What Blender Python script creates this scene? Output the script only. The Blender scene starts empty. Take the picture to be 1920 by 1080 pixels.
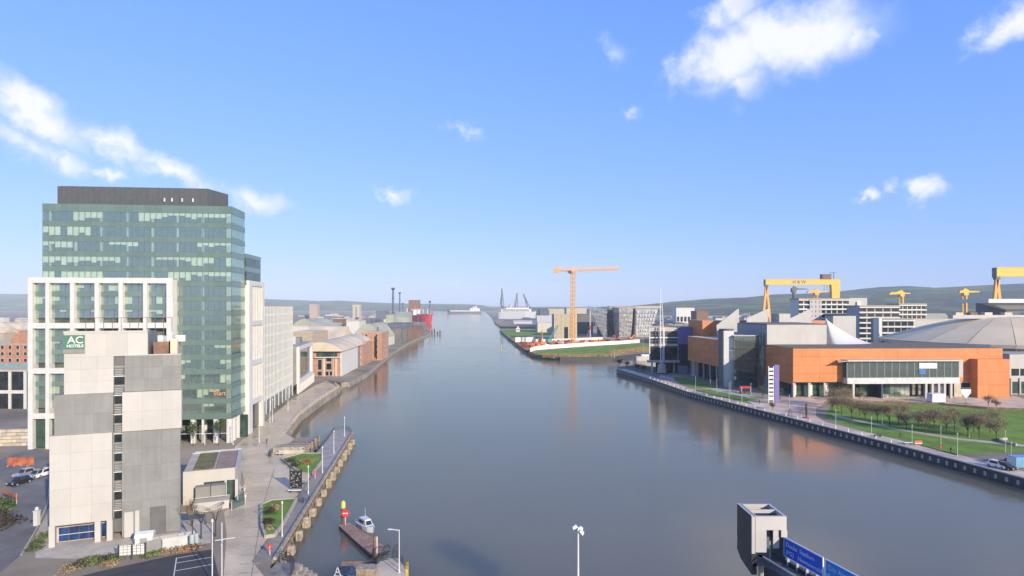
import bpy, bmesh, math, random
from mathutils import Vector, noise
R = math.radians
random.seed(7)
sc = bpy.context.scene
col = sc.collection
# ------------------------------------------------------------------ camera
FPX, CXP, HYP, CZ, GZ = 1150.0, 960.0, 575.0, 40.0, 2.5   # focal length and horizon in photo pixels, eye height, quay height
cam = bpy.data.objects.new('camera', bpy.data.cameras.new('camera')); col.objects.link(cam)
cam.location = (0, 0, CZ); cam.rotation_euler = (R(90), 0, 0)
cam.data.sensor_width = 36; cam.data.lens = 36 * FPX / 1920
cam.data.shift_y = (HYP - 540) / 1920
cam.data.clip_start = 0.5; cam.data.clip_end = 90000
sc.camera = cam
# ------------------------------------------------------------------ sky, sun, exposure
SUN_AZ, SUN_EL = 38.0, 20.0            # degrees right of straight behind the camera, elevation
sdir = Vector((math.sin(R(SUN_AZ)) * math.cos(R(SUN_EL)), -math.cos(R(SUN_AZ)) * math.cos(R(SUN_EL)), math.sin(R(SUN_EL))))
sun = bpy.data.objects.new('sun', bpy.data.lights.new('sun', 'SUN')); col.objects.link(sun)
sun.data.energy = 4.2; sun.data.angle = R(0.55); sun.data.color = (1.0, 0.865, 0.69)
sun.rotation_euler = sdir.to_track_quat('Z', 'Y').to_euler()
world = bpy.data.worlds.new('World'); sc.world = world; world.use_nodes = True
NT = world.node_tree; NT.nodes.clear(); WL = NT.links
def wn(t, **kw):
    n = NT.nodes.new(t)
    for k, v in kw.items(): setattr(n, k, v)
    return n
def wmath(op, a, b=None, clamp=False):
    n = wn('ShaderNodeMath', operation=op, use_clamp=clamp)
    for i, s in enumerate((a, b)):
        if s is None: continue
        if isinstance(s, (int, float)): n.inputs[i].default_value = s
        else: WL.new(s, n.inputs[i])
    return n.outputs[0]
sky = wn('ShaderNodeTexSky', sky_type='NISHITA')
sky.sun_disc = False; sky.sun_elevation = R(SUN_EL); sky.sun_rotation = R(180 - SUN_AZ)
sky.altitude = 0; sky.air_density = 1.0; sky.dust_density = 0.4; sky.ozone_density = 1.5
ssep = wn('ShaderNodeSeparateColor'); WL.new(sky.outputs[0], ssep.inputs[0]); hsv = wn('ShaderNodeCombineColor')   # the camera's tone response per channel
for i_, (gain, piv, gam) in enumerate(((.77, 1.3, .66), (1.70, 2.15, .49), (4.3, 3.5, .10))):
    WL.new(wmath('MULTIPLY', wmath('POWER', wmath('DIVIDE', ssep.outputs[i_], piv), gam), gain), hsv.inputs[i_])
tc = wn('ShaderNodeTexCoord'); sep = wn('ShaderNodeSeparateXYZ'); WL.new(tc.outputs['Generated'], sep.inputs[0])
az = wmath('ARCTAN2', sep.outputs[0], sep.outputs[1]); el = wmath('ARCSINE', sep.outputs[2])
cmb = wn('ShaderNodeCombineXYZ'); WL.new(az, cmb.inputs[0]); WL.new(el, cmb.inputs[1])
n1 = wn('ShaderNodeTexNoise'); n1.inputs['Scale'].default_value = 13; n1.inputs['Detail'].default_value = 7; n1.inputs['Roughness'].default_value = 0.62
WL.new(cmb.outputs[0], n1.inputs['Vector'])
warp = wn('ShaderNodeVectorMath', operation='MULTIPLY_ADD')
WL.new(n1.outputs['Color'], warp.inputs[0]); warp.inputs[1].default_value = (0.15, 0.085, 0)
off = wn('ShaderNodeVectorMath', operation='ADD'); WL.new(cmb.outputs[0], off.inputs[0]); off.inputs[1].default_value = (-0.075, -0.0425, 0)
WL.new(off.outputs[0], warp.inputs[2])
# cumulus in the directions where they stand in the sky: (az deg, el deg, radius az, radius el, tilt deg, weight)
def sdeg(px, py):
    x, z = (px - CXP) / FPX, (HYP - py) / FPX
    return math.degrees(math.atan2(x, 1)), math.degrees(math.asin(z / math.sqrt(1 + x * x + z * z)))
CL = [(1470, 75, 8.0, 3.3, -2, 1.15), (1540, 65, 5.0, 3.2, 0, 1.1), (1370, 100, 5.5, 3.2, 18, 1.0), (1390, 15, 4.0, 2.4, 20, .8), (1395, 150, 2.6, 2.2, -40, .75),
      (1160, 90, 2.3, 1.4, -40, .50), (1610, 65, 2.0, 2.3, 0, .8), (1905, 45, 3.4, 1.9, 12, 1.0), (55, 208, 4.4, 2.0, -26, 1.15), (50, 275, 3.6, 1.3, -24, .75),
      (215, 272, 4.0, 1.5, -26, .95), (320, 320, 3.8, 1.3, -22, .95), (130, 300, 2.3, 1.1, -20, .78), (205, 322, 1.7, .9, 0, .85), (480, 368, 4.2, 1.35, -8, .82), (385, 350, 1.6, .8, -40, .6),
      (740, 358, 1.9, .95, -18, .85), (880, 240, 1.9, .9, -25, .62), (1730, 357, 2.1, 1.05, 0, 1.0), (1635, 364, 1.15, .85, -15, .9), (1170, 203, 1.0, .8, 0, .55), (860, 525, 2.2, .9, 0, .45)]
rnd = random.Random(3)
CLW = [sdeg(a, b) + (c * 1.22, d * 1.22, e, w * 1.08) for a, b, c, d, e, w in CL]
for k in range(10):                                        # the same scattered fair-weather cumulus all round the rest of the sky
    a = rnd.uniform(50, 310)
    CLW.append(((a + 180) % 360 - 180, rnd.uniform(7, 45), rnd.uniform(2, 8), rnd.uniform(1.2, 3.2), rnd.uniform(-30, 20), rnd.uniform(.7, 1.1)))
acc = None
for a, e, ra, re, tilt, w in CLW:
    mp = wn('ShaderNodeMapping', vector_type='TEXTURE'); WL.new(warp.outputs[0], mp.inputs[0])
    mp.inputs['Location'].default_value = (R(a), R(e), 0); mp.inputs['Rotation'].default_value = (0, 0, R(tilt)); mp.inputs['Scale'].default_value = (R(ra), R(re), 1)
    ln = wn('ShaderNodeVectorMath', operation='LENGTH'); WL.new(mp.outputs[0], ln.inputs[0])
    m = wmath('MULTIPLY', wmath('SUBTRACT', 1.0, ln.outputs['Value'], True), w)
    acc = m if acc is None else wmath('MAXIMUM', acc, m)
n2 = wn('ShaderNodeTexNoise'); n2.inputs['Scale'].default_value = 26; n2.inputs['Detail'].default_value = 8; n2.inputs['Roughness'].default_value = 0.6
WL.new(cmb.outputs[0], n2.inputs['Vector'])
dens = wmath('ADD', acc, wmath('MULTIPLY', wmath('SUBTRACT', n2.outputs['Fac'], 0.5), 0.62))
mr = wn('ShaderNodeMapRange', interpolation_type='SMOOTHSTEP'); WL.new(dens, mr.inputs['Value'])
mr.inputs['From Min'].default_value = 0.10; mr.inputs['From Max'].default_value = 0.98
mr.inputs['To Min'].default_value = 0; mr.inputs['To Max'].default_value = 0.96
ccol = wn('ShaderNodeMix', data_type='RGBA'); WL.new(mr.outputs[0], ccol.inputs['Factor'])
CLOUD = 0.45
ccol.inputs['A'].default_value = (7.6 * CLOUD, 8.4 * CLOUD, 10.4 * CLOUD, 1); ccol.inputs['B'].default_value = (9.6 * CLOUD, 9.7 * CLOUD, 10.2 * CLOUD, 1)
mixs = wn('ShaderNodeMix', data_type='RGBA'); WL.new(mr.outputs[0], mixs.inputs['Factor'])
WL.new(hsv.outputs[0], mixs.inputs['A']); WL.new(ccol.outputs['Result'], mixs.inputs['B'])
bg = wn('ShaderNodeBackground'); bg.inputs['Strength'].default_value = 0.15
WL.new(mixs.outputs['Result'], bg.inputs['Color'])
world.cycles.sampling_method = 'MANUAL'; world.cycles.sample_map_resolution = 256
wo = wn('ShaderNodeOutputWorld'); WL.new(bg.outputs[0], wo.inputs['Surface'])
sc.view_settings.view_transform = 'Standard'; sc.view_settings.look = 'None'
sc.view_settings.exposure = 0.66; sc.view_settings.gamma = 1.0
sc.cycles.use_denoising = True; sc.cycles.max_bounces = 8; sc.cycles.transparent_max_bounces = 12; sc.cycles.volume_bounces = 0
sc.cycles.sample_clamp_indirect = 6
# ------------------------------------------------------------------ helpers: pixel -> place
def gp(px, py, z=GZ):                       # the point at height z that is seen at a photo pixel
    y = FPX * (CZ - z) / (py - HYP)
    return ((px - CXP) * y / FPX, y)
def xat(px, y): return (px - CXP) * y / FPX
def zat(py, y): return CZ - (py - HYP) * y / FPX
class Frame:                                # a building's ground axes: origin on the ground, x along its front, y into its depth
    def __init__(s, ox, oy, e):
        s.o = (ox, oy); n = math.hypot(1, e); s.u = (1 / n, e / n); s.v = (-e / n, 1 / n); s.rz = math.atan(e)
    def pt(s, x, y): return (s.o[0] + x * s.u[0] + y * s.v[0], s.o[1] + x * s.u[1] + y * s.v[1])
    def sx(s, px, t=0.0):                   # local x on the front plane (set back t) seen at column px
        k = (px - CXP) / FPX; ox, oy = s.pt(0, t)
        return (k * oy - ox) / (s.u[0] - k * s.u[1])
    def ty(s, px, x=0.0):                   # local y on the side plane at local x seen at column px
        k = (px - CXP) / FPX; ox, oy = s.pt(x, 0)
        return (k * oy - ox) / (s.v[0] - k * s.v[1])
    def z(s, py, x, t=0.0): return zat(py, s.pt(x, t)[1]) - GZ
# ------------------------------------------------------------------ helpers: materials
MATS = {}
def mat(name, c, rough=0.75, metal=0.0, var=0.12, scale=0.6, bump=0.0, bscale=8.0, streak=0.0, emit=0.0, spec=0.5, rand=0.0, c2=None, dark=None):
    if name in MATS: return MATS[name]
    m = bpy.data.materials.new(name); m.use_nodes = True; t = m.node_tree; N = t.nodes; L = t.links
    b = N['Principled BSDF']; b.inputs['Roughness'].default_value = rough; b.inputs['Metallic'].default_value = metal
    b.inputs['Specular IOR Level'].default_value = spec
    tcn = N.new('ShaderNodeTexCoord')
    nz = N.new('ShaderNodeTexNoise'); nz.inputs['Scale'].default_value = scale; nz.inputs['Detail'].default_value = 6; nz.inputs['Roughness'].default_value = 0.6
    L.new(tcn.outputs['Object'], nz.inputs['Vector'])
    c2 = c2 or tuple(max(0, v * (1 - 2.2 * var)) for v in c); ch = tuple(min(1, v * (1 + var)) for v in c)
    mx = N.new('ShaderNodeMix'); mx.data_type = 'RGBA'
    rp = N.new('ShaderNodeMapRange'); rp.inputs['From Min'].default_value = 0.3; rp.inputs['From Max'].default_value = 0.7
    L.new(nz.outputs['Fac'], rp.inputs['Value']); L.new(rp.outputs[0], mx.inputs['Factor'])
    mx.inputs['A'].default_value = (*c2, 1); mx.inputs['B'].default_value = (*ch, 1)
    out = mx.outputs['Result']
    if streak:                              # rain streaks: noise stretched down the wall
        mp = N.new('ShaderNodeMapping'); mp.inputs['Scale'].default_value = (1.3, 1.3, 0.07); L.new(tcn.outputs['Object'], mp.inputs[0])
        sn = N.new('ShaderNodeTexNoise'); sn.inputs['Scale'].default_value = 1.6; sn.inputs['Detail'].default_value = 5; L.new(mp.outputs[0], sn.inputs['Vector'])
        r2 = N.new('ShaderNodeMapRange'); r2.inputs['From Min'].default_value = 0.45; r2.inputs['From Max'].default_value = 0.75; r2.inputs['To Max'].default_value = streak
        L.new(sn.outputs['Fac'], r2.inputs['Value'])
        m2 = N.new('ShaderNodeMix'); m2.data_type = 'RGBA'; L.new(r2.outputs[0], m2.inputs['Factor']); L.new(out, m2.inputs['A'])
        m2.inputs['B'].default_value = (*(dark or tuple(v * 0.5 for v in c)), 1); out = m2.outputs['Result']
    if rand:                                # each piece a little lighter or darker than its neighbour
        oi = N.new('ShaderNodeObjectInfo'); r3 = N.new('ShaderNodeMapRange'); r3.inputs['To Min'].default_value = 1 - rand; r3.inputs['To Max'].default_value = 1 + rand * .6
        L.new(oi.outputs['Random'], r3.inputs['Value'])
        m3 = N.new('ShaderNodeVectorMath'); m3.operation = 'SCALE'; L.new(out, m3.inputs[0]); L.new(r3.outputs[0], m3.inputs['Scale']); out = m3.outputs[0]
    L.new(out, b.inputs['Base Color'])
    if bump:
        bn = N.new('ShaderNodeTexNoise'); bn.inputs['Scale'].default_value = bscale; bn.inputs['Detail'].default_value = 5; L.new(tcn.outputs['Object'], bn.inputs['Vector'])
        bp = N.new('ShaderNodeBump'); bp.inputs['Strength'].default_value = bump; bp.inputs['Distance'].default_value = 0.1; L.new(bn.outputs['Fac'], bp.inputs['Height']); L.new(bp.outputs[0], b.inputs['Normal'])
    if emit:
        b.inputs['Emission Color'].default_value = (*c, 1); b.inputs['Emission Strength'].default_value = emit
    MATS[name] = m; return m
def glass(name, tint, refl=0.3, rcol=(0.8, 0.95, 0.9), body=None, bodyfac=0.0, rough=0.03):
    if name in MATS: return MATS[name]
    m = bpy.data.materials.new(name); m.use_nodes = True; t = m.node_tree; N = t.nodes; L = t.links; N.clear()
    tr = N.new('ShaderNodeBsdfTransparent'); tr.inputs[0].default_value = (*tint, 1)
    gl = N.new('ShaderNodeBsdfGlossy'); gl.inputs['Color'].default_value = (*rcol, 1); gl.inputs['Roughness'].default_value = rough
    tcn = N.new('ShaderNodeTexCoord'); nz = N.new('ShaderNodeTexNoise'); nz.inputs['Scale'].default_value = 0.5; L.new(tcn.outputs['Object'], nz.inputs['Vector'])
    bp = N.new('ShaderNodeBump'); bp.inputs['Strength'].default_value = 0.05; bp.inputs['Distance'].default_value = 0.2; L.new(nz.outputs['Fac'], bp.inputs['Height']); L.new(bp.outputs[0], gl.inputs['Normal'])
    lw = N.new('ShaderNodeLayerWeight'); lw.inputs[0].default_value = 0.35
    ma = N.new('ShaderNodeMath'); ma.operation = 'MULTIPLY_ADD'; ma.use_clamp = True; L.new(lw.outputs['Fresnel'], ma.inputs[0]); ma.inputs[1].default_value = 0.45; ma.inputs[2].default_value = refl
    mx = N.new('ShaderNodeMixShader'); L.new(ma.outputs[0], mx.inputs[0])
    base = tr.outputs[0]
    if body:
        df = N.new('ShaderNodeBsdfDiffuse'); df.inputs[0].default_value = (*body, 1)
        m1 = N.new('ShaderNodeMixShader'); m1.inputs[0].default_value = bodyfac; L.new(base, m1.inputs[1]); L.new(df.outputs[0], m1.inputs[2]); base = m1.outputs[0]
    L.new(base, mx.inputs[1]); L.new(gl.outputs[0], mx.inputs[2])
    o = N.new('ShaderNodeOutputMaterial'); L.new(mx.outputs[0], o.inputs['Surface'])
    MATS[name] = m; return m
# ------------------------------------------------------------------ helpers: meshes and objects
BOXF = [(0, 3, 2, 1), (4, 5, 6, 7), (0, 1, 5, 4), (1, 2, 6, 5), (2, 3, 7, 6), (3, 0, 4, 7)]
class MB:
    def __init__(s): s.v = []; s.f = []
    def poly(s, pts):
        n = len(s.v); s.v += [tuple(p) for p in pts]; s.f.append(tuple(range(n, n + len(pts)))); return s
    def hexa(s, p8):
        n = len(s.v); s.v += [tuple(p) for p in p8]; s.f += [tuple(n + i for i in f) for f in BOXF]; return s
    def box(s, x0, x1, y0, y1, z0, z1):
        x0, x1 = min(x0, x1), max(x0, x1); y0, y1 = min(y0, y1), max(y0, y1); z0, z1 = min(z0, z1), max(z0, z1)
        return s.hexa([(x0, y0, z0), (x1, y0, z0), (x1, y1, z0), (x0, y1, z0), (x0, y0, z1), (x1, y0, z1), (x1, y1, z1), (x0, y1, z1)])
    def prism(s, poly, z0, z1, top=True, bot=True):
        if sum(poly[i][0] * poly[(i + 1) % len(poly)][1] - poly[(i + 1) % len(poly)][0] * poly[i][1] for i in range(len(poly))) < 0: poly = poly[::-1]
        n = len(s.v); k = len(poly)
        s.v += [(x, y, z0) for x, y in poly] + [(x, y, z1) for x, y in poly]
        s.f += [(n + i, n + (i + 1) % k, n + k + (i + 1) % k, n + k + i) for i in range(k)]
        if top: s.f.append(tuple(n + k + i for i in range(k)))
        if bot: s.f.append(tuple(n + k - 1 - i for i in range(k)))
        return s
    def xprism(s, prof, x0, x1):            # profile in (y, z), extruded along x
        n = len(s.v); k = len(prof)
        s.v += [(x0, y, z) for y, z in prof] + [(x1, y, z) for y, z in prof]
        s.f += [(n + i, n + (i + 1) % k, n + k + (i + 1) % k, n + k + i) for i in range(k)] + [tuple(n + k + i for i in range(k)), tuple(n + k - 1 - i for i in range(k))]
        return s
    def yprism(s, prof, y0, y1):            # profile in (x, z), extruded along y
        n = len(s.v); k = len(prof)
        s.v += [(x, y0, z) for x, z in prof] + [(x, y1, z) for x, z in prof]
        s.f += [(n + i, n + (i + 1) % k, n + k + (i + 1) % k, n + k + i) for i in range(k)] + [tuple(n + k + i for i in range(k)), tuple(n + k - 1 - i for i in range(k))]
        return s
    def tube(s, p0, p1, r0, r1=None, n=8, cap=True):
        r1 = r0 if r1 is None else r1; p0 = Vector(p0); p1 = Vector(p1); d = (p1 - p0).normalized()
        a = d.orthogonal().normalized(); b = d.cross(a); k = len(s.v)
        for p, r in ((p0, r0), (p1, r1)):
            for i in range(n):
                t = 2 * math.pi * i / n; s.v.append(tuple(p + a * (r * math.cos(t)) + b * (r * math.sin(t))))
        s.f += [(k + i, k + (i + 1) % n, k + n + (i + 1) % n, k + n + i) for i in range(n)]
        if cap: s.f += [tuple(k + n - 1 - i for i in range(n)), tuple(k + n + i for i in range(n))]
        return s
    def bar(s, p0, p1, w, h):               # rectangular bar between two points, w across, h upward
        p0 = Vector(p0); p1 = Vector(p1); d = (p1 - p0).normalized(); a = d.cross(Vector((0, 0, 1)))
        a = Vector((1, 0, 0)) if a.length < 1e-4 else a.normalized(); b = a.cross(d)
        a *= w / 2; b *= h / 2
        return s.hexa([p0 - a - b, p0 + a - b, p1 + a - b, p1 - a - b, p0 - a + b, p0 + a + b, p1 + a + b, p1 - a + b])
    def lathe(s, prof, n=12, cx=0, cy=0):
        k = len(s.v)
        for r, z in prof:
            for i in range(n): t = 2 * math.pi * i / n; s.v.append((cx + r * math.cos(t), cy + r * math.sin(t), z))
        for j in range(len(prof) - 1):
            s.f += [(k + j * n + i, k + j * n + (i + 1) % n, k + (j + 1) * n + (i + 1) % n, k + (j + 1) * n + i) for i in range(n)]
        s.f += [tuple(k + n - 1 - i for i in range(n)), tuple(k + (len(prof) - 1) * n + i for i in range(n))]
        return s
    def mesh(s, name, m, smooth=False):
        me = bpy.data.meshes.new(name); me.from_pydata(s.v, [], s.f); me.update()
        if m: me.materials.append(m)
        if smooth: me.polygons.foreach_set('use_smooth', [True] * len(me.polygons))
        return me
    def build(s, name, m, parent=None, loc=(0, 0, 0), rz=0.0, smooth=False):
        return place(s.mesh(name, m, smooth), name, parent, loc, rz)
def place(me, name, parent=None, loc=(0, 0, 0), rz=0.0):
    o = bpy.data.objects.new(name, me); col.objects.link(o); o.location = loc; o.rotation_euler = (0, 0, rz)
    if parent: o.parent = parent
    return o
def tag(o, label, cat, group=None):
    o['label'] = label; o['category'] = cat
    if group: o['group'] = group
    return o
def thing(name, label, cat, loc=(0, 0, 0), rz=0.0, group=None):
    o = bpy.data.objects.new(name, None); col.objects.link(o); o.location = loc; o.rotation_euler = (0, 0, rz); o.empty_display_size = 1
    return tag(o, label, cat, group)
def kind(o, k): o['kind'] = k; return o
def bx(name, m, parent, x0, x1, y0, y1, z0, z1): return MB().box(x0, x1, y0, y1, z0, z1).build(name, m, parent)
def dup(root, loc, rz=None, label=None, scale=None):
    def cp(o, par):
        c = o.copy(); col.objects.link(c); c.parent = par
        for ch in KIDS.get(o.name, ()): cp(ch, c)
        return c
    KIDS = {}
    stack = [root]
    while stack:
        o = stack.pop(); KIDS[o.name] = list(o.children); stack += o.children
    r = cp(root, None); r.location = loc
    if rz is not None: r.rotation_euler = (0, 0, rz)
    if label: r['label'] = label
    if scale: r.scale = (scale, scale, scale)
    return r
def text(body, size, m, parent, name='lettering', loc=(0, 0, 0), rot=(R(90), 0, 0), extrude=0.03, align='CENTER', bold=0.0):
    cu = bpy.data.curves.new('lettering', 'FONT'); cu.body = body; cu.size = size; cu.extrude = extrude; cu.align_x = align; cu.align_y = 'CENTER'; cu.offset = bold
    to = bpy.data.objects.new('lettering_curve', cu); me = bpy.data.meshes.new_from_object(to); bpy.data.objects.remove(to)
    me.materials.append(m); o = place(me, name, parent, loc); o.rotation_euler = rot; return o
# ------------------------------------------------------------------ palette (real-world base colours)
M = dict(
    asphalt=mat('asphalt', (.05, .05, .052), .85, var=.2, scale=.25, bump=.2), road=mat('road_surface', (.17, .165, .155), .9, var=.18, scale=.15),
    ground=mat('city_ground', (.30, .25, .18), 1.0, var=.3, scale=.02), quay=mat('quay_concrete', (.30, .27, .22), .9, var=.22, scale=.35, streak=.55, dark=(.08, .08, .06), bump=.3),
    conc=mat('concrete', (.48, .43, .35), .85, var=.12, scale=.4, streak=.3), stone=mat('kerb_stone', (.42, .38, .31), .85, var=.12),
    cream=mat('cream_render', (.455, .44, .41), .7, var=.04, scale=.25, streak=.22, dark=(.38, .36, .32), rand=.05), grey=mat('grey_cladding', (.225, .224, .217), .6, var=.07, scale=.3, streak=.3, rand=.08),
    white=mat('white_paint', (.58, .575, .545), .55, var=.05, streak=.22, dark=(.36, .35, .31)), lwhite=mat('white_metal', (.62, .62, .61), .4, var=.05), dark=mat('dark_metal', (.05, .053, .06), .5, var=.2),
    steel=mat('galvanised_steel', (.45, .46, .46), .45, metal=.4, var=.1), charcoal=mat('charcoal_louvre', (.12, .12, .118), .6, var=.1, streak=.2),
    wood=mat('weathered_timber', (.27, .21, .15), .9, var=.25, scale=1.5, bump=.4), pile=mat('concrete_fender', (.42, .36, .27), .9, var=.25, scale=1.2, streak=.6, dark=(.10, .09, .05)),
    grass=mat('lawn_grass', (.135, .235, .02), 1.0, var=.3, scale=.18, c2=(.085, .135, .016), bump=.5, bscale=20), sedum=mat('sedum_roof', (.15, .145, .05), .95, var=.3, scale=.5, c2=(.10, .085, .035)),
    soil=mat('planting_soil', (.12, .075, .045), .95, var=.3, scale=2), reed=mat('dry_reed', (.34, .24, .11), .95, var=.3, scale=.3),
    brick=mat('red_brick', (.42, .22, .145), .85, var=.14, scale=.6, streak=.15), brown=mat('brown_brick', (.22, .13, .09), .9, var=.2),
    orange=mat('orange_cladding', (.59, .20, .06), .6, var=.07, scale=.2, rand=.10, streak=.2, dark=(.42, .13, .045)), purple=mat('purple_panel', (.16, .13, .34), .6, var=.08), navy=mat('navy_cladding', (.03, .035, .06), .5, var=.15),
    yellow=mat('crane_yellow', (.72, .43, .04), .55, var=.06, streak=.08), cranered=mat('crane_amber', (.75, .36, .07), .6, var=.08), red=mat('signal_red', (.62, .05, .035), .5, var=.1),
    rust=mat('site_red', (.42, .12, .06), .8, var=.3), teal=mat('machine_teal', (.12, .36, .32), .6, var=.1), blue=mat('sign_blue', (.01, .09, .52), .4, var=.04), blue2=mat('sign_blue_bright', (.0, .22, .60), .4, var=.04),
    green=mat('sign_green', (.05, .17, .11), .5, var=.06), plant=mat('rooftop_plant', (.085, .092, .098), .6, var=.06, streak=.12), tentw=mat('tent_membrane', (.56, .54, .50), .6, var=.03),
    roofgrey=mat('roof_sheet', (.36, .33, .27), .9, var=.1, scale=.1), domeroof=mat('dome_roof', (.66, .54, .36), .95, var=.07, scale=.05, spec=.1), paleroof=mat('pale_roof', (.58, .49, .36), .9, var=.12, scale=.08),
    hull=mat('anodised_panel', (.40, .40, .39), .32, metal=.35, var=.3, scale=.35), hullshade=mat('anodised_panel_shade', (.30, .33, .37), .35, metal=.35, var=.25, scale=.3), tyre=mat('tyre_rubber', (.02, .02, .02), .9),  # second anodised panel is a shaded copy, the shade put into its colour
    skin=mat('skin', (.5, .3, .22), .6), orangeplastic=mat('orange_plastic', (.8, .16, .03), .5), bark=mat('bark', (.10, .075, .05), .95, var=.2), twig=mat('bare_twigs', (.24, .175, .095), .95, var=.25, scale=.8),
    leaf=mat('evergreen_leaf', (.06, .10, .03), .9, var=.35, scale=1.2), glassdark=mat('dark_window', (.025, .032, .036), .12, var=.3, scale=.4, spec=.7), glassgreen=mat('green_window', (.045, .085, .07), .12, var=.3, scale=.4, spec=.7),
    tint=glass('tower_glass', (.95, .99, .96), .17, (.80, .92, .88), body=(.36, .46, .42), bodyfac=.15), atrium=glass('atrium_glass', (.55, .66, .62), .16, (.7, .82, .8), body=(.3, .36, .34), bodyfac=.2),
    spandrel=mat('spandrel_glass', (.135, .20, .175), .12, var=.10, scale=.15, spec=.7, rand=.08), blind=mat('roller_blind', (.88, .84, .66), .85, var=.06, rand=.08), slab=mat('floor_slab', (.55, .53, .45), .9), core=mat('core_wall', (.11, .13, .115), .9, var=.3, scale=.4),
)
# ================================================================== THE SETTING
def paving(name, c1, c2, mortar, scale, rot=0.0, w=0.5, h=0.25, rough=.7):
    m = bpy.data.materials.new(name); m.use_nodes = True; N = m.node_tree.nodes; L = m.node_tree.links; b = N['Principled BSDF']
    t = N.new('ShaderNodeTexCoord'); mp = N.new('ShaderNodeMapping'); mp.inputs['Rotation'].default_value = (0, 0, rot); L.new(t.outputs['Object'], mp.inputs[0])
    br = N.new('ShaderNodeTexBrick'); br.inputs['Color1'].default_value = (*c1, 1); br.inputs['Color2'].default_value = (*c2, 1); br.inputs['Mortar'].default_value = (*mortar, 1)
    br.inputs['Scale'].default_value = scale; br.inputs['Brick Width'].default_value = w; br.inputs['Row Height'].default_value = h; br.inputs['Mortar Size'].default_value = .012
    L.new(mp.outputs[0], br.inputs['Vector'])
    nz = N.new('ShaderNodeTexNoise'); nz.inputs['Scale'].default_value = .16; nz.inputs['Detail'].default_value = 6; L.new(t.outputs['Object'], nz.inputs['Vector'])
    mr_ = N.new('ShaderNodeMapRange'); mr_.inputs['From Min'].default_value = .3; mr_.inputs['From Max'].default_value = .7; mr_.inputs['To Min'].default_value = .62; mr_.inputs['To Max'].default_value = 1.12; L.new(nz.outputs['Fac'], mr_.inputs['Value'])
    sm = N.new('ShaderNodeVectorMath'); sm.operation = 'SCALE'; L.new(br.outputs['Color'], sm.inputs[0]); L.new(mr_.outputs[0], sm.inputs['Scale']); L.new(sm.outputs[0], b.inputs['Base Color'])
    rg = N.new('ShaderNodeMapRange'); rg.inputs['From Min'].default_value = .35; rg.inputs['From Max'].default_value = .65; rg.inputs['To Min'].default_value = rough * .45; rg.inputs['To Max'].default_value = rough * 1.1; L.new(nz.outputs['Fac'], rg.inputs['Value']); L.new(rg.outputs[0], b.inputs['Roughness']); MATS[name] = m; return m
M['prom'] = paving('promenade_setts', (.64, .51, .335), (.57, .455, .30), (.42, .33, .22), .55, R(8), rough=.5)
M['slabs'] = paving('plaza_slabs', (.68, .52, .37), (.60, .455, .325), (.45, .34, .24), .45, R(-25), .9, .9)
M['decking'] = paving('jetty_decking', (.33, .28, .22), (.27, .23, .18), (.13, .11, .085), 1.0, R(20), 3.0, .3)
# ---- water
wm = bpy.data.materials.new('harbour_water'); wm.use_nodes = True
N = wm.node_tree.nodes; L = wm.node_tree.links; b = N['Principled BSDF']
b.inputs['Roughness'].default_value = .10; b.inputs['IOR'].default_value = 1.33; b.inputs['Specular IOR Level'].default_value = 0; b.subsurface_method = 'BURLEY'; b.inputs['Subsurface Weight'].default_value = 1; b.inputs['Subsurface Radius'].default_value = (1, 1, 1); b.inputs['Subsurface Scale'].default_value = 26.0
t = N.new('ShaderNodeTexCoord')
big = N.new('ShaderNodeTexNoise'); big.inputs['Scale'].default_value = .012; big.inputs['Detail'].default_value = 4; L.new(t.outputs['Object'], big.inputs['Vector'])
rr = N.new('ShaderNodeMapRange'); rr.inputs['From Min'].default_value = .35; rr.inputs['From Max'].default_value = .65; rr.inputs['To Min'].default_value = .045; rr.inputs['To Max'].default_value = .13
gl_ = N.new('ShaderNodeBsdfGlossy'); gl_.inputs['Color'].default_value = (.97, .885, .775, 1); L.new(big.outputs['Fac'], rr.inputs['Value']); L.new(rr.outputs[0], gl_.inputs['Roughness'])
cm = N.new('ShaderNodeMix'); cm.data_type = 'RGBA'; cm.inputs['A'].default_value = (.155, .141, .104, 1); cm.inputs['B'].default_value = (.185, .169, .127, 1); L.new(big.outputs['Fac'], cm.inputs['Factor']); L.new(cm.outputs['Result'], b.inputs['Base Color'])
mpw = N.new('ShaderNodeMapping'); mpw.inputs['Scale'].default_value = (.55, 1.1, 1); L.new(t.outputs['Object'], mpw.inputs[0])
w1 = N.new('ShaderNodeTexNoise'); w1.inputs['Scale'].default_value = .7; w1.inputs['Detail'].default_value = 5; w1.inputs['Roughness'].default_value = .55; L.new(mpw.outputs[0], w1.inputs['Vector'])
wb = N.new('ShaderNodeBump'); wb.inputs['Strength'].default_value = .20; wb.inputs['Distance'].default_value = .18; L.new(w1.outputs['Fac'], wb.inputs['Height']); L.new(wb.outputs[0], gl_.inputs['Normal'])
fr_ = N.new('ShaderNodeFresnel'); fr_.inputs['IOR'].default_value = 1.36; L.new(wb.outputs[0], fr_.inputs['Normal']); ws = N.new('ShaderNodeMixShader'); L.new(fr_.outputs[0], ws.inputs[0]); L.new(b.outputs[0], ws.inputs[1]); L.new(gl_.outputs[0], ws.inputs[2]); L.new(ws.outputs[0], N['Material Output'].inputs['Surface'])
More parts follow.
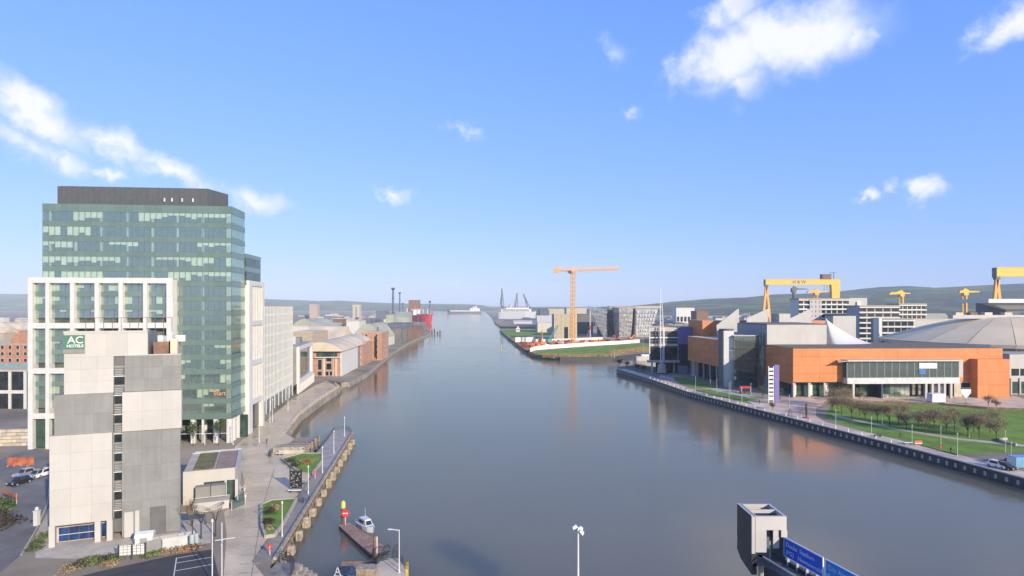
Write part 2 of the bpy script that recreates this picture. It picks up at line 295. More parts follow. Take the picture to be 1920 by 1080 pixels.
w2 = N.new('ShaderNodeTexNoise'); w2.inputs['Scale'].default_value = .05; w2.inputs['Detail'].default_value = 3; L.new(mpw.outputs[0], w2.inputs['Vector']); w2r = N.new('ShaderNodeMapRange'); w2r.inputs['From Min'].default_value = .38; w2r.inputs['From Max'].default_value = .64; w2r.inputs['To Min'].default_value = .10; w2r.inputs['To Max'].default_value = .40; L.new(w2.outputs['Fac'], w2r.inputs['Value']); L.new(w2r.outputs[0], wb.inputs['Strength'])
kind(MB().poly([(-14400, -1500, 0), (14400, -1500, 0), (14400, 10500, 0), (-14400, 10500, 0)]).build('water', wm), 'structure')
# ---- land: top sheet + quay wall round it
def land(name, pts, wall_n, topm, wallm):
    o = kind(MB().poly([(x, y, GZ) for x, y in pts]).build(name, topm), 'structure')
    mb = MB()
    for i in range(wall_n):
        (x0, y0), (x1, y1) = pts[i], pts[i + 1]
        mb.poly([(x0, y0, -3), (x1, y1, -3), (x1, y1, GZ), (x0, y0, GZ)])
    mb.build('quay_wall', wallm, o); return o
JA, JB = gp(513, 1050), gp(660, 812)                       # outer edge of the piled jetty
jn = math.hypot(JB[0] - JA[0], JB[1] - JA[1]); ju = ((JB[0] - JA[0]) / jn, (JB[1] - JA[1]) / jn); jv = (-ju[1], ju[0])   # jv points to the land
def jp(s, t): return (JA[0] + ju[0] * s + jv[0] * t, JA[1] + ju[1] * s + jv[1] * t)
LEFT = [(-34, 18), gp(512, 1084), jp(-1.5, .2), jp(.8, .2), jp(.8, 3), jp(jn * .60, 3.2), gp(594, 853), gp(573, 853), gp(566, 830), gp(536, 812), gp(564, 778), gp(600, 751), gp(638, 727), gp(630, 720), gp(614, 713), gp(640, 717.5), gp(656, 716), gp(687, 700), gp(735, 661),
        gp(767, 641), gp(807, 625), gp(801, 616), gp(797, 606), gp(806, 597), gp(812, 589), (xat(815, 9000), 9000)]
land('left_ground', LEFT + [(-14000, 9000), (-14000, 18)], len(LEFT) - 1, M['ground'], M['quay'])
REDGE = [gp(2010, 921), gp(1920, 897), gp(1800, 865), gp(1680, 834), gp(1550, 801), gp(1420, 768), gp(1290, 735), gp(1220, 711), gp(1156, 692)]
RIGHT = [(124, 18)] + REDGE + [gp(1160, 687.5), gp(1196, 684), (96, 372), (205, 385), (205, 480), gp(1218, 661), gp(1180, 665), gp(1150, 669), gp(1050, 669.5), gp(1012, 666), gp(985, 656), gp(965, 641), gp(945, 626), gp(937, 618.5),
         gp(962, 616.8), gp(1003, 616.8), gp(1003, 613.6), gp(938, 612), gp(928, 605), gp(922, 594), gp(915, 588), (xat(905, 9000), 9000)]
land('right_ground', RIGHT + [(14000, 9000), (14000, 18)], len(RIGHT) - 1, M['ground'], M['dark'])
def sheet(name, pts, m, lvl=1): return kind(MB().poly([(x, y, GZ + .006 * lvl) for x, y in pts]).build(name, m), 'structure')
def kerb(name, pts, w, h, m, parent=None, closed=True):
    mb = MB(); n = len(pts)
    for i in range(n if closed else n - 1):
        a, c = pts[i], pts[(i + 1) % n]
        mb.bar((a[0], a[1], GZ + h / 2), (c[0], c[1], GZ + h / 2), w, h)
    return mb.build(name, m, parent)
sheet('promenade', [gp(418, 1100), gp(499, 1085), jp(0, 3.1), jp(jn * .58, 3.3), gp(592, 854), gp(574, 854), gp(565, 831), gp(535, 813), gp(563, 778.5), gp(599, 751.5), gp(636, 727.5), gp(612, 714), gp(592, 722), gp(548, 748), gp(500, 788), gp(462, 818), gp(440, 838), gp(458, 900), gp(458, 935), gp(420, 960), gp(425, 1000)], M['prom'])
road_pts = [gp(-120, 1010), gp(0, 1075), gp(40, 1040), gp(68, 990), gp(88, 945), gp(93, 900), gp(92, 850), gp(60, 838), gp(0, 862), gp(-80, 890), gp(-80, 905), gp(0, 893), gp(22, 915), gp(26, 950), gp(0, 1005)]
sheet('access_road', road_pts, M['road'])
kerb('road_kerb', [gp(40, 1041), gp(69, 991), gp(89, 946), gp(94, 900)], .25, .12, M['stone'], closed=False)['kind'] = 'structure'
sheet('car_park', [gp(90, 1095), gp(210, 1066), gp(330, 1040), gp(398, 1030), gp(414, 1095)], M['asphalt'], 2)
sheet('hotel_forecourt', [gp(68, 1000), gp(90, 960), gp(350, 960), gp(395, 985), gp(395, 1018), gp(330, 1026), gp(210, 1038), gp(140, 1048), gp(66, 1046)], M['conc'], 1)
for (a, c) in (((326, 1080), (331, 1046)), ((329, 1056), (396, 1045)), ((326, 1071), (400, 1058)), ((331, 1047), (370, 1040))):
    p, q = gp(*a), gp(*c)
    kind(MB().bar((p[0], p[1], GZ + .022), (q[0], q[1], GZ + .022), .14, .006).build('parking_line', M['lwhite']), 'structure')
# right bank: quay walk, lawn, plaza
def offs(pts, d):
    out = []
    for i in range(len(pts)):
        a = Vector(pts[max(i - 1, 0)]); c = Vector(pts[min(i + 1, len(pts) - 1)]); t_ = (c - a).normalized(); out.append((pts[i][0] + t_.y * d, pts[i][1] - t_.x * d))
    return out
RIN = offs(REDGE, 6.0)
sheet('quay_walk', REDGE + RIN[::-1], M['slabs'], 1)
sheet('entrance_plaza', [gp(1440, 772), gp(1400, 752), gp(1462, 745), gp(1900, 742), gp(1990, 768), gp(1850, 764), gp(1760, 756), gp(1660, 752), gp(1560, 752), gp(1530, 765), gp(1530, 780), gp(1555, 796)], M['slabs'], 2)
LAWN = [gp(1545, 783), gp(1560, 757), gp(1660, 754), gp(1760, 758), gp(1850, 766), gp(1990, 771), gp(2030, 850), gp(1930, 847), gp(1790, 853), gp(1690, 826), gp(1600, 803)]
sheet('lawn', LAWN, M['grass'], 1)
sheet('lawn_path', [gp(1560, 780), gp(1680, 806), gp(1790, 824), gp(1925, 838), gp(1925, 834), gp(1790, 820.5), gp(1680, 803), gp(1562, 777)], M['conc'], 2)
sheet('verge', [gp(1300, 732), gp(1430, 763), gp(1448, 760), gp(1425, 748), gp(1330, 730)], M['grass'], 1)
sheet('verge_path', [gp(1235, 707), gp(1290, 722), gp(1405, 746), gp(1425, 744), gp(1290, 717), gp(1240, 703)], M['conc'], 2)
sheet('shaded_planting', [gp(1262, 712), gp(1296, 727), gp(1350, 728), gp(1330, 718), gp(1268, 706)], M['grass'], 3)
# far peninsula: site, grass
sheet('peninsula_grass', [gp(1001, 663), gp(1014, 665.2), gp(1050, 668), gp(1145, 668), gp(1217, 652), gp(1217, 642.5), gp(1160, 646.5), gp(1100, 650), gp(1040, 654.5), gp(1008, 657.5)], M['grass'])
sheet('building_site', [gp(985, 654), gp(996, 654), gp(1040, 651), gp(1217, 641), gp(1217, 634), gp(1100, 637), gp(1000, 641), gp(968, 641)], mat('site_earth', (.46, .21, .13), .95, var=.3, scale=.05))
sheet('headland_grass', [gp(940, 619), gp(948, 627), gp(965, 636), gp(1000, 629), gp(1090, 629), gp(1090, 620), gp(1003, 618)], M['grass'])
sheet('reed_bank', [gp(1146, 668), gp(1152, 664), gp(1218, 653), gp(1218, 660), gp(1180, 664)], M['reed'], 2)
# ---- hills
def hill(name, ridge, y_ridge, depth, m, rows=14):
    pts = []
    for i in range(len(ridge) - 1):
        (a, ya), (c, yc) = ridge[i], ridge[i + 1]; n = max(1, int((c - a) / 9))
        pts += [(a + (c - a) * k / n, ya + (yc - ya) * k / n) for k in range(n)]
    pts.append(ridge[-1]); mb = MB(); w = len(pts)
    for r in range(rows + 4):
        f = r / rows
        for i, (px, py) in enumerate(pts):
            zr = max(zat(py, y_ridge) - GZ, 1.0)
            yy = y_ridge - depth * (1 - f); prof = (3 * f * f - 2 * f ** 3) if f <= 1 else max(0, 1 - (f - 1) * 2.2)
            x = xat(px, y_ridge) * (yy / y_ridge) ** .3
            nz_ = noise.fractal(Vector((x * .0011, yy * .0011, 3.1)), 1.0, 2.0, 5)
            z = GZ - .5 + zr * prof * (1 + (.35 * nz_ if f < 1 else 0) * (1 - f)) + (1.5 * noise.noise(Vector((i * .55, 7, 1))) if .9 < f < 1.1 else 0)
            mb.v.append((x, yy, z))
    for r in range(rows + 3):
        for i in range(w - 1): mb.f.append((r * w + i, r * w + i + 1, (r + 1) * w + i + 1, (r + 1) * w + i))
    return kind(mb.build(name, m, smooth=True), 'structure')
hm = bpy.data.materials.new('hill_fields'); hm.use_nodes = True; N = hm.node_tree.nodes; L = hm.node_tree.links; b = N['Principled BSDF']; b.inputs['Roughness'].default_value = 1; b.inputs['Specular IOR Level'].default_value = .1
t = N.new('ShaderNodeTexCoord'); n_ = N.new('ShaderNodeTexNoise'); n_.inputs['Scale'].default_value = .0042; n_.inputs['Detail'].default_value = 8; n_.inputs['Roughness'].default_value = .65; L.new(t.outputs['Object'], n_.inputs['Vector'])
v_ = N.new('ShaderNodeTexVoronoi'); v_.inputs['Scale'].default_value = .0042; L.new(t.outputs['Object'], v_.inputs['Vector'])
cr = N.new('ShaderNodeValToRGB'); cr.color_ramp.elements[0].position = .42; cr.color_ramp.elements[0].color = (.03, .038, .026, 1); cr.color_ramp.elements[1].position = .62; cr.color_ramp.elements[1].color = (.15, .23, .055, 1)
e_ = cr.color_ramp.elements.new(.52); e_.color = (.065, .085, .04, 1); L.new(n_.outputs['Fac'], cr.inputs[0])
fm = N.new('ShaderNodeMix'); fm.data_type = 'RGBA'; fm.blend_type = 'MULTIPLY'; fm.inputs['Factor'].default_value = .45; L.new(cr.outputs[0], fm.inputs['A']); L.new(v_.outputs['Color'], fm.inputs['B']); L.new(fm.outputs['Result'], b.inputs['Base Color'])
hill('east_hills', [(985, 577), (1100, 576), (1180, 573.5), (1222, 570), (1262, 565.5), (1330, 560), (1400, 557.5), (1450, 552), (1520, 550), (1575, 546), (1620, 541), (1650, 538), (1690, 536.5), (1712, 539), (1745, 540), (1800, 537), (1860, 534), (1900, 532), (1960, 532), (2080, 538), (2250, 548)], 4600, 2000, hm)
hill('north_hills', [(-420, 556), (-200, 549), (0, 551), (90, 552), (300, 556), (480, 560), (560, 562.5), (600, 564.5), (638, 563.5), (700, 567), (760, 569), (840, 570), (885, 570.6), (905, 572), (922, 575.5), (940, 577)], 8200, 2600, hm)
hill('far_shore', [(880, 575.5), (930, 574.5), (980, 574.6), (1040, 575), (1120, 575.5)], 10000, 900, hm, 6)
# ---- air between the quay and the hills
hz = MB().box(-14500, 14500, -1600, 10600, -4, 330).build('haze', None); kind(hz, 'stuff')
hv = bpy.data.materials.new('haze_air'); hv.use_nodes = True; N = hv.node_tree.nodes; N.remove(N['Principled BSDF'])
pv = N.new('ShaderNodeVolumePrincipled'); pv.inputs['Color'].default_value = (.82, .93, 1, 1); pv.inputs['Density'].default_value = 0.0000095 * 9.5; pv.inputs['Anisotropy'].default_value = -0.15
hv.node_tree.links.new(pv.outputs[0], N['Material Output'].inputs['Volume']); hz.data.materials.append(hv)
# ================================================================== LEFT BANK BUILDINGS
# ---- hotel with staggered cream and grey blocks
FH = Frame(*gp(102, 1024), .40)
hot = thing('hotel', 'tall hotel of staggered cream and grey blocks with a green sign at its top', 'hotel', (*FH.o, GZ), FH.rz)
def hx(px, t=0): return FH.sx(px, t)
xr = hx(340); xs0, xs1 = hx(213), hx(234)                  # right end, stair strip
ztop, z1_, z2_, zb = FH.z(625.5, hx(120)), FH.z(740, hx(120)), FH.z(817, hx(95)), FH.z(985, hx(95))
zrt = FH.z(666, hx(290))
kx = (340 - CXP) / FPX
def slant(x, d):                                           # the right flank runs back along the block's splayed end wall
    return x - d * .17
body = MB().prism([(hx(96) + .1, .3), (xr - .1, .3), (slant(xr, 16), 16), (hx(96) + .1, 16)], zb, z2_)
body.prism([(hx(104) + .1, .31), (xr - .1, .31), (slant(xr, 16), 15.9), (hx(104) + .1, 15.9)], z2_, z1_)
body.prism([(hx(121) + .1, .32), (xr - .1, .32), (slant(xr, 16), 15.8), (hx(121) + .1, 15.8)], z1_, zrt - .1)
body.prism([(hx(121) + .1, .33), (hx(277), .33), (hx(277) - .5, 12), (hx(121) + .1, 12)], zrt - .1, ztop - .1)
body.build('wall_core', M['grey'], hot)
def clad(parent, m, x0, x1, z0, z1, y, rows, cols, th=.18, gap=.013, name='cladding_panel'):
    for r_ in range(rows):
        for c_ in range(cols):
            a, c = x0 + (x1 - x0) * c_ / cols, x0 + (x1 - x0) * (c_ + 1) / cols
            e, f = z0 + (z1 - z0) * r_ / rows, z0 + (z1 - z0) * (r_ + 1) / rows
            bx(name, m, parent, a + gap / 2, c - gap / 2, y, y + th, e + gap / 2, f - gap / 2)
clad(hot, M['cream'], hx(120), xs0, z1_, zrt, -.02, 3, 3)
clad(hot, M['cream'], hx(120), hx(277), zrt, ztop, -.02, 1, 4)
clad(hot, M['grey'], hx(103), xs0, z2_, z1_, -.34, 2, 3, .6)
clad(hot, M['cream'], hx(95), xs0 - .1, zb, z2_, -.62, 5, 3, .9)
clad(hot, M['grey'], xs1, xr, z1_ + .05, zrt, -.16, 3, 3, .4)
clad(hot, M['cream'], xs1 - .25, xr + .1, z2_, z1_, -.62, 2, 3, .9)
clad(hot, M['grey'], xs1 - .35, xr - .1, .2, z2_ - .05, -.30, 6, 3, .6)
# stair strip: dark panes, pale louvre blades and transoms
bx('stair_backing', M['charcoal'], hot, xs0, xs1, .22, .3, 1.0, zrt - .1)
zz = 3.2; k = 0
while zz < zrt - 3:
    bx('window_pane', M['glassdark'], hot, xs0 + .1, xs1 - .1, .12, .2, zz, zz + 1.25)
    bx('transom', M['lwhite'], hot, xs0, xs1, .02, .2, zz + 1.27, zz + 1.4)
    for j in range(4): bx('louvre_blade', M['steel'], hot, xs0 + .15, xs1 - .3, .02, .16, zz + 1.56 + j * .28, zz + 1.66 + j * .28)
    bx('spandrel_panel', M['grey'], hot, xs0 + .05, xs1 - .05, .1, .21, zz + 2.7, zz + 3.02)
    zz += 3.1; k += 1
# ground floor: pillars, blue glazing, service doors
for px in (99, 184.5, 207): bx('pillar', M['cream'], hot, hx(px) - .4, hx(px) + .4, -.55, .3, 0, zb)
bx('recess_wall', M['conc'], hot, hx(100), hx(207), 1.6, 1.75, 0, zb)
bx('soffit', M['grey'], hot, hx(97), xs0, -.5, 1.9, zb - .12, zb - .01)
mblue = mat('pool_blue_glazing', (.018, .05, .17), .15, var=.35, scale=.8, spec=.7)
for i in range(5): bx('glazing_panel', mblue, hot, hx(105) + i * 1.35, hx(105) + i * 1.35 + 1.3, 1.45, 1.55, .15, 2.3)
bx('glazing_rail', M['lwhite'], hot, hx(105), hx(183), 1.40, 1.44, 1.15, 1.23)
bx('glazing_panel', mblue, hot, hx(192), hx(205), 1.3, 1.4, .2, 2.4)
bx('service_door', M['cream'], hot, hx(234), hx(251), -.42, -.3, .1, 4.2); bx('service_door', M['cream'], hot, hx(254), hx(262), -.46, -.3, .1, 4.3)
bx('loading_door', M['charcoal'], hot, hx(282), hx(312), -.40, -.3, .1, 4.6)
bx('parapet', M['cream'], hot, hx(119), hx(277), -.1, .3, ztop, ztop + .35)
bx('parapet', M['steel'], hot, xs1, xr, -.2, .3, zrt, zrt + .18)
bx('plant_room', M['brown'], hot, hx(283), hx(312), 2.5, 7, zrt, zrt + 2.1); bx('plant_room', M['paleroof'], hot, hx(316), hx(336) - .5, 2.0, 6, zrt, zrt + 2.6)
for px in (290, 300, 325): MB().box(hx(px), hx(px) + 1.4, 3, 4.4, zrt + 2.05, zrt + 3.1).build('air_handler', M['lwhite'], hot)
rl = MB()
for i in range(11):
    x = hx(148) + i * 1.25; rl.tube((x, 4, ztop - .1), (x, 4, ztop + 2.4), .05, n=5)
rl.bar((hx(148), 4, ztop + 2.4), (hx(148) + 12.5, 4, ztop + 2.4), .08, .08); rl.build('roof_railing', M['charcoal'], hot)
sx0, sx1, sz1 = hx(119), hx(159), ztop - .25; sz0 = sz1 - 2.15
sg = bx('sign_board', M['green'], hot, sx0, sx1, -.32, -.02, sz0, sz1); sg['label'] = 'green sign board with white letters'
bx('sign_underpanel', M['grey'], hot, sx0, sx1, -.2, -.02, sz0 - .75, sz0 - .05)
text('AC', 1.55, M['lwhite'], sg, loc=((sx0 + sx1) / 2 + .25, -.35, sz0 + 1.32), bold=.015); text('HOTELS', .62, M['lwhite'], sg, loc=((sx0 + sx1) / 2 + .2, -.35, sz0 + .42), bold=.02)
# ---- hotel annex with sedum roof
FA = Frame(*gp(343, 948), .40)
anx = thing('annex_building', 'low cream pavilion beside the hotel with a sedum roof and dark glazed front', 'building', (*FA.o, GZ), FA.rz)
ax1 = FA.sx(446); aw = 16.5; ah = 6.3
bx('wall', M['cream'], anx, 0, ax1, 0, .4, 4.0, ah); bx('wall', M['cream'], anx, 0, FA.sx(382), .02, .4, 0, 4.0); bx('wall', M['cream'], anx, ax1 - .5, ax1, 0, aw, 0, ah - .01); bx('wall', M['cream'], anx, 0, ax1 - .5, aw - .4, aw, 0, ah - .02)
bx('pillar', M['cream'], anx, FA.sx(421), FA.sx(425), .01, .5, 0, 4.0); bx('roof_slab', M['conc'], anx, .02, ax1 - .02, .42, aw - .42, ah - .5, ah - .2)
for i in range(4): bx('window_pane', M['glassgreen'], anx, FA.sx(382) + i * 1.25, FA.sx(382) + i * 1.25 + 1.2, .5, .56, .2, 3.95)
bx('window_pane', M['glassdark'], anx, FA.sx(425.5), ax1 - .55, .6, .66, .2, 3.95)
bx('sedum_mat', M['sedum'], anx, 1.6, ax1 - 4.4, 1.2, aw - 1, ah - .2, ah - .02); bx('roof_walk', mat('roof_pavers', (.30, .22, .17), .9), anx, ax1 - 4.0, ax1 - .6, .6, aw - .5, ah - .2, ah - .06)
bx('roof_edge', M['steel'], anx, .5, ax1, aw - .35, aw - .1, ah, ah + .25)
FT = Frame(*gp(362, 960), .40)
ter = thing('service_enclosure', 'grey slatted plant enclosure with cream plinth in front of the low pavilion', 'enclosure', (*FT.o, GZ), FT.rz)
bx('plinth_wall', M['cream'], ter, 0, 6.0, 0, .3, 0, 1.5); bx('deck', M['conc'], ter, .02, 5.98, .3, 4.2, 1.2, 1.4)
for i in range(2): bx('screen_panel', M['grey'], ter, .1 + i * 2.6, .1 + i * 2.6 + 2.5, 3.0, 5.2, 1.41, 3.6)
bx('rail', M['lwhite'], ter, .2, 5.9, .4, .48, 2.3, 2.36)
tc_ = thing('table_set', 'white terrace tables and chairs crowded beside the low pavilion', 'terrace furniture', (*gp(443, 930), GZ), FA.rz)
rt = random.Random(2)
for i in range(6):
    x, y = rt.uniform(-1.5, 1), i * 1.5 - 3
    MB().tube((x, y, .72), (x, y, .76), .45, n=10).tube((x, y, 0), (x, y, .72), .05, n=5).build('table', M['lwhite'], tc_)
    for q in (-.8, .8): MB().box(x + q - .2, x + q + .2, y - .2, y + .2, .42, .48).box(x + q - .2 + (.34 if q > 0 else 0), x + q - .14 + (.34 if q > 0 else 0), y - .2, y + .2, .48, .9).tube((x + q, y, 0), (x + q, y, .42), .12, n=6).build('chair', M['lwhite'], tc_)
for (px, py, rz, lb_) in ((447, 952, 0, 'glazed wind screen at the funnel canopy end of the terrace'), (452, 940, .4, 'glazed wind screen at the glass tower end of the terrace')):
    s_ = thing('terrace_screen', lb_, 'screen', (*gp(px, py), GZ), R(70) + rz)
    bx('panel', M['atrium'], s_, -1.6, 1.6, -.03, .03, .15, 1.5); bx('post', M['lwhite'], s_, -1.68, -1.6, -.05, .05, 0, 1.6); bx('post', M['lwhite'], s_, 1.6, 1.68, -.05, .05, 0, 1.6)
# funnel canopies on branching steel stems
for i, (px, py, lb) in enumerate(((377, 1010, 'tilted pale funnel canopy on branching stem, the one close to the hotel wall'), (404, 1006, 'tilted pale funnel canopy on branching stem, the one close to the promenade'))):
    c_ = thing('funnel_canopy', lb, 'canopy', (*gp(px, py), GZ), R(25))
    mb = MB(); n = 14
    ring = [(1.32 * math.cos(2 * math.pi * k / n), 1.3 * math.sin(2 * math.pi * k / n)) for k in range(n)]
    til = (-.35 if i == 0 else .35)
    for k in range(n):
        a, d = ring[k], ring[(k + 1) % n]
        mb.poly([(a[0], a[1], 5.0 + til * a[0] + .0), (d[0], d[1], 5.0 + til * d[0]), (d[0] * .55, d[1] * .55, 4.2 + til * d[0] * .3), (a[0] * .55, a[1] * .55, 4.2 + til * a[0] * .3)])
        mb.poly([(a[0], a[1], 5.0 + til * a[0]), (d[0], d[1], 5.0 + til * d[0]), (d[0] * 1.02, d[1] * 1.02, 4.75 + til * d[0]), (a[0] * 1.02, a[1] * 1.02, 4.75 + til * a[0])])
    mb.poly([(p[0] * .55, p[1] * .55, 4.2 + til * p[0] * .3) for p in ring]).build('canopy_shell', mat('canopy_skin', (.36, .33, .28), .7), c_)
    st = MB()
    for k in range(6):
        a = 2 * math.pi * k / 6; st.tube((0, 0, 2.4), (.6 * math.cos(a), .55 * math.sin(a), 3.7), .05, .04, 5).tube((.6 * math.cos(a), .55 * math.sin(a), 3.7), (1.15 * math.cos(a), 1.1 * math.sin(a), 4.72 + til * 1.15 * math.cos(a)), .04, .03, 5)
    st.tube((0, 0, 0), (0, 0, 2.4), .13, .09, 8).build('stem', M['dark'], c_)
# ---- glass office tower with white frames
xR = xat(434, 169.0); FTW = Frame(xR, 169.0, .10)
tw = thing('office_tower', 'tall green glass office tower with white frame and dark rooftop plant box', 'office tower', (*FTW.o, GZ), FTW.rz)
TX0 = FTW.sx(80); TH = FTW.z(387, 0); FLH = 4.02; NF = 14; D = FTW.ty(459)
zt0 = TH - 2.0                                             # underside of the parapet band
XF1 = FTW.sx(324, -3.0)                                    # right end of the white front frame
bx('core', M['core'], tw, TX0 + 6, -6, 6.5, D - .5, 0, TH - .9)
bx('roof', M['roofgrey'], tw, TX0 + .3, -.3, .3, D - .3, TH - .9, TH - .6)
pane_me = None; ncol = 32; cw = -TX0 / ncol
pane = MB().box(.03, cw - .03, 0, .05, .03, 2.57).mesh('window_pane', M['tint'])
span = MB().box(.02, cw - .02, -.06, .10, 0, FLH - 2.6).mesh('spandrel_panel', M['spandrel'])
par = MB().box(.02, cw - .02, -.06, .10, 0, 2.0).mesh('parapet_panel', M['spandrel'])
# blind meshes shared
blinds = [MB().box(.04, cw - .04, .12, .15, 2.55 - h, 2.55).mesh('blind', M['blind']) for h in (.7, 1.1, 1.6, 2.3)]
rb = random.Random(11)
wl = {}                                                    # floors with long runs of lowered blinds
for c_ in range(ncol):
    o = place(par, 'parapet_panel', tw, (TX0 + c_ * cw, 0, zt0))
run = 0; hrun = 0
FRONTCUT = 5                                               # floors that show above the white frame
for f_ in range(NF):
    zf = zt0 - f_ * FLH; z_w = zf - 2.6
    bx('floor_slab', M['slab'], tw, TX0 + .2, -.3, .35, D - .1, z_w - 1.0, z_w - .45)
    for c_ in range(ncol):
        x = TX0 + c_ * cw
        vis = f_ < FRONTCUT or x + cw > XF1 - .5
        if not vis: continue
        place(pane, 'window_pane', tw, (x, 0, z_w))
        if f_ < NF - 0: place(span, 'spandrel_panel', tw, (x, 0, z_w - (FLH - 2.6)))
        if run <= 0:
            run = rb.randint(2, 7); p_on = (.8 if f_ in (0, 3, 4) else .25 if f_ in (1, 6, 7) else .45); hrun = rb.choice((0, 0, 1, 1, 2, 3)) if rb.random() < p_on else None
        run -= 1
        if hrun is not None and rb.random() < .92: place(blinds[max(0, min(3, hrun + rb.choice((0, 0, 0, -1, 1))))], 'blind', tw, (x, 0, z_w))
bx('west_flank', M['spandrel'], tw, TX0 + .02, TX0 + .2, .15, D, 0, TH - .02); bx('back_wall', M['core'], tw, TX0 + .3, -.4, D - .3, D, 0, TH - .9)
mull = MB().box(-.03, .03, -.075, .06, 0, TH - zt0 + NF * FLH - .1).mesh('mullion', mat('mullion_metal', (.10, .15, .125), .5))
for c_ in range(ncol + 1):
    x = TX0 + c_ * cw
    if x > XF1: place(mull, 'mullion', tw, (x, 0, zt0 - NF * FLH + .05))
    else: bx('mullion', MATS['mullion_metal'], tw, x - .03, x + .03, -.075, .06, zt0 - FRONTCUT * FLH, TH - .05)
for i in range(9):                                         # slim white columns just inside the glass
    x = TX0 + 1.6 + i * 6.55
    if x < -.5: bx('inner_column', M['white'], tw, x - .26, x + .26, .2, .7, 0, zt0)
bx('inner_column', M['white'], tw, -.75, -.25, .2, .8, 0, zt0)
# east flank
DS = FTW.ty(459)
nsd = 5; sw = DS / nsd
sp_ = MB().box(-.05, 0, .03, sw - .03, .03, 2.57).mesh('window_pane', M['tint']); ss_ = MB().box(-.1, .06, .02, sw - .02, 0, FLH - 2.6).mesh('spandrel_panel', M['spandrel'])
for c_ in range(nsd): bx('parapet_panel', M['spandrel'], tw, -.1, .06, c_ * sw + .12, (c_ + 1) * sw - .02, zt0, TH)
sbl = MB().box(-.2, -.16, .05, sw - .05, .3, 2.55).mesh('blind', M['blind'])
for f_ in range(NF):
    z_w = zt0 - f_ * FLH - 2.6
    for c_ in range(nsd):
        place(sp_, 'side_pane', tw, (0, c_ * sw + .1, z_w)); place(ss_, 'spandrel_panel', tw, (0, c_ * sw + .1, z_w - (FLH - 2.6))); place(sbl, 'blind', tw, (0, c_ * sw + .1, z_w))
zg = zt0 - NF * FLH                                        # underside of the glass box
bx('soffit', M['spandrel'], tw, XF1, .05, -.05, 9, zg - .25, zg)
for px in (361, 404, 430): bx('lobby_column', M['white'], tw, FTW.sx(px) - .55, FTW.sx(px) + .55, .1, 1.2, 0, zg)
for px in (384, 418): bx('lobby_column', M['white'], tw, FTW.sx(px, 6) - .5, FTW.sx(px, 6) + .5, 6, 7, 0, zg)
for i in range(8): bx('lobby_pane', M['glassgreen'], tw, XF1 + i * 2.05, XF1 + i * 2.05 + 1.95, 7.0, 7.08, .1, zg - .3)
for i in range(2): bx('lobby_column', M['white'], tw, -.9, -.05, 3 + i * 3.6, 4 + i * 3.6, 0, zg)
bx('lobby_rail', M['lwhite'], tw, XF1, -.5, -2.0, -1.94, 3.0, 3.12)
for px in (384,): bx('lobby_rail', M['lwhite'], tw, FTW.sx(px, -2) - .08, FTW.sx(px, -2) + .08, -2, -1.9, 0, 3.1)
# lettering behind the glass of the third lowest floor
text('Start', 1.7, mat('warm_sign', (.75, .30, .12), .6), tw, loc=(-3.1, -.12, zt0 - 12 * FLH - 1.2), extrude=.02)
# rear lower wing of glass, plant box
zrw = FTW.z(477, .5, 14)
for f_ in range(2):
    z_w = zrw - 1.2 - f_ * FLH - 2.6
    bx('rear_pane', M['glassgreen'], tw, -.1, .3, DS + .3, 25, z_w, z_w + 2.6); bx('spandrel_panel', M['spandrel'], tw, -.2, .36, DS + .3, 25, z_w - 1.42, z_w)
bx('parapet_panel', M['spandrel'], tw, -.2, .4, DS + .25, 25, zrw - 1.2, zrw); bx('rear_roof', M['roofgrey'], tw, -14, -.2, DS, 25, zrw - 6, zrw - .5)
pz = FTW.z(355.5, FTW.sx(389, 3), 3)
pb = MB().prism([(FTW.sx(113, 1.5), 1.5), (FTW.sx(389, 1.5), 1.5), (FTW.sx(428, D - .8), D - .8), (FTW.sx(113, 1.5), D - .8)], TH - .6, pz); pb.build('plant_screen', M['plant'], tw)
for i in range(28):
    x = FTW.sx(113, 3) + (FTW.sx(389, 3) - FTW.sx(113, 3)) * (i + .5) / 28; bx('screen_fin', M['plant'], tw, x - .45, x + .45, 1.4, 1.5, TH - .5, pz - .1)
for px in (312, 326, 345, 365): bx('flue', M['lwhite'], tw, FTW.sx(px, 2.6), FTW.sx(px, 2.6) + .3, 1.0, 1.3, TH + 1.2, TH + 2.2)
# white front frame with three-storey bays
zft = FTW.z(520.5, FTW.sx(180, -3), -3); YF = -3.0
cols_px = [(52, 61), (85, 92), (131, 139), (177, 185), (222, 230), (268, 275.5), (312, 324)]
cx_ = [(FTW.sx(a, YF), FTW.sx(c, YF)) for a, c in cols_px]
for a, c in cx_: bx('frame_column', M['white'], tw, a, c, YF, YF + 2.8, 0, zft)
bz = [zft - 1.45, zft - 12.1 - .0, zft - 24.0, zft - 35.8]
bx('frame_beam', M['white'], tw, cx_[0][1], cx_[-1][0], YF + .02, YF + 2.8, zft - 1.45, zft - .02)
for zc in (12.0, 23.9, 35.8): bx('frame_beam', M['white'], tw, cx_[0][1], cx_[-1][0], YF + .04, YF + 1.0, zft - zc - 1.45, zft - zc)
bx('frame_roof', M['roofgrey'], tw, cx_[0][0], cx_[-1][1], YF + .1, -.1, zft - .4, zft - .1)
bx('frame_backing', M['core'], tw, cx_[0][1], cx_[-1][0], YF + 2.4, YF + 2.5, 0, zft - .5)
bx('frame_flank', M['white'], tw, cx_[0][0] + .02, cx_[0][0] + .4, YF + 2.8, 14, 0, zft - .03)
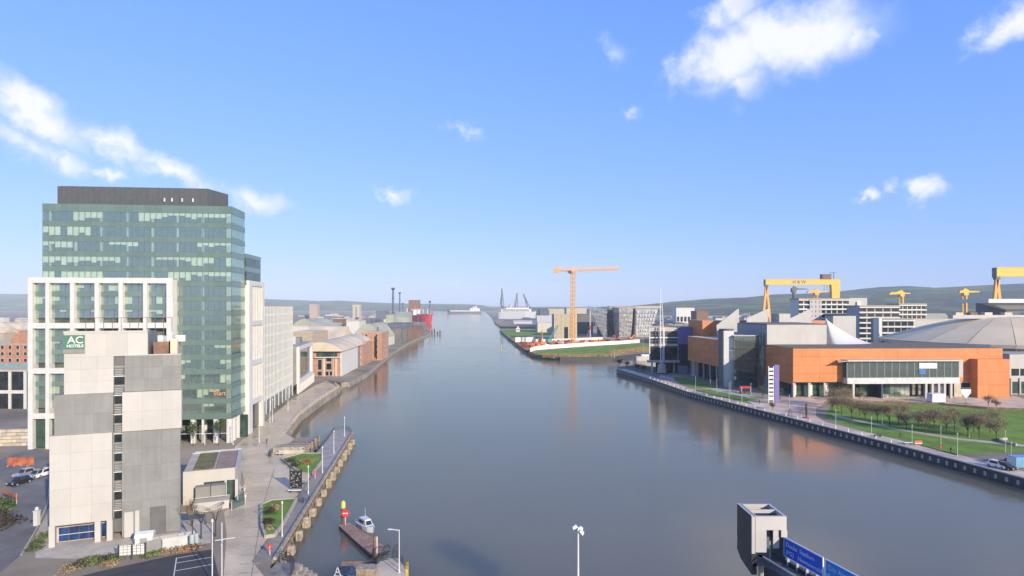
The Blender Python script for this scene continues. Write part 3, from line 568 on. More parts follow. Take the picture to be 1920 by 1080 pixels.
for b_ in range(6):
    a, c = cx_[b_][1], cx_[b_ + 1][0]
    for tier in range(3):
        for fl in range(3):
            z_h = zft - 1.45 - tier * 11.93 - fl * 3.5 - (0 if fl == 0 else .0)
            z_l = z_h - 2.2
            if b_ > 1 and tier > 0: continue
            np_ = 2 if b_ == 0 else 3
            for q in range(np_):
                bx('bay_pane', M['tint'], tw, a + (c - a) * q / np_ + .05, a + (c - a) * (q + 1) / np_ - .05, YF + 1.2, YF + 1.26, z_l, z_h)
                if rb.random() < .35: bx('blind', M['blind'], tw, a + (c - a) * q / np_ + .07, a + (c - a) * (q + 1) / np_ - .07, YF + 1.5, YF + 1.53, z_h - rb.choice((.6, 1.2, 2.0)), z_h)
            if fl < 2: bx('bay_spandrel', M['spandrel'], tw, a, c, YF + 1.1, YF + 1.3, z_l - 1.3, z_l)
    if b_ < 2:
        bx('bay_pane', M['glassgreen'], tw, a, c, YF + 1.3, YF + 1.36, .2, zft - 37.3)
# white side frame to the river
SX = 1.2
for (y0, y1) in ((DS + .3, DS + 3.4), (DS + 13.2, DS + 15.0)): bx('frame_column', M['white'], tw, -1, SX, y0, y1, 0, zft)
for zc in (0, 11.9, 23.8, 35.6): bx('frame_beam', M['white'], tw, -.9, SX - .03, DS + 3.4, DS + 13.2, zft - zc - 1.45, zft - zc - .02)
for i in range(1, 4): bx('frame_fin', M['white'], tw, SX - .7, SX - .1, DS + 3.4 + i * 2.45 - .3, DS + 3.4 + i * 2.45 + .3, zft - 35.6, zft - 1.5)
for i in range(4): bx('side_pane', M['glassdark'], tw, -.1, 0, DS + 3.45 + i * 2.45, DS + 3.35 + (i + 1) * 2.45, .3, zft - 1.5)
# ---- river front buildings beyond the tower
def facade_frame(pa, pb):                                  # frame whose x axis runs along a river facade from near point pa to far point pb
    dx, dy = pb[0] - pa[0], pb[1] - pa[1]; return math.hypot(dx, dy), math.atan2(dy, dx)
pa, pb_ = (-84.6, 207.0), (-92.8, 259.5)
Lq, rz = facade_frame(pa, pb_)
fin = thing('finned_office', 'white finned office block standing beside the green glass tower', 'office block', (*pa, GZ), rz)
# local x runs along the quay, local y points inland (left)
Hq = 37.6
bx('body', mat('fin_window', (.14, .19, .17), .3, var=.3, scale=.5), fin, .3, Lq - .3, .06, 22, 0, Hq - .8); bx('roof', M['paleroof'], fin, 0, Lq, .0, 22, Hq - .8, Hq)
for i in range(9): bx('floor_band', M['white'], fin, .1, Lq - .1, .0, .05, 5.4 + i * 3.6, 6.25 + i * 3.6)
for i in range(25):
    x = .3 + i * (Lq - .6) / 24; bx('fin', M['white'], fin, x - .36, x + .36, -.11, .06, 0 if i % 3 == 0 else 4.8, Hq)
bx('end_wall', M['white'], fin, -.1, .3, .5, 22, 0, Hq - .02); bx('end_wall', M['white'], fin, Lq - .3, Lq + .1, .5, 22, 0, Hq - .02)
MB().lathe([(2.6, 0), (2.6, 1.6), (2.2, 2.6), (1.2, 3.2), (.1, 3.4)], 14).build('roof_dome', M['lwhite'], fin, (4, 8, Hq))
pa, pb_ = (-91.8, 263.0), (-99.0, 306.0); Lq, rz = facade_frame(pa, pb_)
dk = thing('framed_office', 'grey office block with a big white window frame facing the river', 'office block', (*pa, GZ), rz)
Hd = 20.3
bx('body', M['grey'], dk, 0, Lq, .6, 24, 4.2, Hd - .4); bx('roof', M['roofgrey'], dk, -.1, Lq + .1, .4, 24, Hd - .4, Hd)
for (a, c, e, f) in ((0, 2.2, 4.2, Hd), (Lq - 8, Lq - 6, 4.2, Hd)): bx('frame_post', M['white'], dk, a, c, -.6, .6, e, f)
bx('frame_beam', M['white'], dk, 2.2, Lq - 8, -.58, .6, Hd - 1.6, Hd - .02); bx('frame_beam', M['white'], dk, 2.2, Lq - 8, -.58, .6, 4.2, 6.2)
for i in range(9): bx('curtain_pane', M['glassgreen'], dk, 6 + i * 2.35, 6 + i * 2.35 + 2.25, .3, .55, 6.2, Hd - 1.7)
bx('frame_infill', M['white'], dk, 2.2, 5.9, .1, .6, 6.2, Hd - 1.6)
for i in range(12): bx('colonnade_post', M['white'], dk, .2 + i * (Lq - 1) / 11, .9 + i * (Lq - 1) / 11, -.4, .5, 0, 4.2)
bx('shop_front', M['glassdark'], dk, .2, Lq - .2, 3.5, 3.6, 0, 4.2)
MB().lathe([(6.5, 0), (6.5, 3.4), (6.0, 3.6), (.2, 3.7)], 24).build('roof_drum', M['white'], dk, (21, 11, Hd)); bx('plant_room', M['grey'], dk, 29, 35, 4, 9, Hd, Hd + 2.6)
# curved roof building: brick end, white flank
Kc = (-92.0, 331.0); rz = math.atan2(.997, -.06)
cv = thing('curved_roof_building', 'brick and white quayside building under a wide curved pale roof', 'building', (*Kc, GZ), rz)
LC, WC = 96.0, 27.0
arc = [(WC * i / 14, 14.2 + 4.3 * math.sin(math.pi * (i / 14) ** .75)) for i in range(15)]
MB().xprism([(-1.2, 13.9)] + arc[1:] + [(WC, 13.6), (-1.2, 13.5)], -2.2, LC).build('roof', M['paleroof'], cv)
bx('brick_wall', M['brick'], cv, 0, .5, .6, WC, 0, 12.8); bx('white_flank', M['white'], cv, .5, 46, 0, .5, 0, 13.5); bx('white_corner', M['white'], cv, -.1, .5, 0, .6, 0, 13.2); bx('body', M['grey'], cv, .6, LC - 1, .6, WC, 0, 13.4)
MB().xprism([(2.2, 10.6), (13, 10.6), (13, 15.5), (8, 16.5), (2.2, 14.4)], -.5, .4).build('gable_glazing', M['glassgreen'], cv)
bx('balcony', M['lwhite'], cv, -1.4, 0, .5, 14, 10.1, 10.5)
for (y0, y1) in ((2.4, 3.3), (8.8, 9.6), (4.2, 4.5)): bx('pilaster', M['paleroof'], cv, -.3, 0, y0, y1, 0, 10.1)
for (y0, y1, z0, z1) in ((5.2, 8.0, 8.0, 9.6), (5.2, 8.0, 3.6, 7.0), (4.9, 6.3, .4, 2.7), (6.8, 8.4, .4, 2.7), (10.4, 12.4, 3.6, 9.0), (10.4, 12.6, .4, 2.7)):
    w_ = bx('window', M['lwhite'], cv, -.12, .02, y0 - .12, y1 + .12, z0 - .12, z1 + .12); bx('pane', M['glassdark'], w_, -.2, -.13, y0, y1, z0, z1)
def brick_block(pa, e_dir, L_, W_, H_, label, name, m, storeys, bays, gable=False):
    o = thing(name, label, 'building', (*pa, GZ), e_dir)
    bx('wall', m, o, 0, L_, 0, W_, 0, H_)
    bx('roof', M['paleroof'], o, -.3, L_ + .3, -.3, W_ + .3, H_, H_ + .4)
    fh = H_ / storeys
    for s_ in range(storeys):
        for i in range(bays):
            x = L_ * (i + .5) / bays; w_ = bx('window', M['lwhite'], o, x - .8, x + .8, -.06, .02, fh * s_ + .9, fh * s_ + 2.7); bx('pane', M['glassdark'], w_, x - .68, x + .68, -.1, -.061, fh * s_ + 1, fh * s_ + 2.6)
        for i in range(max(2, bays // 3)):
            y = W_ * (i + .5) / max(2, bays // 3); w_ = bx('window', M['lwhite'], o, -.06, .02, y - .9, y + .9, fh * s_ + .9, fh * s_ + 2.7); bx('pane', M['glassdark'], w_, -.1, -.061, y - .75, y + .75, fh * s_ + 1, fh * s_ + 2.6)
    return o
bo = brick_block((-94.5, 388), R(92), 30, 9, 14.5, 'salmon brick quayside block next to the curved roof building', 'brick_block', M['brick'], 4, 7)
bo = brick_block((-91.0, 428), R(91), 26, 14, 19.5, 'taller salmon brick block with stair glazing along the quay', 'brick_block', M['brick'], 5, 6)
bx('stair_glazing', M['glassdark'], bo, -.2, -.12, 3.2, 5.0, 2, 17); bx('chimney', M['brown'], bo, 3, 4, 3, 4, 19.9, 23)
# ---- background at the far left, behind the hotel
def at(px, Y): return (xat(px, Y), Y)
rbk = brick_block(at(-60, 300), 0, 30, 18, zat(646, 300) - GZ, 'old red brick warehouse behind the road, left of the glass tower', 'brick_warehouse', M['brick'], 6, 8)
MB().yprism([(21, zat(646, 300) - GZ), (30, zat(646, 300) - GZ), (30, zat(636, 300) - GZ), (25.5, zat(620, 300) - GZ), (21, zat(636, 300) - GZ)], -.2, 8).build('gable', M['brick'], rbk)
o = thing('green_roof_shed', 'low building with pale green roof in front of the brick warehouse', 'building', (*at(-60, 262), GZ), 0)
bx('wall', M['conc'], o, 0, 34, 0, 12, 0, zat(700, 262) - GZ); MB().xprism([(-1, zat(700, 262) - GZ), (13, zat(700, 262) - GZ), (6, zat(684, 262) - GZ)], -1, 35).build('roof', mat('copper_green_roof', (.22, .36, .28), .7), o)
o = thing('white_frame_building', 'white framed two-storey building with dark openings beside the road', 'building', (*at(-70, 225), GZ), 0)
hw = zat(694, 225) - GZ
bx('wall', M['glassdark'], o, 0, 23, .4, 12, 0, hw - .5); bx('roof', M['paleroof'], o, 0, 23.2, -.1, 12, hw - .5, hw)
for i in range(5): bx('post', M['white'], o, i * 5.6 - .1, i * 5.6 + .8, 0, .5, 0, hw - .5)
bx('beam', M['white'], o, 0, 23, .02, .5, hw - 8.6, hw - 7.4)
o = thing('stone_embankment', 'rough pale stone wall banked above the road behind the glass tower', 'wall', (*gp(-40, 838), GZ), .15)
rs = random.Random(5)
for r_ in range(5):
    for i in range(13):
        x = i * 1.15 + (r_ % 2) * .5; MB().box(x, x + 1.08, r_ * .9 + rs.uniform(-.1, .1), r_ * .9 + 1.4, r_ * .75, r_ * .75 + .72).build('stone', M['stone'] if rs.random() < .6 else M['paleroof'], o)
# ================================================================== LEFT QUAY: JETTY, PONTOON, STREET FURNITURE
mbj = thing('piled_jetty', 'long timber edged jetty on concrete piles beside the promenade', 'jetty', (*JA, 0), 0)
def loc(p): return (p[0] - JA[0], p[1] - JA[1])
fing = [jp(jn * .58, 0), jp(jn, 0), gp(650, 804), gp(626, 806), gp(613, 826), gp(592, 851), jp(jn * .585, 6)]
deck = MB().prism([loc(jp(0, 0)), loc(jp(jn * .58, 0)), loc(jp(jn * .58, 3.0)), loc(jp(0, 2.9))], 1.9, GZ + .01); deck.build('deck', M['decking'], mbj)
MB().prism([loc(p) for p in [jp(jn * .5801, 0)] + fing[1:6] + [jp(jn * .5801, 6)]], 1.9, GZ + .012).build('finger_deck', mat('jetty_paving', (.34, .31, .28), .85, var=.12, scale=.6), mbj)
e0, e1 = loc(jp(0, -.15)), loc(jp(jn, -.15))
MB().bar((*e0, GZ + .15), (*e1, GZ + .15), .5, .42).build('edge_beam', M['pile'], mbj)
MB().bar((*e0, 1.5), (*e1, 1.5), .35, .5).build('edge_beam', M['wood'], mbj)
rp = random.Random(4)
npile = 15
for i in range(npile):
    s_ = jn * (i + .35) / npile; x, y = loc(jp(s_, -.75))
    w_ = rp.uniform(.42, .6); h = rp.uniform(.9, 1.7)
    pm = MB().box(x - w_, x + w_, y - .55, y + .55, -3, h)
    pm.hexa([(x - w_, y - .55, h), (x + w_, y - .55, h), (x + w_, y + .55, h), (x - w_, y + .55, h), (x - w_ * .8, y - .4, h + .35), (x + w_ * .8, y - .4, h + .35), (x + w_ * .8, y + .4, h + .35), (x - w_ * .8, y + .4, h + .35)])
    pm.build('fender_pile', M['pile'], mbj)
    x2, y2 = loc(jp(s_ + jn / npile * .45, .3)); MB().box(x2 - .3, x2 + .3, y2 - .3, y2 + .3, -3, 1.9).build('support_pile', M['wood'], mbj)
    x3, y3 = loc(jp(s_ + jn / npile * .3, -.35)); MB().bar((x3, y3, 1.9), (x3 + ju[0] * 1.6, y3 + ju[1] * 1.6, .2), .25, .25).build('brace', M['wood'], mbj)
rail_p = [jp(jn, .2), gp(650, 804.6), gp(627, 806.6), gp(614, 826), gp(593, 850.5)]
def railing(pts, label, h=1.1, m=None, step=1.6, bars=2, name='railing', r=.035, base=GZ):
    o = thing(name, label, 'railing', (*pts[0], base)); m = m or M['dark']; ox, oy = pts[0]
    for i in range(len(pts) - 1):
        (a, b_), (c, d) = pts[i], pts[i + 1]; L_ = math.hypot(c - a, d - b_); n = max(1, round(L_ / step))
        for k in range(n + (1 if i == len(pts) - 2 else 0)):
            x, y = a + (c - a) * k / n - ox, b_ + (d - b_) * k / n - oy; MB().tube((x, y, 0), (x, y, h), r, n=5).build('post', m, o)
        for q in range(bars): MB().bar((a - ox, b_ - oy, h - q * h / bars), (c - ox, d - oy, h - q * h / bars), .07, .07).build('rail', m, o)
    return o
railing(rail_p, 'dark railing curving round the end of the piled jetty', bars=3, step=1.2)
# lamps
def lamp_post(px, py, h, label, group=None, head='spike', m=None):
    x, y = gp(px, py); o = thing('lamp_post', label, 'lamp post', (x, y, GZ), 0, group); m = m or M['lwhite']
    MB().tube((0, 0, 0), (0, 0, .5), .13, .12, 8).build('base', m, o); MB().tube((0, 0, .5), (0, 0, h), .085, .055, 8).build('pole', m, o)
    if head == 'spike': MB().lathe([(.06, h), (.16, h + .05), (.16, h + .3), (.05, h + .42)], 8).build('lantern', m, o)
    elif head == 'arm':
        MB().bar((0, 0, h - .1), (-1.1, 0, h + .05), .09, .09).build('arm', m, o); MB().box(-1.6, -1.0, -.14, .14, h, h + .1).build('lantern', m, o)
    elif head == 'cross':
        MB().bar((-.9, 0, h * .72), (1.6, .4, h * .72 + .25), .09, .09).build('arm', m, o); MB().bar((.4, -1.0, h * .70), (-.3, 1.0, h * .70), .09, .09).build('arm', m, o)
    return o
for (px, pyb, pyt) in ((646, 818, 782), (626, 850, 808), (604.5, 887, 838), (578, 926, 874), (529, 1006, 941)):
    Y = gp(px, pyb)[1]; lamp_post(px, pyb, zat(pyt, Y) - GZ - .3, 'slim white lamp post standing along the piled jetty', 'lamp posts along the jetty')
for (px, pyb, pyt) in ((486, 829, 788), (437, 834, 797), (506, 792, 752), (511, 790, 748), (540, 770, 728)):
    Y = gp(px, pyb)[1]; lamp_post(px, pyb, zat(pyt, Y) - GZ - .3, 'slim pale lamp post on the promenade before the white office fronts', 'lamp posts along the promenade')
lamp_post(398, 1092, 8.2, 'tall plain white pole at the corner of the car park', None, 'spike'); lamp_post(416, 1100, 8.6, 'tall white pole with crossed arms beside the promenade edge', None, 'cross')
# quay fence along main quay
railing([gp(549, 792), gp(562, 777.5), gp(598, 750.5), gp(636, 726.5), gp(628, 720.5)], 'pale post and rail fence along the main quay edge', m=M['paleroof'], step=2.6, r=.09)
# fender timbers on main quay wall
fw = thing('quay_fender', 'pale timber fender beam fixed along the main quay wall', 'fender')
for (a, c) in ((gp(539, 811, 1.2), gp(565, 778.5, 1.2)), (gp(565, 778.5, 1.2), gp(601, 751.5, 1.2)), (gp(601, 751.5, 1.2), gp(639, 727, 1.2))):
    MB().bar((a[0] + .6, a[1], 1.5), (c[0] + .6, c[1], 1.5), .7, .6).build('beam', M['pile'], fw)
    for k in range(9):
        x, y = a[0] + (c[0] - a[0]) * (k + .5) / 9 + .55, a[1] + (c[1] - a[1]) * (k + .5) / 9; MB().box(x - .3, x + .3, y - .3, y + .3, -2, 2.3).build('fender_post', M['pile'] if k % 2 else M['wood'], fw)
# old landing stage with steps
ls = thing('landing_stage', 'old stepped timber landing stage between promenade and jetty', 'landing stage', (*gp(512, 850), GZ), R(4))
lw_ = (gp(570, 850)[0] - gp(512, 850)[0])
for i in range(4): bx('step', M['wood'] if i % 2 else M['pile'], ls, i * .5, lw_ - i * .2, i * 2.6, i * 2.6 + 2.5, -.4 - i * .0, 1.5 - i * .32)
bx('deck', M['decking'], ls, 1.0, lw_ - .5, 10.5, 18, -.3, .25); bx('parapet', M['conc'], ls, 1.5, lw_ - .2, -.6, -.1, -.2, .9); bx('parapet', M['brown'], ls, 2.2, lw_ - .4, 10.0, 10.4, -.3, .8)
for i in range(5): MB().tube((lw_ - .2, i * 4, -5.5), (lw_ - .2, i * 4, 1.3), .35, n=8).build('pile', M['wood'], ls)
# raised planters with lawn, kerb and shrubs
def foliage(n, rx, ry, rz_, size, seed, flat=False):
    r_ = random.Random(seed); mb = MB()
    for i in range(n):
        while True:
            x, y, z = r_.uniform(-1, 1), r_.uniform(-1, 1), r_.uniform(-.1, 1)
            if x * x + y * y + z * z < 1: break
        k = .75 + .5 * noise.noise(Vector((x * 2 + seed, y * 2, z * 2)))
        p = Vector((x * rx * k, y * ry * k, z * rz_ * k)); a = Vector((r_.uniform(-1, 1), r_.uniform(-1, 1), r_.uniform(-.6, 1))).normalized() * size * r_.uniform(.6, 1.4); b_ = a.orthogonal().normalized() * size * .55
        mb.poly([p - a, p + b_, p + a, p - b_])
    return mb
def shrub(px, py, rx, rz_, label, m, seed, group=None, n=260, z=GZ, name='shrub', size=.16):
    x, y = gp(px, py, z); o = thing(name, label, 'shrub', (x, y, z), 0, group)
    foliage(n, rx, rx, rz_, size, seed).build('foliage', m, o); st = MB(); r_ = random.Random(seed)
    for i in range(5): st.tube((0, 0, 0), (r_.uniform(-.6, .6) * rx, r_.uniform(-.6, .6) * rx, rz_ * .7), .04, .02, 5)
    st.build('stem', M['bark'], o); return o
mrust = mat('copper_foliage', (.34, .16, .06), .9, var=.3, scale=1.5); mdry = mat('dry_grass_tuft', (.30, .22, .12), .95, var=.3, scale=1.5); mdark = mat('dark_shrub', (.055, .045, .03), .95, var=.4, scale=2); mgreen = mat('bright_shrub', (.12, .17, .045), .9, var=.35, scale=1.5)
def planter(pts, label):
    o = thing('planter', label, 'planter', (*pts[0], GZ)); P = [(p[0] - pts[0][0], p[1] - pts[0][1]) for p in pts]
    cx, cy = sum(p[0] for p in P) / len(P), sum(p[1] for p in P) / len(P)
    MB().prism([(cx + (x - cx) * .96, cy + (y - cy) * .96) for x, y in P], 0, .42).build('lawn', M['grass'], o)
    for i in range(len(P)):
        a, c = P[i], P[(i + 1) % len(P)]; MB().bar((*a, .28), (*c, .28), .4, .56).build('kerb', M['stone'], o)
    return o
planter([gp(528, 863), gp(562, 889), gp(584, 893), gp(604, 866), gp(603, 853), gp(566, 853)], 'raised lawn planter with copper shrubs near the black artwork panel')
planter([gp(490, 950), gp(510, 941), gp(556, 938), gp(531, 985), gp(514, 1007), gp(498, 1009), gp(491, 990)], 'raised lawn planter with brown shrubs close to the red lifebuoy')
for i, (px, py, r_, h, m_, lb) in enumerate(((545, 866, 2.4, 1.2, mdark, 'low dark shrub in the planter near the artwork panel'), (553, 874, 1.8, 1.0, mdark, 'dark brown shrub overhanging the planter kerb by the artwork panel'), (575, 868, 2.0, 1.5, mrust, 'copper leaved shrub in the middle of the planter lawn'),
                                             (505, 962, 1.7, 1.3, mdark, 'dark shrub at the promenade corner of the long planter'), (517, 955, 1.3, 1.3, mdry, 'tuft of tan grass beside the dark shrub in the planter'), (503, 980, 1.4, 1.2, mdark, 'round dark shrub halfway along the long planter'), (505, 992, 1.0, .9, mdry, 'small tan tuft at the narrow end of the long planter'))):
    shrub(px, py, r_, h, lb, m_, 20 + i, z=GZ + .42)
# artwork panel, bench, lifebuoys
o = thing('artwork_panel', 'black frame with speckled artwork lying beside the planter', 'artwork panel', (*gp(543, 917), GZ), R(2))
wA = xat(565, gp(555, 917)[1]) - xat(543, gp(555, 917)[1])
am = bpy.data.materials.new('speckled_artwork'); am.use_nodes = True; N = am.node_tree.nodes; Lk = am.node_tree.links
t = N.new('ShaderNodeTexCoord'); v_ = N.new('ShaderNodeTexVoronoi'); v_.inputs['Scale'].default_value = 2.6; Lk.new(t.outputs['Object'], v_.inputs['Vector']); c_ = N.new('ShaderNodeValToRGB'); c_.color_ramp.elements[0].color = (.35, .34, .32, 1); c_.color_ramp.elements[0].position = .15; c_.color_ramp.elements[1].color = (.015, .015, .017, 1); c_.color_ramp.elements[1].position = .45
Lk.new(v_.outputs['Distance'], c_.inputs[0]); Lk.new(c_.outputs[0], N['Principled BSDF'].inputs['Base Color'])
bx('board', am, o, .15, wA - .15, .06, .14, .2, 3.6); bx('frame_post', M['dark'], o, -.05, .15, 0, .2, 0, 4.4); bx('frame_post', M['dark'], o, wA - .15, wA + .05, 0, .2, 0, 4.0); bx('frame_rail', M['dark'], o, .15, wA - .15, .02, .18, 3.6, 3.75); bx('frame_rail', M['dark'], o, .15, wA - .15, .02, .18, .06, .2)
def bench(px, py, w_, rz, label, m):
    o = thing('bench', label, 'bench', (*gp(px, py), GZ), rz)
    bx('seat', m, o, -w_ / 2, w_ / 2, -.45, .45, .42, .55)
    for s_ in (-1, 1): bx('leg', M['dark'], o, s_ * (w_ / 2 - .4) - .12, s_ * (w_ / 2 - .4) + .12, -.35, .35, 0, .42)
bench(553, 923, 2.6, R(2), 'wide white bench in front of the speckled artwork panel', M['lwhite']); bench(525, 853, 1.8, 0, 'low white bench at the foot of the landing stage', M['lwhite']); bench(568, 907, 1.2, R(80), 'small grey bench behind the artwork panel', M['steel'])
def lifebuoy(px, py, label, h=1.5, sc_=1.0):
    o = thing('lifebuoy_stand', label, 'lifebuoy', (*gp(px, py), GZ)); MB().tube((0, 0, 0), (0, 0, h), .06, n=6).build('post', M['lwhite'], o)
    mb = MB(); nn = 14
    for i in range(nn):
        a, c = 2 * math.pi * i / nn, 2 * math.pi * (i + 1) / nn; mb.tube((.3 * math.cos(a), -.1, h - .3 + .3 * math.sin(a)), (.3 * math.cos(c), -.1, h - .3 + .3 * math.sin(c)), .085, n=6)
    mb.build('ring', M['red'], o); bx('housing', M['red'], o, -.3, .3, -.02, .08, h - .65, h + .05)
lifebuoy(591, 897, 'red lifebuoy stand near the copper shrub planter'); lifebuoy(506, 1040, 'red lifebuoy stand at the corner where the jetty begins'); lifebuoy(1515, 791, 'red lifebuoy stand beside the dark standing sculpture'); lifebuoy(1764, 847, 'red lifebuoy stand beside the lawn with the bare trees')
o = thing('litter_bin', 'small black litter bin at the near end of the landing stage', 'bin', (*gp(506, 856), GZ)); MB().lathe([(.38, 0), (.42, .9), (.42, 1.1)], 12).build('body', M['dark'], o); MB().lathe([(.45, 1.1), (.45, 1.2), (.1, 1.4)], 12).build('lid', M['dark'], o)
o = thing('bollard_cluster', 'pair of dark mooring posts beside the long planter', 'mooring post', (*gp(568, 943), GZ)); MB().tube((0, 0, 0), (0, 0, 1.0), .2, n=8).build('post', M['dark'], o); MB().tube((.9, .6, 0), (.9, .6, 1.0), .2, n=8).build('post', M['dark'], o)
# floating pontoon, mooring pile, sign and cabin boat
pz_ = .7; c4 = [gp(635, 985, pz_), gp(654, 979, pz_), gp(731, 1030, pz_), gp(694, 1039, pz_)]
pt = thing('pontoon', 'floating pontoon with reddish decking at the end of the gangway', 'pontoon', (*c4[3], 0)); O_ = c4[3]; P = [(p[0] - O_[0], p[1] - O_[1]) for p in c4]
MB().prism(P, -.5, pz_ - .12).build('float', M['dark'], pt)
mred = mat('reddish_decking', (.32, .20, .15), .85, var=.2, scale=1.5, rand=.15)
nb = 40
for i in range(nb):
    f0, f1 = i / nb, (i + .93) / nb
    A = lambda f: (P[0][0] + (P[3][0] - P[0][0]) * f, P[0][1] + (P[3][1] - P[0][1]) * f); B = lambda f: (P[1][0] + (P[2][0] - P[1][0]) * f, P[1][1] + (P[2][1] - P[1][1]) * f)
    MB().prism([A(f0), B(f0), B(f1), A(f1)], pz_ - .12, pz_).build('plank', mred, pt)
x, y = gp(646, 983, pz_); o = thing('mooring_pile', 'brown steel mooring pile with yellow cap at the pontoon tip', 'mooring pile', (x - .5, y + .9, 0)); MB().tube((0, 0, -3), (0, 0, 3.6), .36, n=12).build('pile', M['brown'], o); MB().lathe([(.42, 3.4), (.42, 4.4), (.1, 4.7)], 12).build('cap', mat('cap_yellow', (.55, .55, .12), .6), o)
o = thing('no_entry_sign', 'round red sign with white bar on a post at the pontoon tip', 'sign', (x + .25, y - .3, pz_)); MB().tube((0, 0, 0), (0, 0, 2.6), .06, n=6).build('post', M['lwhite'], o)
s_ = MB().tube((0, -.08, 2.1), (0, -.13, 2.1), .72, n=20).build('disc', M['red'], o); bx('bar', M['lwhite'], s_, -.45, .45, -.16, -.131, 2.0, 2.2)
def rot2(x, y, a): return x * math.cos(a) - y * math.sin(a), x * math.sin(a) + y * math.cos(a)
bt = thing('cabin_boat', 'small white cabin cruiser moored along the floating pontoon', 'boat', (*gp(687, 988, .3), 0), math.atan2(P[2][1] - P[1][1], P[2][0] - P[1][0])); bt.scale = (.8, .8, .8)
hl = MB(); st = []
for (x, w_, zk, zs) in ((-3.4, 1.15, -.3, .95), (-1.5, 1.35, -.4, .95), (.5, 1.35, -.4, 1.02), (2.2, .95, -.3, 1.15), (3.6, .06, .1, 1.35)):
    st.append([(x, -w_, zs), (x, -w_ * .8, zk), (x, w_ * .8, zk), (x, w_, zs)])
k = 0
for s_ in st: hl.v += s_
for i in range(4):
    for j in range(3): hl.f.append((i * 4 + j, i * 4 + j + 1, (i + 1) * 4 + j + 1, (i + 1) * 4 + j))
    hl.f.append((i * 4 + 3, i * 4, (i + 1) * 4, (i + 1) * 4 + 3))
hl.f.append((0, 1, 2, 3)); hl.build('hull', M['lwhite'], bt)
MB().hexa([(-2.2, -1.0, .98), (1.6, -.85, .98), (1.6, .85, .98), (-2.2, 1.0, .98), (-2.0, -.85, 2.25), (.7, -.7, 2.25), (.7, .7, 2.25), (-2.0, .85, 2.25)]).build('cabin', M['lwhite'], bt)
for (x0, x1) in ((-1.7, -.8), (-.6, .3)):
    for s_ in (-1, 1): MB().hexa([(x0, s_ * .99 - .02, 1.35), (x1, s_ * .97 - .02, 1.35), (x1, s_ * .97 + .02, 1.35), (x0, s_ * .99 + .02, 1.35), (x0, s_ * .90 - .02, 1.95), (x1, s_ * .88 - .02, 1.95), (x1, s_ * .88 + .02, 1.95), (x0, s_ * .90 + .02, 1.95)]).build('window', M['glassdark'], bt)
MB().hexa([(1.42, -.7, 1.2), (1.48, -.7, 1.2), (1.48, .7, 1.2), (1.42, .7, 1.2), (.86, -.6, 2.0), (.92, -.6, 2.0), (.92, .6, 2.0), (.86, .6, 2.0)]).build('windscreen', M['glassdark'], bt)
MB().tube((-1.2, .3, 2.2), (-1.3, .3, 4.3), .03, n=5).build('mast', M['lwhite'], bt); MB().bar((-3.3, -1.1, 1.5), (-3.3, 1.1, 1.5), .05, .05).bar((-3.3, -1.1, .95), (-3.3, -1.1, 1.5), .05, .05).bar((-3.3, 1.1, .95), (-3.3, 1.1, 1.5), .05, .05).build('stern_rail', M['steel'], bt)
x, y = gp(703, 1047, pz_); o = thing('mooring_pile', 'dark slim mooring pile with white stripe beside the gangway', 'mooring pile', (x, y, 0)); MB().tube((0, 0, -3), (0, 0, 4.2), .3, n=10).build('pile', M['brown'], o); MB().box(.25, .42, -.1, .1, 1.2, 4.1).build('stripe', M['lwhite'], o)
# stone pier head at the bottom of the gangway
pier = [gp(712, 1053), gp(744, 1046), gp(758, 1062), gp(764, 1100), (gp(764, 1100)[0] + 1, 60), (gp(664, 1100)[0], 60), gp(664, 1100), gp(674, 1064), gp(706, 1064)]
o = thing('pier_head', 'paved stone pier head with railing where the gangway lands', 'pier', (*pier[0], 0)); MB().prism([(p[0] - pier[0][0], p[1] - pier[0][1]) for p in pier], -3, GZ).build('wall', M['quay'], o)
MB().prism([(p[0] - pier[0][0], p[1] - pier[0][1]) for p in pier], GZ + .004, GZ + .03).build('paving', M['prom'], o)
gw = thing('gangway', 'dark arched gangway railing leading down to the floating pontoon', 'gangway', (*gp(728, 1047, 2), 0)); dxy = (gp(728, 1032, pz_)[0] - gp(728, 1047, 2)[0], gp(728, 1032, pz_)[1] - gp(728, 1047, 2)[1])
MB().bar((0, -1.2, GZ), (dxy[0] + 1.2, dxy[1] - .6, pz_ + .1), 1.5, .12).build('ramp', M['decking'], gw)
for s_ in (-.8, .8):
    arc_ = [(s_ + (dxy[0] + 1.2) * q / 8, -1.2 + (dxy[1] + .6) * q / 8, GZ + (pz_ - GZ) * q / 8 + .7 + .9 * math.sin(math.pi * q / 8)) for q in range(9)]
    mb = MB()
    for q in range(8): mb.bar(arc_[q], arc_[q + 1], .1, .1)
    for q in range(9): mb.bar((arc_[q][0], arc_[q][1], GZ + (pz_ - GZ) * q / 8), arc_[q], .06, .06)
    mb.build('handrail', M['dark'], gw)
railing([gp(712, 1054), gp(727, 1048.5), gp(744, 1047.5), gp(757, 1063)], 'dark railing round the pier head above the gangway', bars=3, step=1.0)
lamp_post(748.5, 1074, zat(993, gp(748, 1074)[1]) - GZ, 'white lamp post with side arm standing on the pier head', None, 'arm')
x, y = gp(760, 1068, 1.5); o = thing('yellow_fender', 'worn yellow fender post against the pier head', 'fender', (x + .3, y, 0))
for i in range(3): MB().tube((i * .15 - .1, -i * 1.1, -2), (i * .15 - .1, -i * 1.1, 2.6), .28, n=8).build('post', mat('worn_yellow', (.42, .34, .06), .8, var=.3), o)
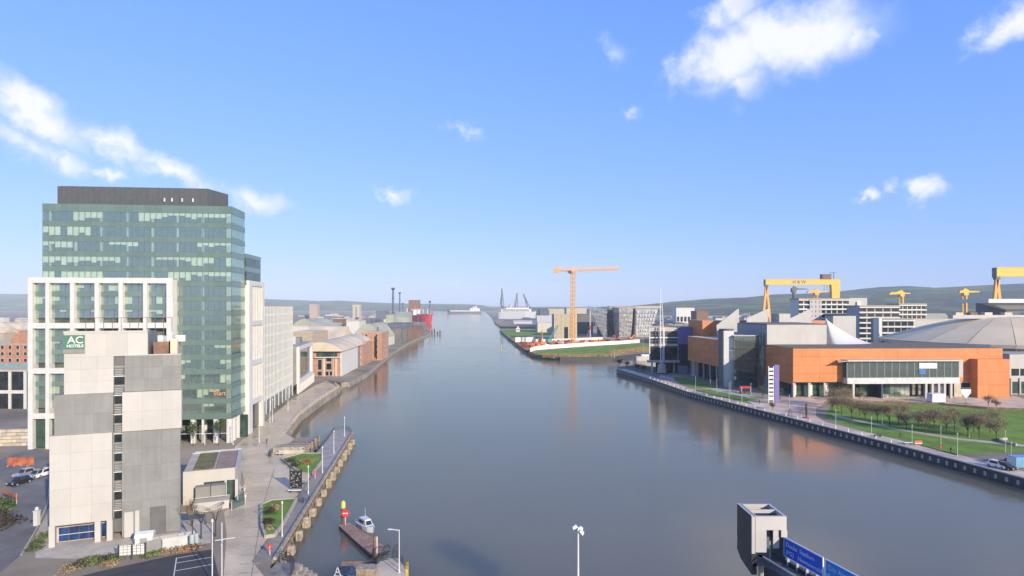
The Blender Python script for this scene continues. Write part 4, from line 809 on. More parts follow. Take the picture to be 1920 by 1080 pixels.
x, y = gp(688, 1076); o = thing('timber_crate', 'pale timber box on the pier head below the slim pile', 'box', (x, y, GZ)); bx('side', M['wood'], o, -1.3, 1.3, -.9, -.8, 0, .9); bx('side', M['wood'], o, -1.3, 1.3, .8, .9, 0, .9); bx('side', M['wood'], o, -1.3, -1.2, -.8, .8, 0, .89); bx('side', M['wood'], o, 1.2, 1.3, -.8, .8, 0, .89); bx('lid', M['pile'], o, -1.35, 1.35, -.95, .95, .9, 1.0)
x, y = gp(665, 1060, .4); o = thing('slipway_stage', 'low brown timber stage half awash below the pier head', 'stage', (x, y, 0)); bx('deck', M['wood'], o, -2.2, 3, -3.5, 1.0, -.4, .4); bx('beam', M['brown'], o, -2.3, 3.1, 1.0, 1.3, -.5, .55)
for i, px in enumerate((633, 659)):
    x, y = gp(px, 1079, 1.2); o = thing('trestle_barrier', ('white A-frame trestle at the water side of the small quay steps', 'white A-frame trestle beside the timber box on the pier')[i], 'barrier', (x, y, 1.1))
    MB().bar((-.45, 0, 0), (0, 0, 1.3), .1, .1).bar((.45, 0, 0), (0, 0, 1.3), .1, .1).build('frame', M['lwhite'], o); bx('plank', M['lwhite'], o, -.3, .3, -.05, .05, .5, .62)
    bx('plinth', M['conc'], o, -.7, .7, -.4, .4, -3.5, 0)
# near quay corner: dark rail and stone steps
o = thing('quay_steps', 'stone steps with dark gate at the corner where the jetty starts', 'steps', (*gp(535, 1085), 0))
for i in range(5): bx('step', M['pile'], o, .2 + i * .7, .9 + i * .7, 0, 4.5, -2, 2.6 - i * .42)
bx('side_wall', M['quay'], o, -3.2, .2, 0, 5.2, -2, 2.55)
railing([gp(524, 1052), gp(543, 1056), gp(552, 1068), gp(545, 1085)], 'dark gate railing above the stone quay steps', bars=4, step=.5, h=1.5)
# planting strip, timber gate, fence in front of the hotel
for i, (px, py, r_, h, m_, lb) in enumerate(((150, 1060, 2.2, 1.2, mdark, 'dark low shrub at the road end of the planting strip'), (168, 1056, 1.8, 1.2, mgreen, 'pale green shrub next to the dark shrub in the planting strip'), (182, 1053, 2.0, 1.4, mgreen, 'green rounded shrub midway in the planting strip'), (198, 1052, 1.7, 1.2, mdark, 'dull green shrub in the strip left of the timber gate'),
        (214, 1050, 1.6, 1.1, mgreen, 'yellow green shrub close to the white frame gate'), (130, 1070, 2.2, .7, mdry, 'straw coloured ground tuft near the car park corner'), (205, 1059, 1.8, .6, mdry, 'straw coloured tuft below the gate side shrubs'), (276, 1043, 1.7, 1.0, mgreen, 'bright green shrub right of the white frame gate'), (292, 1040, 1.7, .9, mgreen, 'bright green shrub against the grey fence'), (308, 1038, 1.6, .9, mdry, 'tan shrub below the pale corrugated fence'), (335, 1033, 1.9, 1.0, mdry, 'tan shrub near the end of the corrugated fence'), (352, 1031, 1.7, 1.0, mrust, 'rust coloured shrub at the end of the planting strip'), (368, 1028, 1.3, .8, mdry, 'last small tan tuft before the white poles'))):
    shrub(px, py, r_, h, lb, m_, 50 + i)
o = thing('double_gate', 'white double gate with grid panels set in the hotel fence', 'gate', (*gp(222, 1052), GZ), R(14)); wg = 3.6
for x in (0, wg / 2 - .05, wg): bx('post', M['dark'], o, x - .07, x + .07, -.07, .07, 0, 2.4)
for s_ in range(2):
    x0 = .12 + s_ * (wg / 2 - .02); x1 = x0 + wg / 2 - .25; bx('leaf_board', M['lwhite'], o, x0, x1, .02, .05, .7, 2.2)
    for k in range(4): bx('grid_bar', M['dark'], o, x0, x1, -.02, .0, .75 + k * .42, .79 + k * .42)
    for k in range(4): bx('grid_bar', M['dark'], o, x0 + (x1 - x0) * k / 3 - .02, x0 + (x1 - x0) * k / 3 + .02, -.045, -.021, .7, 2.2)
def panel_fence(pts, h, m, label, name='fence', w_=2.4, cap=None):
    o = thing(name, label, 'fence', (*pts[0], GZ)); ox, oy = pts[0]
    for i in range(len(pts) - 1):
        (a, b_), (c, d) = pts[i], pts[i + 1]; L_ = math.hypot(c - a, d - b_); n = max(1, round(L_ / w_)); rz = math.atan2(d - b_, c - a)
        me = MB().box(.03, L_ / n - .03, -.05, .05, .05, h).mesh('fence_panel', m)
        for k in range(n): place(me, 'fence_panel', o, (a + (c - a) * k / n - ox, b_ + (d - b_) * k / n - oy, 0), rz)
    return o
panel_fence([gp(262, 1044), gp(303, 1035)], 2.1, M['grey'], 'plain grey panel fence right of the white gate'); panel_fence([gp(304, 1035), gp(352, 1027)], 2.0, mat('corrugated_pale', (.5, .5, .48), .6), 'pale corrugated fence in front of the hotel yard'); panel_fence([gp(354, 1027), gp(372, 1022)], 1.9, mat('bluish_panel', (.34, .40, .42), .6), 'short bluish fence end beside the bare stem')
panel_fence([gp(265, 1026), gp(366, 1010)], 1.3, M['steel'], 'low metal rail fence along the hotel yard')
o = thing('gas_cage', 'white domed equipment kiosk in the hotel yard', 'kiosk', (*gp(272, 1022), GZ), R(18)); bx('body', M['lwhite'], o, -1.2, 1.2, -.9, .9, 0, 1.5); MB().xprism([(-1.0, 1.5), (1.0, 1.5), (.7, 2.0), (0, 2.25), (-.7, 2.0)], -1.3, 1.3).build('roof', M['lwhite'], o); bx('door', M['steel'], o, -.5, .5, -.96, -.9, .1, 1.4)
# cars, barrier and hedge on the access road
def car(px, py, rz, label, m, z=GZ, van=False):
    o = thing('parked_car' if not van else 'parked_van', label, 'car' if not van else 'van', (*gp(px, py, z), z), rz)
    H = .2 if not van else 1.0
    b_ = MB().xprism([(-2.15, .3), (2.15, .3), (2.2, .65), (2.05, .88), (1.0, .98), (-1.95, 1.0), (-2.2, .7)], -.88, .88); b_.build('body', m, o)
    MB().hexa([(-.82, -1.75, .97), (.82, -1.75, .97), (.82, 1.05, .97), (-.82, 1.05, .97), (-.66, -1.35, 1.5 + H), (.66, -1.35, 1.5 + H), (.66, .35, 1.5 + H), (-.66, .35, 1.5 + H)]).build('cabin', m, o)
    MB().hexa([(-.7, .99, 1.03), (.7, .99, 1.03), (.7, 1.05, 1.03), (-.7, 1.05, 1.03), (-.6, .40, 1.44 + H), (.6, .40, 1.44 + H), (.6, .45, 1.44 + H), (-.6, .45, 1.44 + H)]).build('windscreen', M['glassdark'], o)
    for s_ in (-1, 1):
        MB().hexa([(s_ * .80, -1.3, 1.05), (s_ * .84, -1.3, 1.05), (s_ * .84, .7, 1.05), (s_ * .80, .7, 1.05), (s_ * .67, -1.1, 1.42 + H), (s_ * .71, -1.1, 1.42 + H), (s_ * .71, .3, 1.42 + H), (s_ * .67, .3, 1.42 + H)]).build('side_window', M['glassdark'], o)
        bx('headlight', M['lwhite'], o, s_ * .7 - .15, s_ * .7 + .15, 2.1, 2.22, .6, .76)
        for y in (-1.35, 1.35):
            w_ = MB().tube((s_ * .78, y, .33), (s_ * .98, y, .33), .33, n=14).build('wheel', M['tyre'], o); MB().tube((s_ * .985, y, .33), (s_ * .995, y, .33), .2, n=10).build('rim', M['steel'], w_)
    return o
msil = mat('car_silver', (.45, .45, .46), .25, metal=.5, var=.03); mblk = mat('car_black', (.02, .022, .025), .2, var=.05); mcw = mat('car_white', (.75, .75, .74), .25, var=.03); mcr = mat('car_red', (.40, .02, .02), .3, var=.05); mcb = mat('car_blue', (.06, .16, .42), .3, var=.05)
car(37, 908, R(170), 'dark car with pale windscreen on the road beside the hotel', mblk); car(47, 893, R(168), 'silver car following the dark car beside the hotel', msil); car(70, 895, R(172), 'grey car in the shade against the hotel wall', msil); car(80, 893, R(172), 'white car in the shade next to the hotel wall', mcw)
o = thing('site_hoarding', 'orange red hoarding panel standing by the road bend', 'hoarding', (*gp(14, 874), GZ), .12)
for i in range(4): bx('panel', M['rust'], o, i * 1.45, i * 1.45 + 1.4, -.05, .05, .1, 2.0); bx('foot', M['conc'], o, i * 1.45, i * 1.45 + .3, -.4, .4, 0, .1)
o = thing('road_barrier', 'red and white barrier post at the road edge', 'barrier', (*gp(31, 944), GZ)); MB().tube((0, 0, 0), (0, 0, .7), .08, n=8).build('post', M['lwhite'], o); MB().tube((0, 0, .7), (0, 0, 1.9), .1, n=8).build('sleeve', M['orangeplastic'], o); MB().bar((0, 0, 1.2), (-4.0, 1.6, 1.9), .12, .5).build('boom', M['rust'], o)
for i, (px, py, r_, h) in enumerate(((-8, 985, 5.0, 3.0), (-6, 955, 3.4, 2.4), (70, 1020, 1.5, 1.0), (66, 1030, 1.5, .9), (82, 1010, 1.3, 1.6))):
    shrub(px, py, r_, h, ('large dark green hedge mound on the inside of the road bend', 'dark green hedge behind the large mound at the bend', 'green clipped shrub at the hotel corner kerb', 'low green shrub nearest the hotel kerb point', 'pale ornamental shrub against the hotel corner pillar')[i], (mdark, M['leaf'], M['leaf'], M['leaf'], mgreen)[i], 90 + i, n=700 if i < 2 else 260, size=.3 if i < 2 else .16)
o = thing('gate_post', 'white gate post with lantern at the hotel corner', 'post', (*gp(69, 985), GZ)); bx('post', M['white'], o, -.35, .35, -.35, .35, 0, 2.4); bx('cap', M['lwhite'], o, -.42, .42, -.42, .42, 2.4, 2.55); MB().lathe([(.1, 2.55), (.28, 2.7), (.28, 3.0), (.05, 3.2)], 8).build('lantern', M['lwhite'], o)
bx('wall', M['white'], o, .36, 4.5, 2.0, 2.3, 0, 2.2)
# small bare trees
def tree(px, py, h, r_, label, seed, group=None, m=None, twigs=420, trunk=.09, leaf=False, z=GZ, size=.22, name='bare_tree'):
    x, y = gp(px, py, z); o = thing(name, label, 'tree', (x, y, z), 0, group); rr_ = random.Random(seed); tr = MB(); tips = []
    tr.tube((0, 0, 0), (0, 0, h * .42), trunk, trunk * .75, 7)
    for i in range(9):
        a = rr_.uniform(0, 6.28); q = rr_.uniform(.3, .95); e0 = Vector((0, 0, h * rr_.uniform(.26, .42))); e1 = Vector((math.cos(a) * r_ * q * .6, math.sin(a) * r_ * q * .6, h * rr_.uniform(.55, .8))); tr.tube(e0, e1, trunk * .5, trunk * .22, 5)
        for j in range(4):
            e2 = e1 + Vector((rr_.uniform(-1, 1) * r_ * .5, rr_.uniform(-1, 1) * r_ * .5, rr_.uniform(.05, .28) * h)); tr.tube(e1, e2, trunk * .22, trunk * .08, 4); tips.append((e1, e2))
    tr.build('trunk', M['bark'], o); cr_ = MB()
    for i in range(twigs):
        a, c = rr_.choice(tips); p = a.lerp(c, rr_.uniform(.1, 1.05)) + Vector((rr_.gauss(0, 1), rr_.gauss(0, 1), rr_.gauss(0, 1))) * r_ * .17
        d = Vector((rr_.uniform(-1, 1), rr_.uniform(-1, 1), rr_.uniform(-.2, 1.2))).normalized() * size * rr_.uniform(.8, 2.4); w_ = d.orthogonal().normalized() * (size * .45 if leaf else size * .13)
        cr_.poly([p - w_, p + w_, p + d + w_ * .3, p + d - w_ * .3])
    cr_.build('crown', m or M['twig'], o); return o
tree(361, 1012, 6.5, 1.6, 'slim bare tree beside the funnel canopies and low metal fence', 3, twigs=160)
tree(362, 836, 6, 1.6, 'small evergreen tree before the tower lobby column', 5, m=M['leaf'], leaf=True, name='lobby_tree', twigs=500); tree(410, 836, 7, 2.0, 'broader green tree before the tower lobby glass', 6, m=M['leaf'], leaf=True, name='lobby_tree', twigs=600)
# people
def person(px, py, rz, label, top, legs, hair=(.05, .03, .02), stride=.25, z=GZ, hgt=1.72):
    x, y = gp(px, py, z); o = thing('person', label, 'person', (x, y, z), rz); k = hgt / 1.75
    me = bpy.data.meshes.new('figure')
    J = dict(pel=(0, 0, .95), chest=(0, .01, 1.32), neck=(0, .02, 1.50), head=(0, .04, 1.64), crown=(0, .03, 1.74), sl=(-.18, 0, 1.43), el=(-.25, -.06, 1.16), wl=(-.26, .08, .93), hl=(-.26, .12, .84), sr=(.18, 0, 1.43), er=(.25, .03, 1.16), wr=(.26, .16, .95), hr=(.26, .2, .87),
             kl=(-.10, stride * .6, .51), al=(-.10, stride * .5, .09), tl=(-.10, stride * .5 + .17, .04), kr=(.10, 0, .50), ar=(.10, -stride, .1), tr=(.10, -stride + .16, .04), hpl=(-.09, 0, .9), hpr=(.09, 0, .9))
    rad = dict(pel=.15, chest=.155, neck=.065, head=.10, crown=.07, sl=.075, el=.052, wl=.036, hl=.042, sr=.075, er=.052, wr=.036, hr=.042, kl=.066, al=.045, tl=.04, kr=.066, ar=.045, tr=.04, hpl=.10, hpr=.10)
    names = list(J); idx = {n_: i for i, n_ in enumerate(names)}
    E = [('pel', 'chest'), ('chest', 'neck'), ('neck', 'head'), ('head', 'crown'), ('chest', 'sl'), ('sl', 'el'), ('el', 'wl'), ('wl', 'hl'), ('chest', 'sr'), ('sr', 'er'), ('er', 'wr'), ('wr', 'hr'), ('pel', 'hpl'), ('hpl', 'kl'), ('kl', 'al'), ('al', 'tl'), ('pel', 'hpr'), ('hpr', 'kr'), ('kr', 'ar'), ('ar', 'tr')]
    me.from_pydata([tuple(c * k for c in J[n_]) for n_ in names], [(idx[a], idx[c]) for a, c in E], []); tmp = bpy.data.objects.new('figure', me); col.objects.link(tmp)
    tmp.modifiers.new('skin', 'SKIN'); 
    if not me.skin_vertices: bpy.context.view_layer.objects.active = tmp; bpy.ops.mesh.customdata_skin_add()
    for i, n_ in enumerate(names): me.skin_vertices[0].data[i].radius = (rad[n_] * k, rad[n_] * k)
    me.skin_vertices[0].data[0].use_root = True
    tmp.modifiers.new('sub', 'SUBSURF').levels = 1
    dg = bpy.context.evaluated_depsgraph_get(); m2 = bpy.data.meshes.new_from_object(tmp.evaluated_get(dg)); bpy.data.objects.remove(tmp)
    m2.materials.clear(); mats = [M['skin'], top, legs, M['dark']]
    for m_ in mats: m2.materials.append(m_)
    for p in m2.polygons:
        c = p.center; p.use_smooth = True
        p.material_index = 3 if c.z < .1 * k else 2 if c.z < .93 * k and abs(c.x) < .21 * k else 0 if (c.z > 1.49 * k or (abs(c.x) > .2 * k and c.z < .92 * k)) else 1
    place(m2, 'body', o); MB().lathe([(.085, 1.62 * k), (.112, 1.68 * k), (.105, 1.75 * k), (.06, 1.80 * k), (.01, 1.81 * k)], 10, 0, .01).build('hair', mat('hair', hair, .8), o); return o
mtop1 = mat('maroon_jacket', (.28, .03, .03), .8); mtop2 = mat('navy_jacket', (.03, .035, .06), .8); mtop3 = mat('black_jacket', (.02, .02, .022), .8); mjean = mat('dark_trousers', (.03, .035, .05), .85)
person(500, 833, R(20), 'person in a maroon jacket walking along the promenade', mtop1, mjean); person(1783, 850, R(70), 'person in black clothes walking on the lawn edge near the lifebuoy', mtop3, mjean, z=GZ)
# ================================================================== RIGHT BANK: LEISURE COMPLEX, LAWN, QUAY WALK
# quay wall: fender recess blocks along the walk
qp = []
for i in range(len(REDGE) - 1):
    a, c = Vector(REDGE[i]), Vector(REDGE[i + 1]); n = max(1, round((c - a).length / 2.35))
    for k in range(n): qp.append((a.lerp(c, (k + .5) / n), math.atan2((c - a).y, (c - a).x)))
qf = thing('quay_fender', 'row of pale fender blocks set in the dark wall of the far quay walk', 'fender')
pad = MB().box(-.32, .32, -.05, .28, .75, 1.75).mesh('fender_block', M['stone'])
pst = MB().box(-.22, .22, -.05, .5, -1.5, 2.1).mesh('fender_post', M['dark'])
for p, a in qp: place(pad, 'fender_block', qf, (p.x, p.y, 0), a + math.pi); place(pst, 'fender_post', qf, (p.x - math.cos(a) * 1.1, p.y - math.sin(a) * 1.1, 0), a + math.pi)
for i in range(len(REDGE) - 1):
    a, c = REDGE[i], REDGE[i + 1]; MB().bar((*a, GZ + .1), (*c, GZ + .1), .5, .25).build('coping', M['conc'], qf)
# ---- complex. FO: front plane of the main orange hall
FO = Frame(*gp(1487, 745), .03)
od = thing('orange_hall', 'long orange clad entertainment hall with glazed entrance and white columns', 'hall', (*FO.o, GZ), FO.rz)
ox1 = FO.sx(1880); HT = FO.z(653, 0); HB = FO.z(716.5, 0)
bx('wall_core', M['brown'], od, .1, ox1 - .1, .2, 40, HB, HT - .2)
NCW = 16; NR = 4
for c_ in range(NCW):
    for r_ in range(NR):
        a, c = ox1 * c_ / NCW, ox1 * (c_ + 1) / NCW; e, f = HB + (HT - HB) * r_ / NR, HB + (HT - HB) * (r_ + 1) / NR
        bx('cladding_panel', M['orange'], od, a + .02, c - .02, 0, .2, e + .035, f - .035)
ds = FO.ty(1437)
for r_ in range(NR): 
    for c_ in range(4): bx('cladding_panel', M['orange'], od, -.1, .1, .2 + ds * c_ / 4 + .02, .2 + ds * (c_ + 1) / 4 - .02, HB - 1 + (HT - HB + 1) * r_ / NR + .03, HB - 1 + (HT - HB + 1) * (r_ + 1) / NR - .03)
bx('roof', mat('hall_roof_felt', (.19, .165, .13), .95, spec=.1), od, -.15, ox1 + .05, -.05, 40, HT - .2, HT)
# ground floor behind: purple wall, glazing, columns
bx('ground_wall', M['glassdark'], od, .5, ox1 - 1, 3.6, 3.8, 0, HB); bx('soffit', M['dark'], od, .1, FO.sx(1580), .25, 8, HB - .3, HB - .02)
for i in range(9): bx('shop_pane', M['glassgreen'] if i % 3 else M['blind'], od, .8 + i * 2.3, .8 + i * 2.3 + 2.1, 3.2, 3.3, .3, HB - .9)
bx('purple_wall', M['purple'], od, .3, 1.7, 1.8, 2.2, 0, HB - .3)
for px in (1490.5, 1519, 1548): bx('column', M['cream'], od, FO.sx(px) - .45, FO.sx(px) + .45, .5, 1.3, 0, HB - .02)
# glazed entrance
ex0, ex1 = FO.sx(1580), FO.sx(1788); ez0, ez1 = FO.z(707, ex0), FO.z(676, ex0)
YE = -3.0
bx('entrance_roof', M['steel'], od, ex0 - .6, ex1 + .6, YE - 1.6, .3, ez1, ez1 + .5); MB().hexa([(ex0 - 4.2, YE - 1.2, ez1 - .4), (ex0 - .5, YE - 1.5, ez1), (ex0 - .5, -.1, ez1), (ex0 - 2.5, -.1, ez1), (ex0 - 4.2, YE - 1.2, ez1 - .3), (ex0 - .5, YE - 1.5, ez1 + .3), (ex0 - .5, -.1, ez1 + .3), (ex0 - 2.5, -.1, ez1 + .3)]).build('canopy_tip', M['steel'], od)
npn = 15
for i in range(npn):
    a, c = ex0 + (ex1 - ex0) * i / npn, ex0 + (ex1 - ex0) * (i + 1) / npn; bx('entrance_pane', M['atrium'], od, a + .05, c - .05, YE, YE + .08, ez0, ez1); bx('mullion', M['steel'], od, a - .05, a + .05, YE - .1, YE + .1, ez0, ez1)
bx('hall_floor', M['slab'], od, ex0, ex1, YE + .3, .0, ez0 - .4, ez0); bx('hall_backwall', M['core'], od, ex0, ex1, -.3, -.05, ez0, ez1)
for i, (a, c, e, f, m_) in enumerate(((.30, .50, .25, .62, M['glassdark']), (.52, .58, .5, .7, M['lwhite']), (.03, .10, .35, .75, M['lwhite']), (.60, .62, .2, .95, M['red']))): bx('interior_board', m_, od, ex0 + (ex1 - ex0) * a, ex0 + (ex1 - ex0) * c, -.5, -.35, ez0 + (ez1 - ez0) * e, ez0 + (ez1 - ez0) * f)
sb = bx('sign_board', M['lwhite'], od, ex0 + (ex1 - ex0) * .64, ex0 + (ex1 - ex0) * .80, YE - .25, YE - .12, ez0 + (ez1 - ez0) * .55, ez0 + (ez1 - ez0) * .88); sb['label'] = 'white sign board with blue strip'
bx('sign_strip', mcb, sb, ex0 + (ex1 - ex0) * .64, ex0 + (ex1 - ex0) * .70, YE - .25, YE - .12, ez0 + (ez1 - ez0) * .22, ez0 + (ez1 - ez0) * .5)
fz = FO.z(718, ex0); bx('fascia', mat('pale_fascia', (.55, .57, .55), .5), od, ex0, ex1, YE - .4, .25, fz, ez0 - .01)
bx('entrance_pier', M['cream'], od, ex1 - .2, ex1 + 1.6, YE, 0, ez0 + .1, ez1)
for px in (1600, 1736, 1748, 1760, 1771, 1783): bx('column', M['cream'], od, FO.sx(px, YE) - .45, FO.sx(px, YE) + .45, YE - .3, YE + .6, 0, fz)
for i in range(10): bx('door_pane', M['glassgreen'], od, ex0 + 8 + i * 2.15, ex0 + 8 + i * 2.15 + 2.0, 1.4, 1.5, .1, fz - .4)
bx('entrance_blade', M['navy'], od, FO.sx(1651, YE), FO.sx(1654, YE), YE - .5, 1, 0, fz - .05)
for i in range(5): bx('poster', M['blind'], od, FO.sx(1606) + i * 1.7, FO.sx(1606) + i * 1.7 + 1.1, 3.0, 3.1, .6, 3.6)
bx('plinth_wall', M['conc'], od, FO.sx(1790), FO.sx(1832), .3, .5, 0, HB); bx('window', M['glassdark'], od, FO.sx(1803), FO.sx(1820), .2, .3, HB - 2.6, HB - .6)
bw = FO.sx(1833, -4); bw2 = FO.sx(1893, -4); bzt = FO.z(673.5, bw, -4)
for c_ in range(3):
    for r_ in range(3): bx('cladding_panel', M['orange'], od, bw + (bw2 - bw) * c_ / 3 + .02, bw + (bw2 - bw) * (c_ + 1) / 3 - .02, -4, -3.8, (bzt) * r_ / 3 + .1, bzt * (r_ + 1) / 3)
bx('orange_return', M['orange'], od, bw - .1, bw + .05, -3.8, 0, 0, bzt); bx('orange_mass', M['orange'], od, bw + .06, bw2 - .05, -3.79, 6, 0, bzt - .05)
sgn = thing('shield_sign', 'pale shield shaped sign board on the plaza before the orange hall', 'sign', (*gp(1811, 757), GZ)); MB().tube((0, 0, 0), (0, 0, 2), .1, n=6).build('post', M['steel'], sgn); MB().yprism([(-1.9, 5.6), (-1.9, 4.2), (0, 2.0), (1.9, 4.2), (1.9, 5.6)], -.1, .1).build('board', mat('pale_cyan', (.6, .75, .74), .5), sgn); bx('cap', M['dark'], sgn, -1.9, 1.9, -.12, .12, 5.6, 6.3)
# ---- beige box above the hall, tent, sawtooth sails
FB = Frame(*FO.pt(FO.sx(1438, 26), 26), .03)
bb = thing('beige_box', 'plain beige box rising behind the orange hall roof', 'building', (*FB.o, GZ), FB.rz)
bxw = FB.sx(1550); bt_ = FB.z(608.5, 0)
for i in range(6): bx('wall_panel', M['cream'], bb, bxw * i / 6 + .01, bxw * (i + 1) / 6 - .01, 0, .2, 15, bt_)
bx('body', M['cream'], bb, .1, bxw - .1, .2, 30, 0, bt_ - .1); bx('roof', M['charcoal'], bb, -.3, bxw + .3, -.3, 30.2, bt_, bt_ + .3)
bsd = FB.ty(1383); bx('grey_flank', M['charcoal'], bb, -.1, .1, .25, min(bsd, 34), 14, bt_ - .02); bx('grey_screen', mat('grey_screen', (.26, .26, .27), .6), bb, -.2, -.1, .3, min(bsd, 34), 17, bt_ - .3)
tn = thing('tent_roof', 'white sweeping tensile tent roof beside the beige box', 'tent', (*FB.pt(bxw + .8, 4), GZ), FB.rz)
tz0 = FB.z(648, bxw, 4); tz1 = FB.z(601, bxw + 5, 8); mb = MB(); na, nr = 20, 10; apx, apy = 4.0, 5.0
LT = FB.sx(1662, 4) - bxw
for j in range(nr + 1):
    f = j / nr
    for i in range(na):
        a = 2 * math.pi * i / na; ex = (LT - apx) if math.cos(a) > 0 else apx - .3; ey = 12
        rr_ = .03 + .97 * f; mb.v.append((apx + math.cos(a) * ex * rr_, apy + math.sin(a) * ey * rr_, tz0 + (tz1 - tz0) * (1 - f) ** 1.7))
for j in range(nr):
    for i in range(na): mb.f.append((j * na + i, j * na + (i + 1) % na, (j + 1) * na + (i + 1) % na, (j + 1) * na + i))
mb.build('membrane', M['tentw'], tn, smooth=True); MB().tube((apx, apy, 0), (apx, apy, tz1 + 1), .3, n=8).build('mast', M['lwhite'], tn)
def sail(px0, px1, pyt, pyb, Y, label, dep=.9):
    o = thing('sail_rooflight', label, 'rooflight', (xat(px1, Y), Y, zat(pyb, Y)), .03); w_ = xat(px1, Y) - xat(px0, Y); h = zat(pyt, Y) - zat(pyb, Y)
    MB().yprism([(-w_, h * .28), (-w_ * .85, -14), (0, -14), (0, h), (-.4, h)], 0, dep).build('wedge', M['cream'], o); bx('edge_trim', M['steel'], o, -.25, .05, -.1, dep + .1, -2, h + .05)
sail(1343, 1385, 579, 622, 322, 'white wedge rooflight behind the small orange upper block'); sail(1399, 1441, 579, 604, 335, 'white wedge rooflight above the grey atrium roof'); sail(1481, 1521, 579, 604, 335, 'white wedge rooflight before the striped apartment block')
def box_thing(name, label, cat, px0, px1, pyt, Y, dep, m, pyb=None, e=.03, rows=1, cols=1, roof=None):
    F_ = Frame(*at(px0, Y), e); x1 = F_.sx(px1); zt_ = F_.z(pyt, x1 / 2); z0 = 0 if pyb is None else F_.z(pyb, x1 / 2)
    o = thing(name, label, cat, (*F_.o, GZ), F_.rz); bx('body', m, o, .05, x1 - .05, .15, dep, 0 if pyb is None else z0, zt_ - .15); bx('roof', roof or M['roofgrey'], o, -.1, x1 + .1, -.05, dep + .1, zt_ - .15, zt_)
    for r_ in range(rows):
        for c_ in range(cols): bx('wall_panel', m, o, x1 * c_ / cols + .015, x1 * (c_ + 1) / cols - .015, 0, .15, z0 + (zt_ - .15 - z0) * r_ / rows + .02, z0 + (zt_ - .15 - z0) * (r_ + 1) / rows - .02)
    return o, F_, x1, zt_
box_thing('orange_block', 'small bright orange upper block beside the purple wall', 'building', 1317, 1358, 601, 330, 24, M['orange'], rows=3, cols=3)
box_thing('orange_block', 'low orange roof block between the white wedges', 'building', 1383, 1425, 601, 338, 16, M['orange'], rows=1, cols=3); box_thing('orange_block', 'low orange roof block left of the tent', 'building', 1512, 1549, 601, 338, 16, M['orange'], rows=1, cols=3)
box_thing('white_plant_box', 'plain white rooftop box between two wedge rooflights', 'rooftop box', 1461, 1482, 588, 330, 10, M['cream'])
# ---- brown shaded block on columns, stair tower, atrium
Cc = (100.5, 291.0); FBk = Frame(*Cc, .03)
bk = thing('orange_wing', 'orange clad wing on columns facing the river beside the glass atrium', 'building', (*Cc, GZ), R(97))
# local x runs away from the camera along the river side, local y to the left of it (-x world)
LB = 42.0; z0, z1 = zat(690, 291) - GZ, zat(638, 291) - GZ
bx('body', M['brown'], bk, .1, LB - .1, -24, -.2, z0, z1 - .2); bx('roof', M['paleroof'], bk, -.1, LB + .1, -24.1, .05, z1 - .2, z1)
for c_ in range(8):
    for r_ in range(4): bx('cladding_panel', M['orange'], bk, LB * c_ / 8 + .02, LB * (c_ + 1) / 8 - .02, -.2, 0, z0 + (z1 - z0 - .2) * r_ / 4 + .03, z0 + (z1 - z0 - .2) * (r_ + 1) / 4 - .03)
for i in range(6): bx('column', M['steel'], bk, 1 + i * 7.6, 1.6 + i * 7.6, -1.2, -.6, 0, z0)
bx('ground_glazing', M['glassdark'], bk, 1, LB - 1, -6, -5.8, 0, z0); bx('end_pier', M['lwhite'], bk, LB - 4, LB - 1.6, -3, -1.5, 0, z0)
FS = Frame(*at(1357, 286), .03); stt = thing('stair_tower', 'tall pale stair tower with curved cap beside the glass atrium', 'stair tower', (*FS.o, GZ), FS.rz)
sw_ = FS.sx(1376); sh = FS.z(617, sw_ / 2)
bx('wall', mat('pale_zinc', (.50, .51, .50), .5, var=.05, streak=.1), stt, 0, sw_, 0, 6, 0, sh - .8); MB().lathe([(3.2, sh - .8), (3.4, sh - .4), (3.4, sh), (.2, sh + .1)], 20, sw_ / 2, 3).build('cap', M['charcoal'], stt); bx('dark_flank', M['charcoal'], stt, -.35, -.02, .3, 6, 0, sh - .9)
FAt = Frame(*at(1376, 284), .03); atr = thing('glass_atrium', 'glass atrium with stacked floors between stair tower and orange hall', 'atrium', (*FAt.o, GZ), FAt.rz)
aw_ = FAt.sx(1437); ahh = FAt.z(630, aw_ / 2)
for i in range(10):
    for r_ in range(4): bx('glass_pane', M['atrium'], atr, aw_ * i / 10 + .05, aw_ * (i + 1) / 10 - .05, 0, .06, ahh * r_ / 4 + .08, ahh * (r_ + 1) / 4 - .05)
for z in (ahh * .33, ahh * .55, ahh * .78): bx('floor', M['slab'], atr, .2, aw_ - .2, .5, 10, z - .5, z)
bx('back_wall', M['core'], atr, 0, aw_, 10, 10.2, 0, ahh); bx('red_wall', M['rust'], atr, 1.5, aw_ * .7, 5, 5.2, ahh * .78, ahh - .6); bx('roof', M['steel'], atr, -.1, aw_ + .1, -.1, 10.2, ahh, ahh + .3); MB().tube((aw_ * .84, -1, 6), (aw_ * .84, -1, ahh + 1.2), 1.6, n=18).build('lift_shaft', M['atrium'], atr)
bx('low_wall', M['brown'], atr, aw_ * .68, aw_ * .82, -2.2, -1.6, 0, ahh * .42)
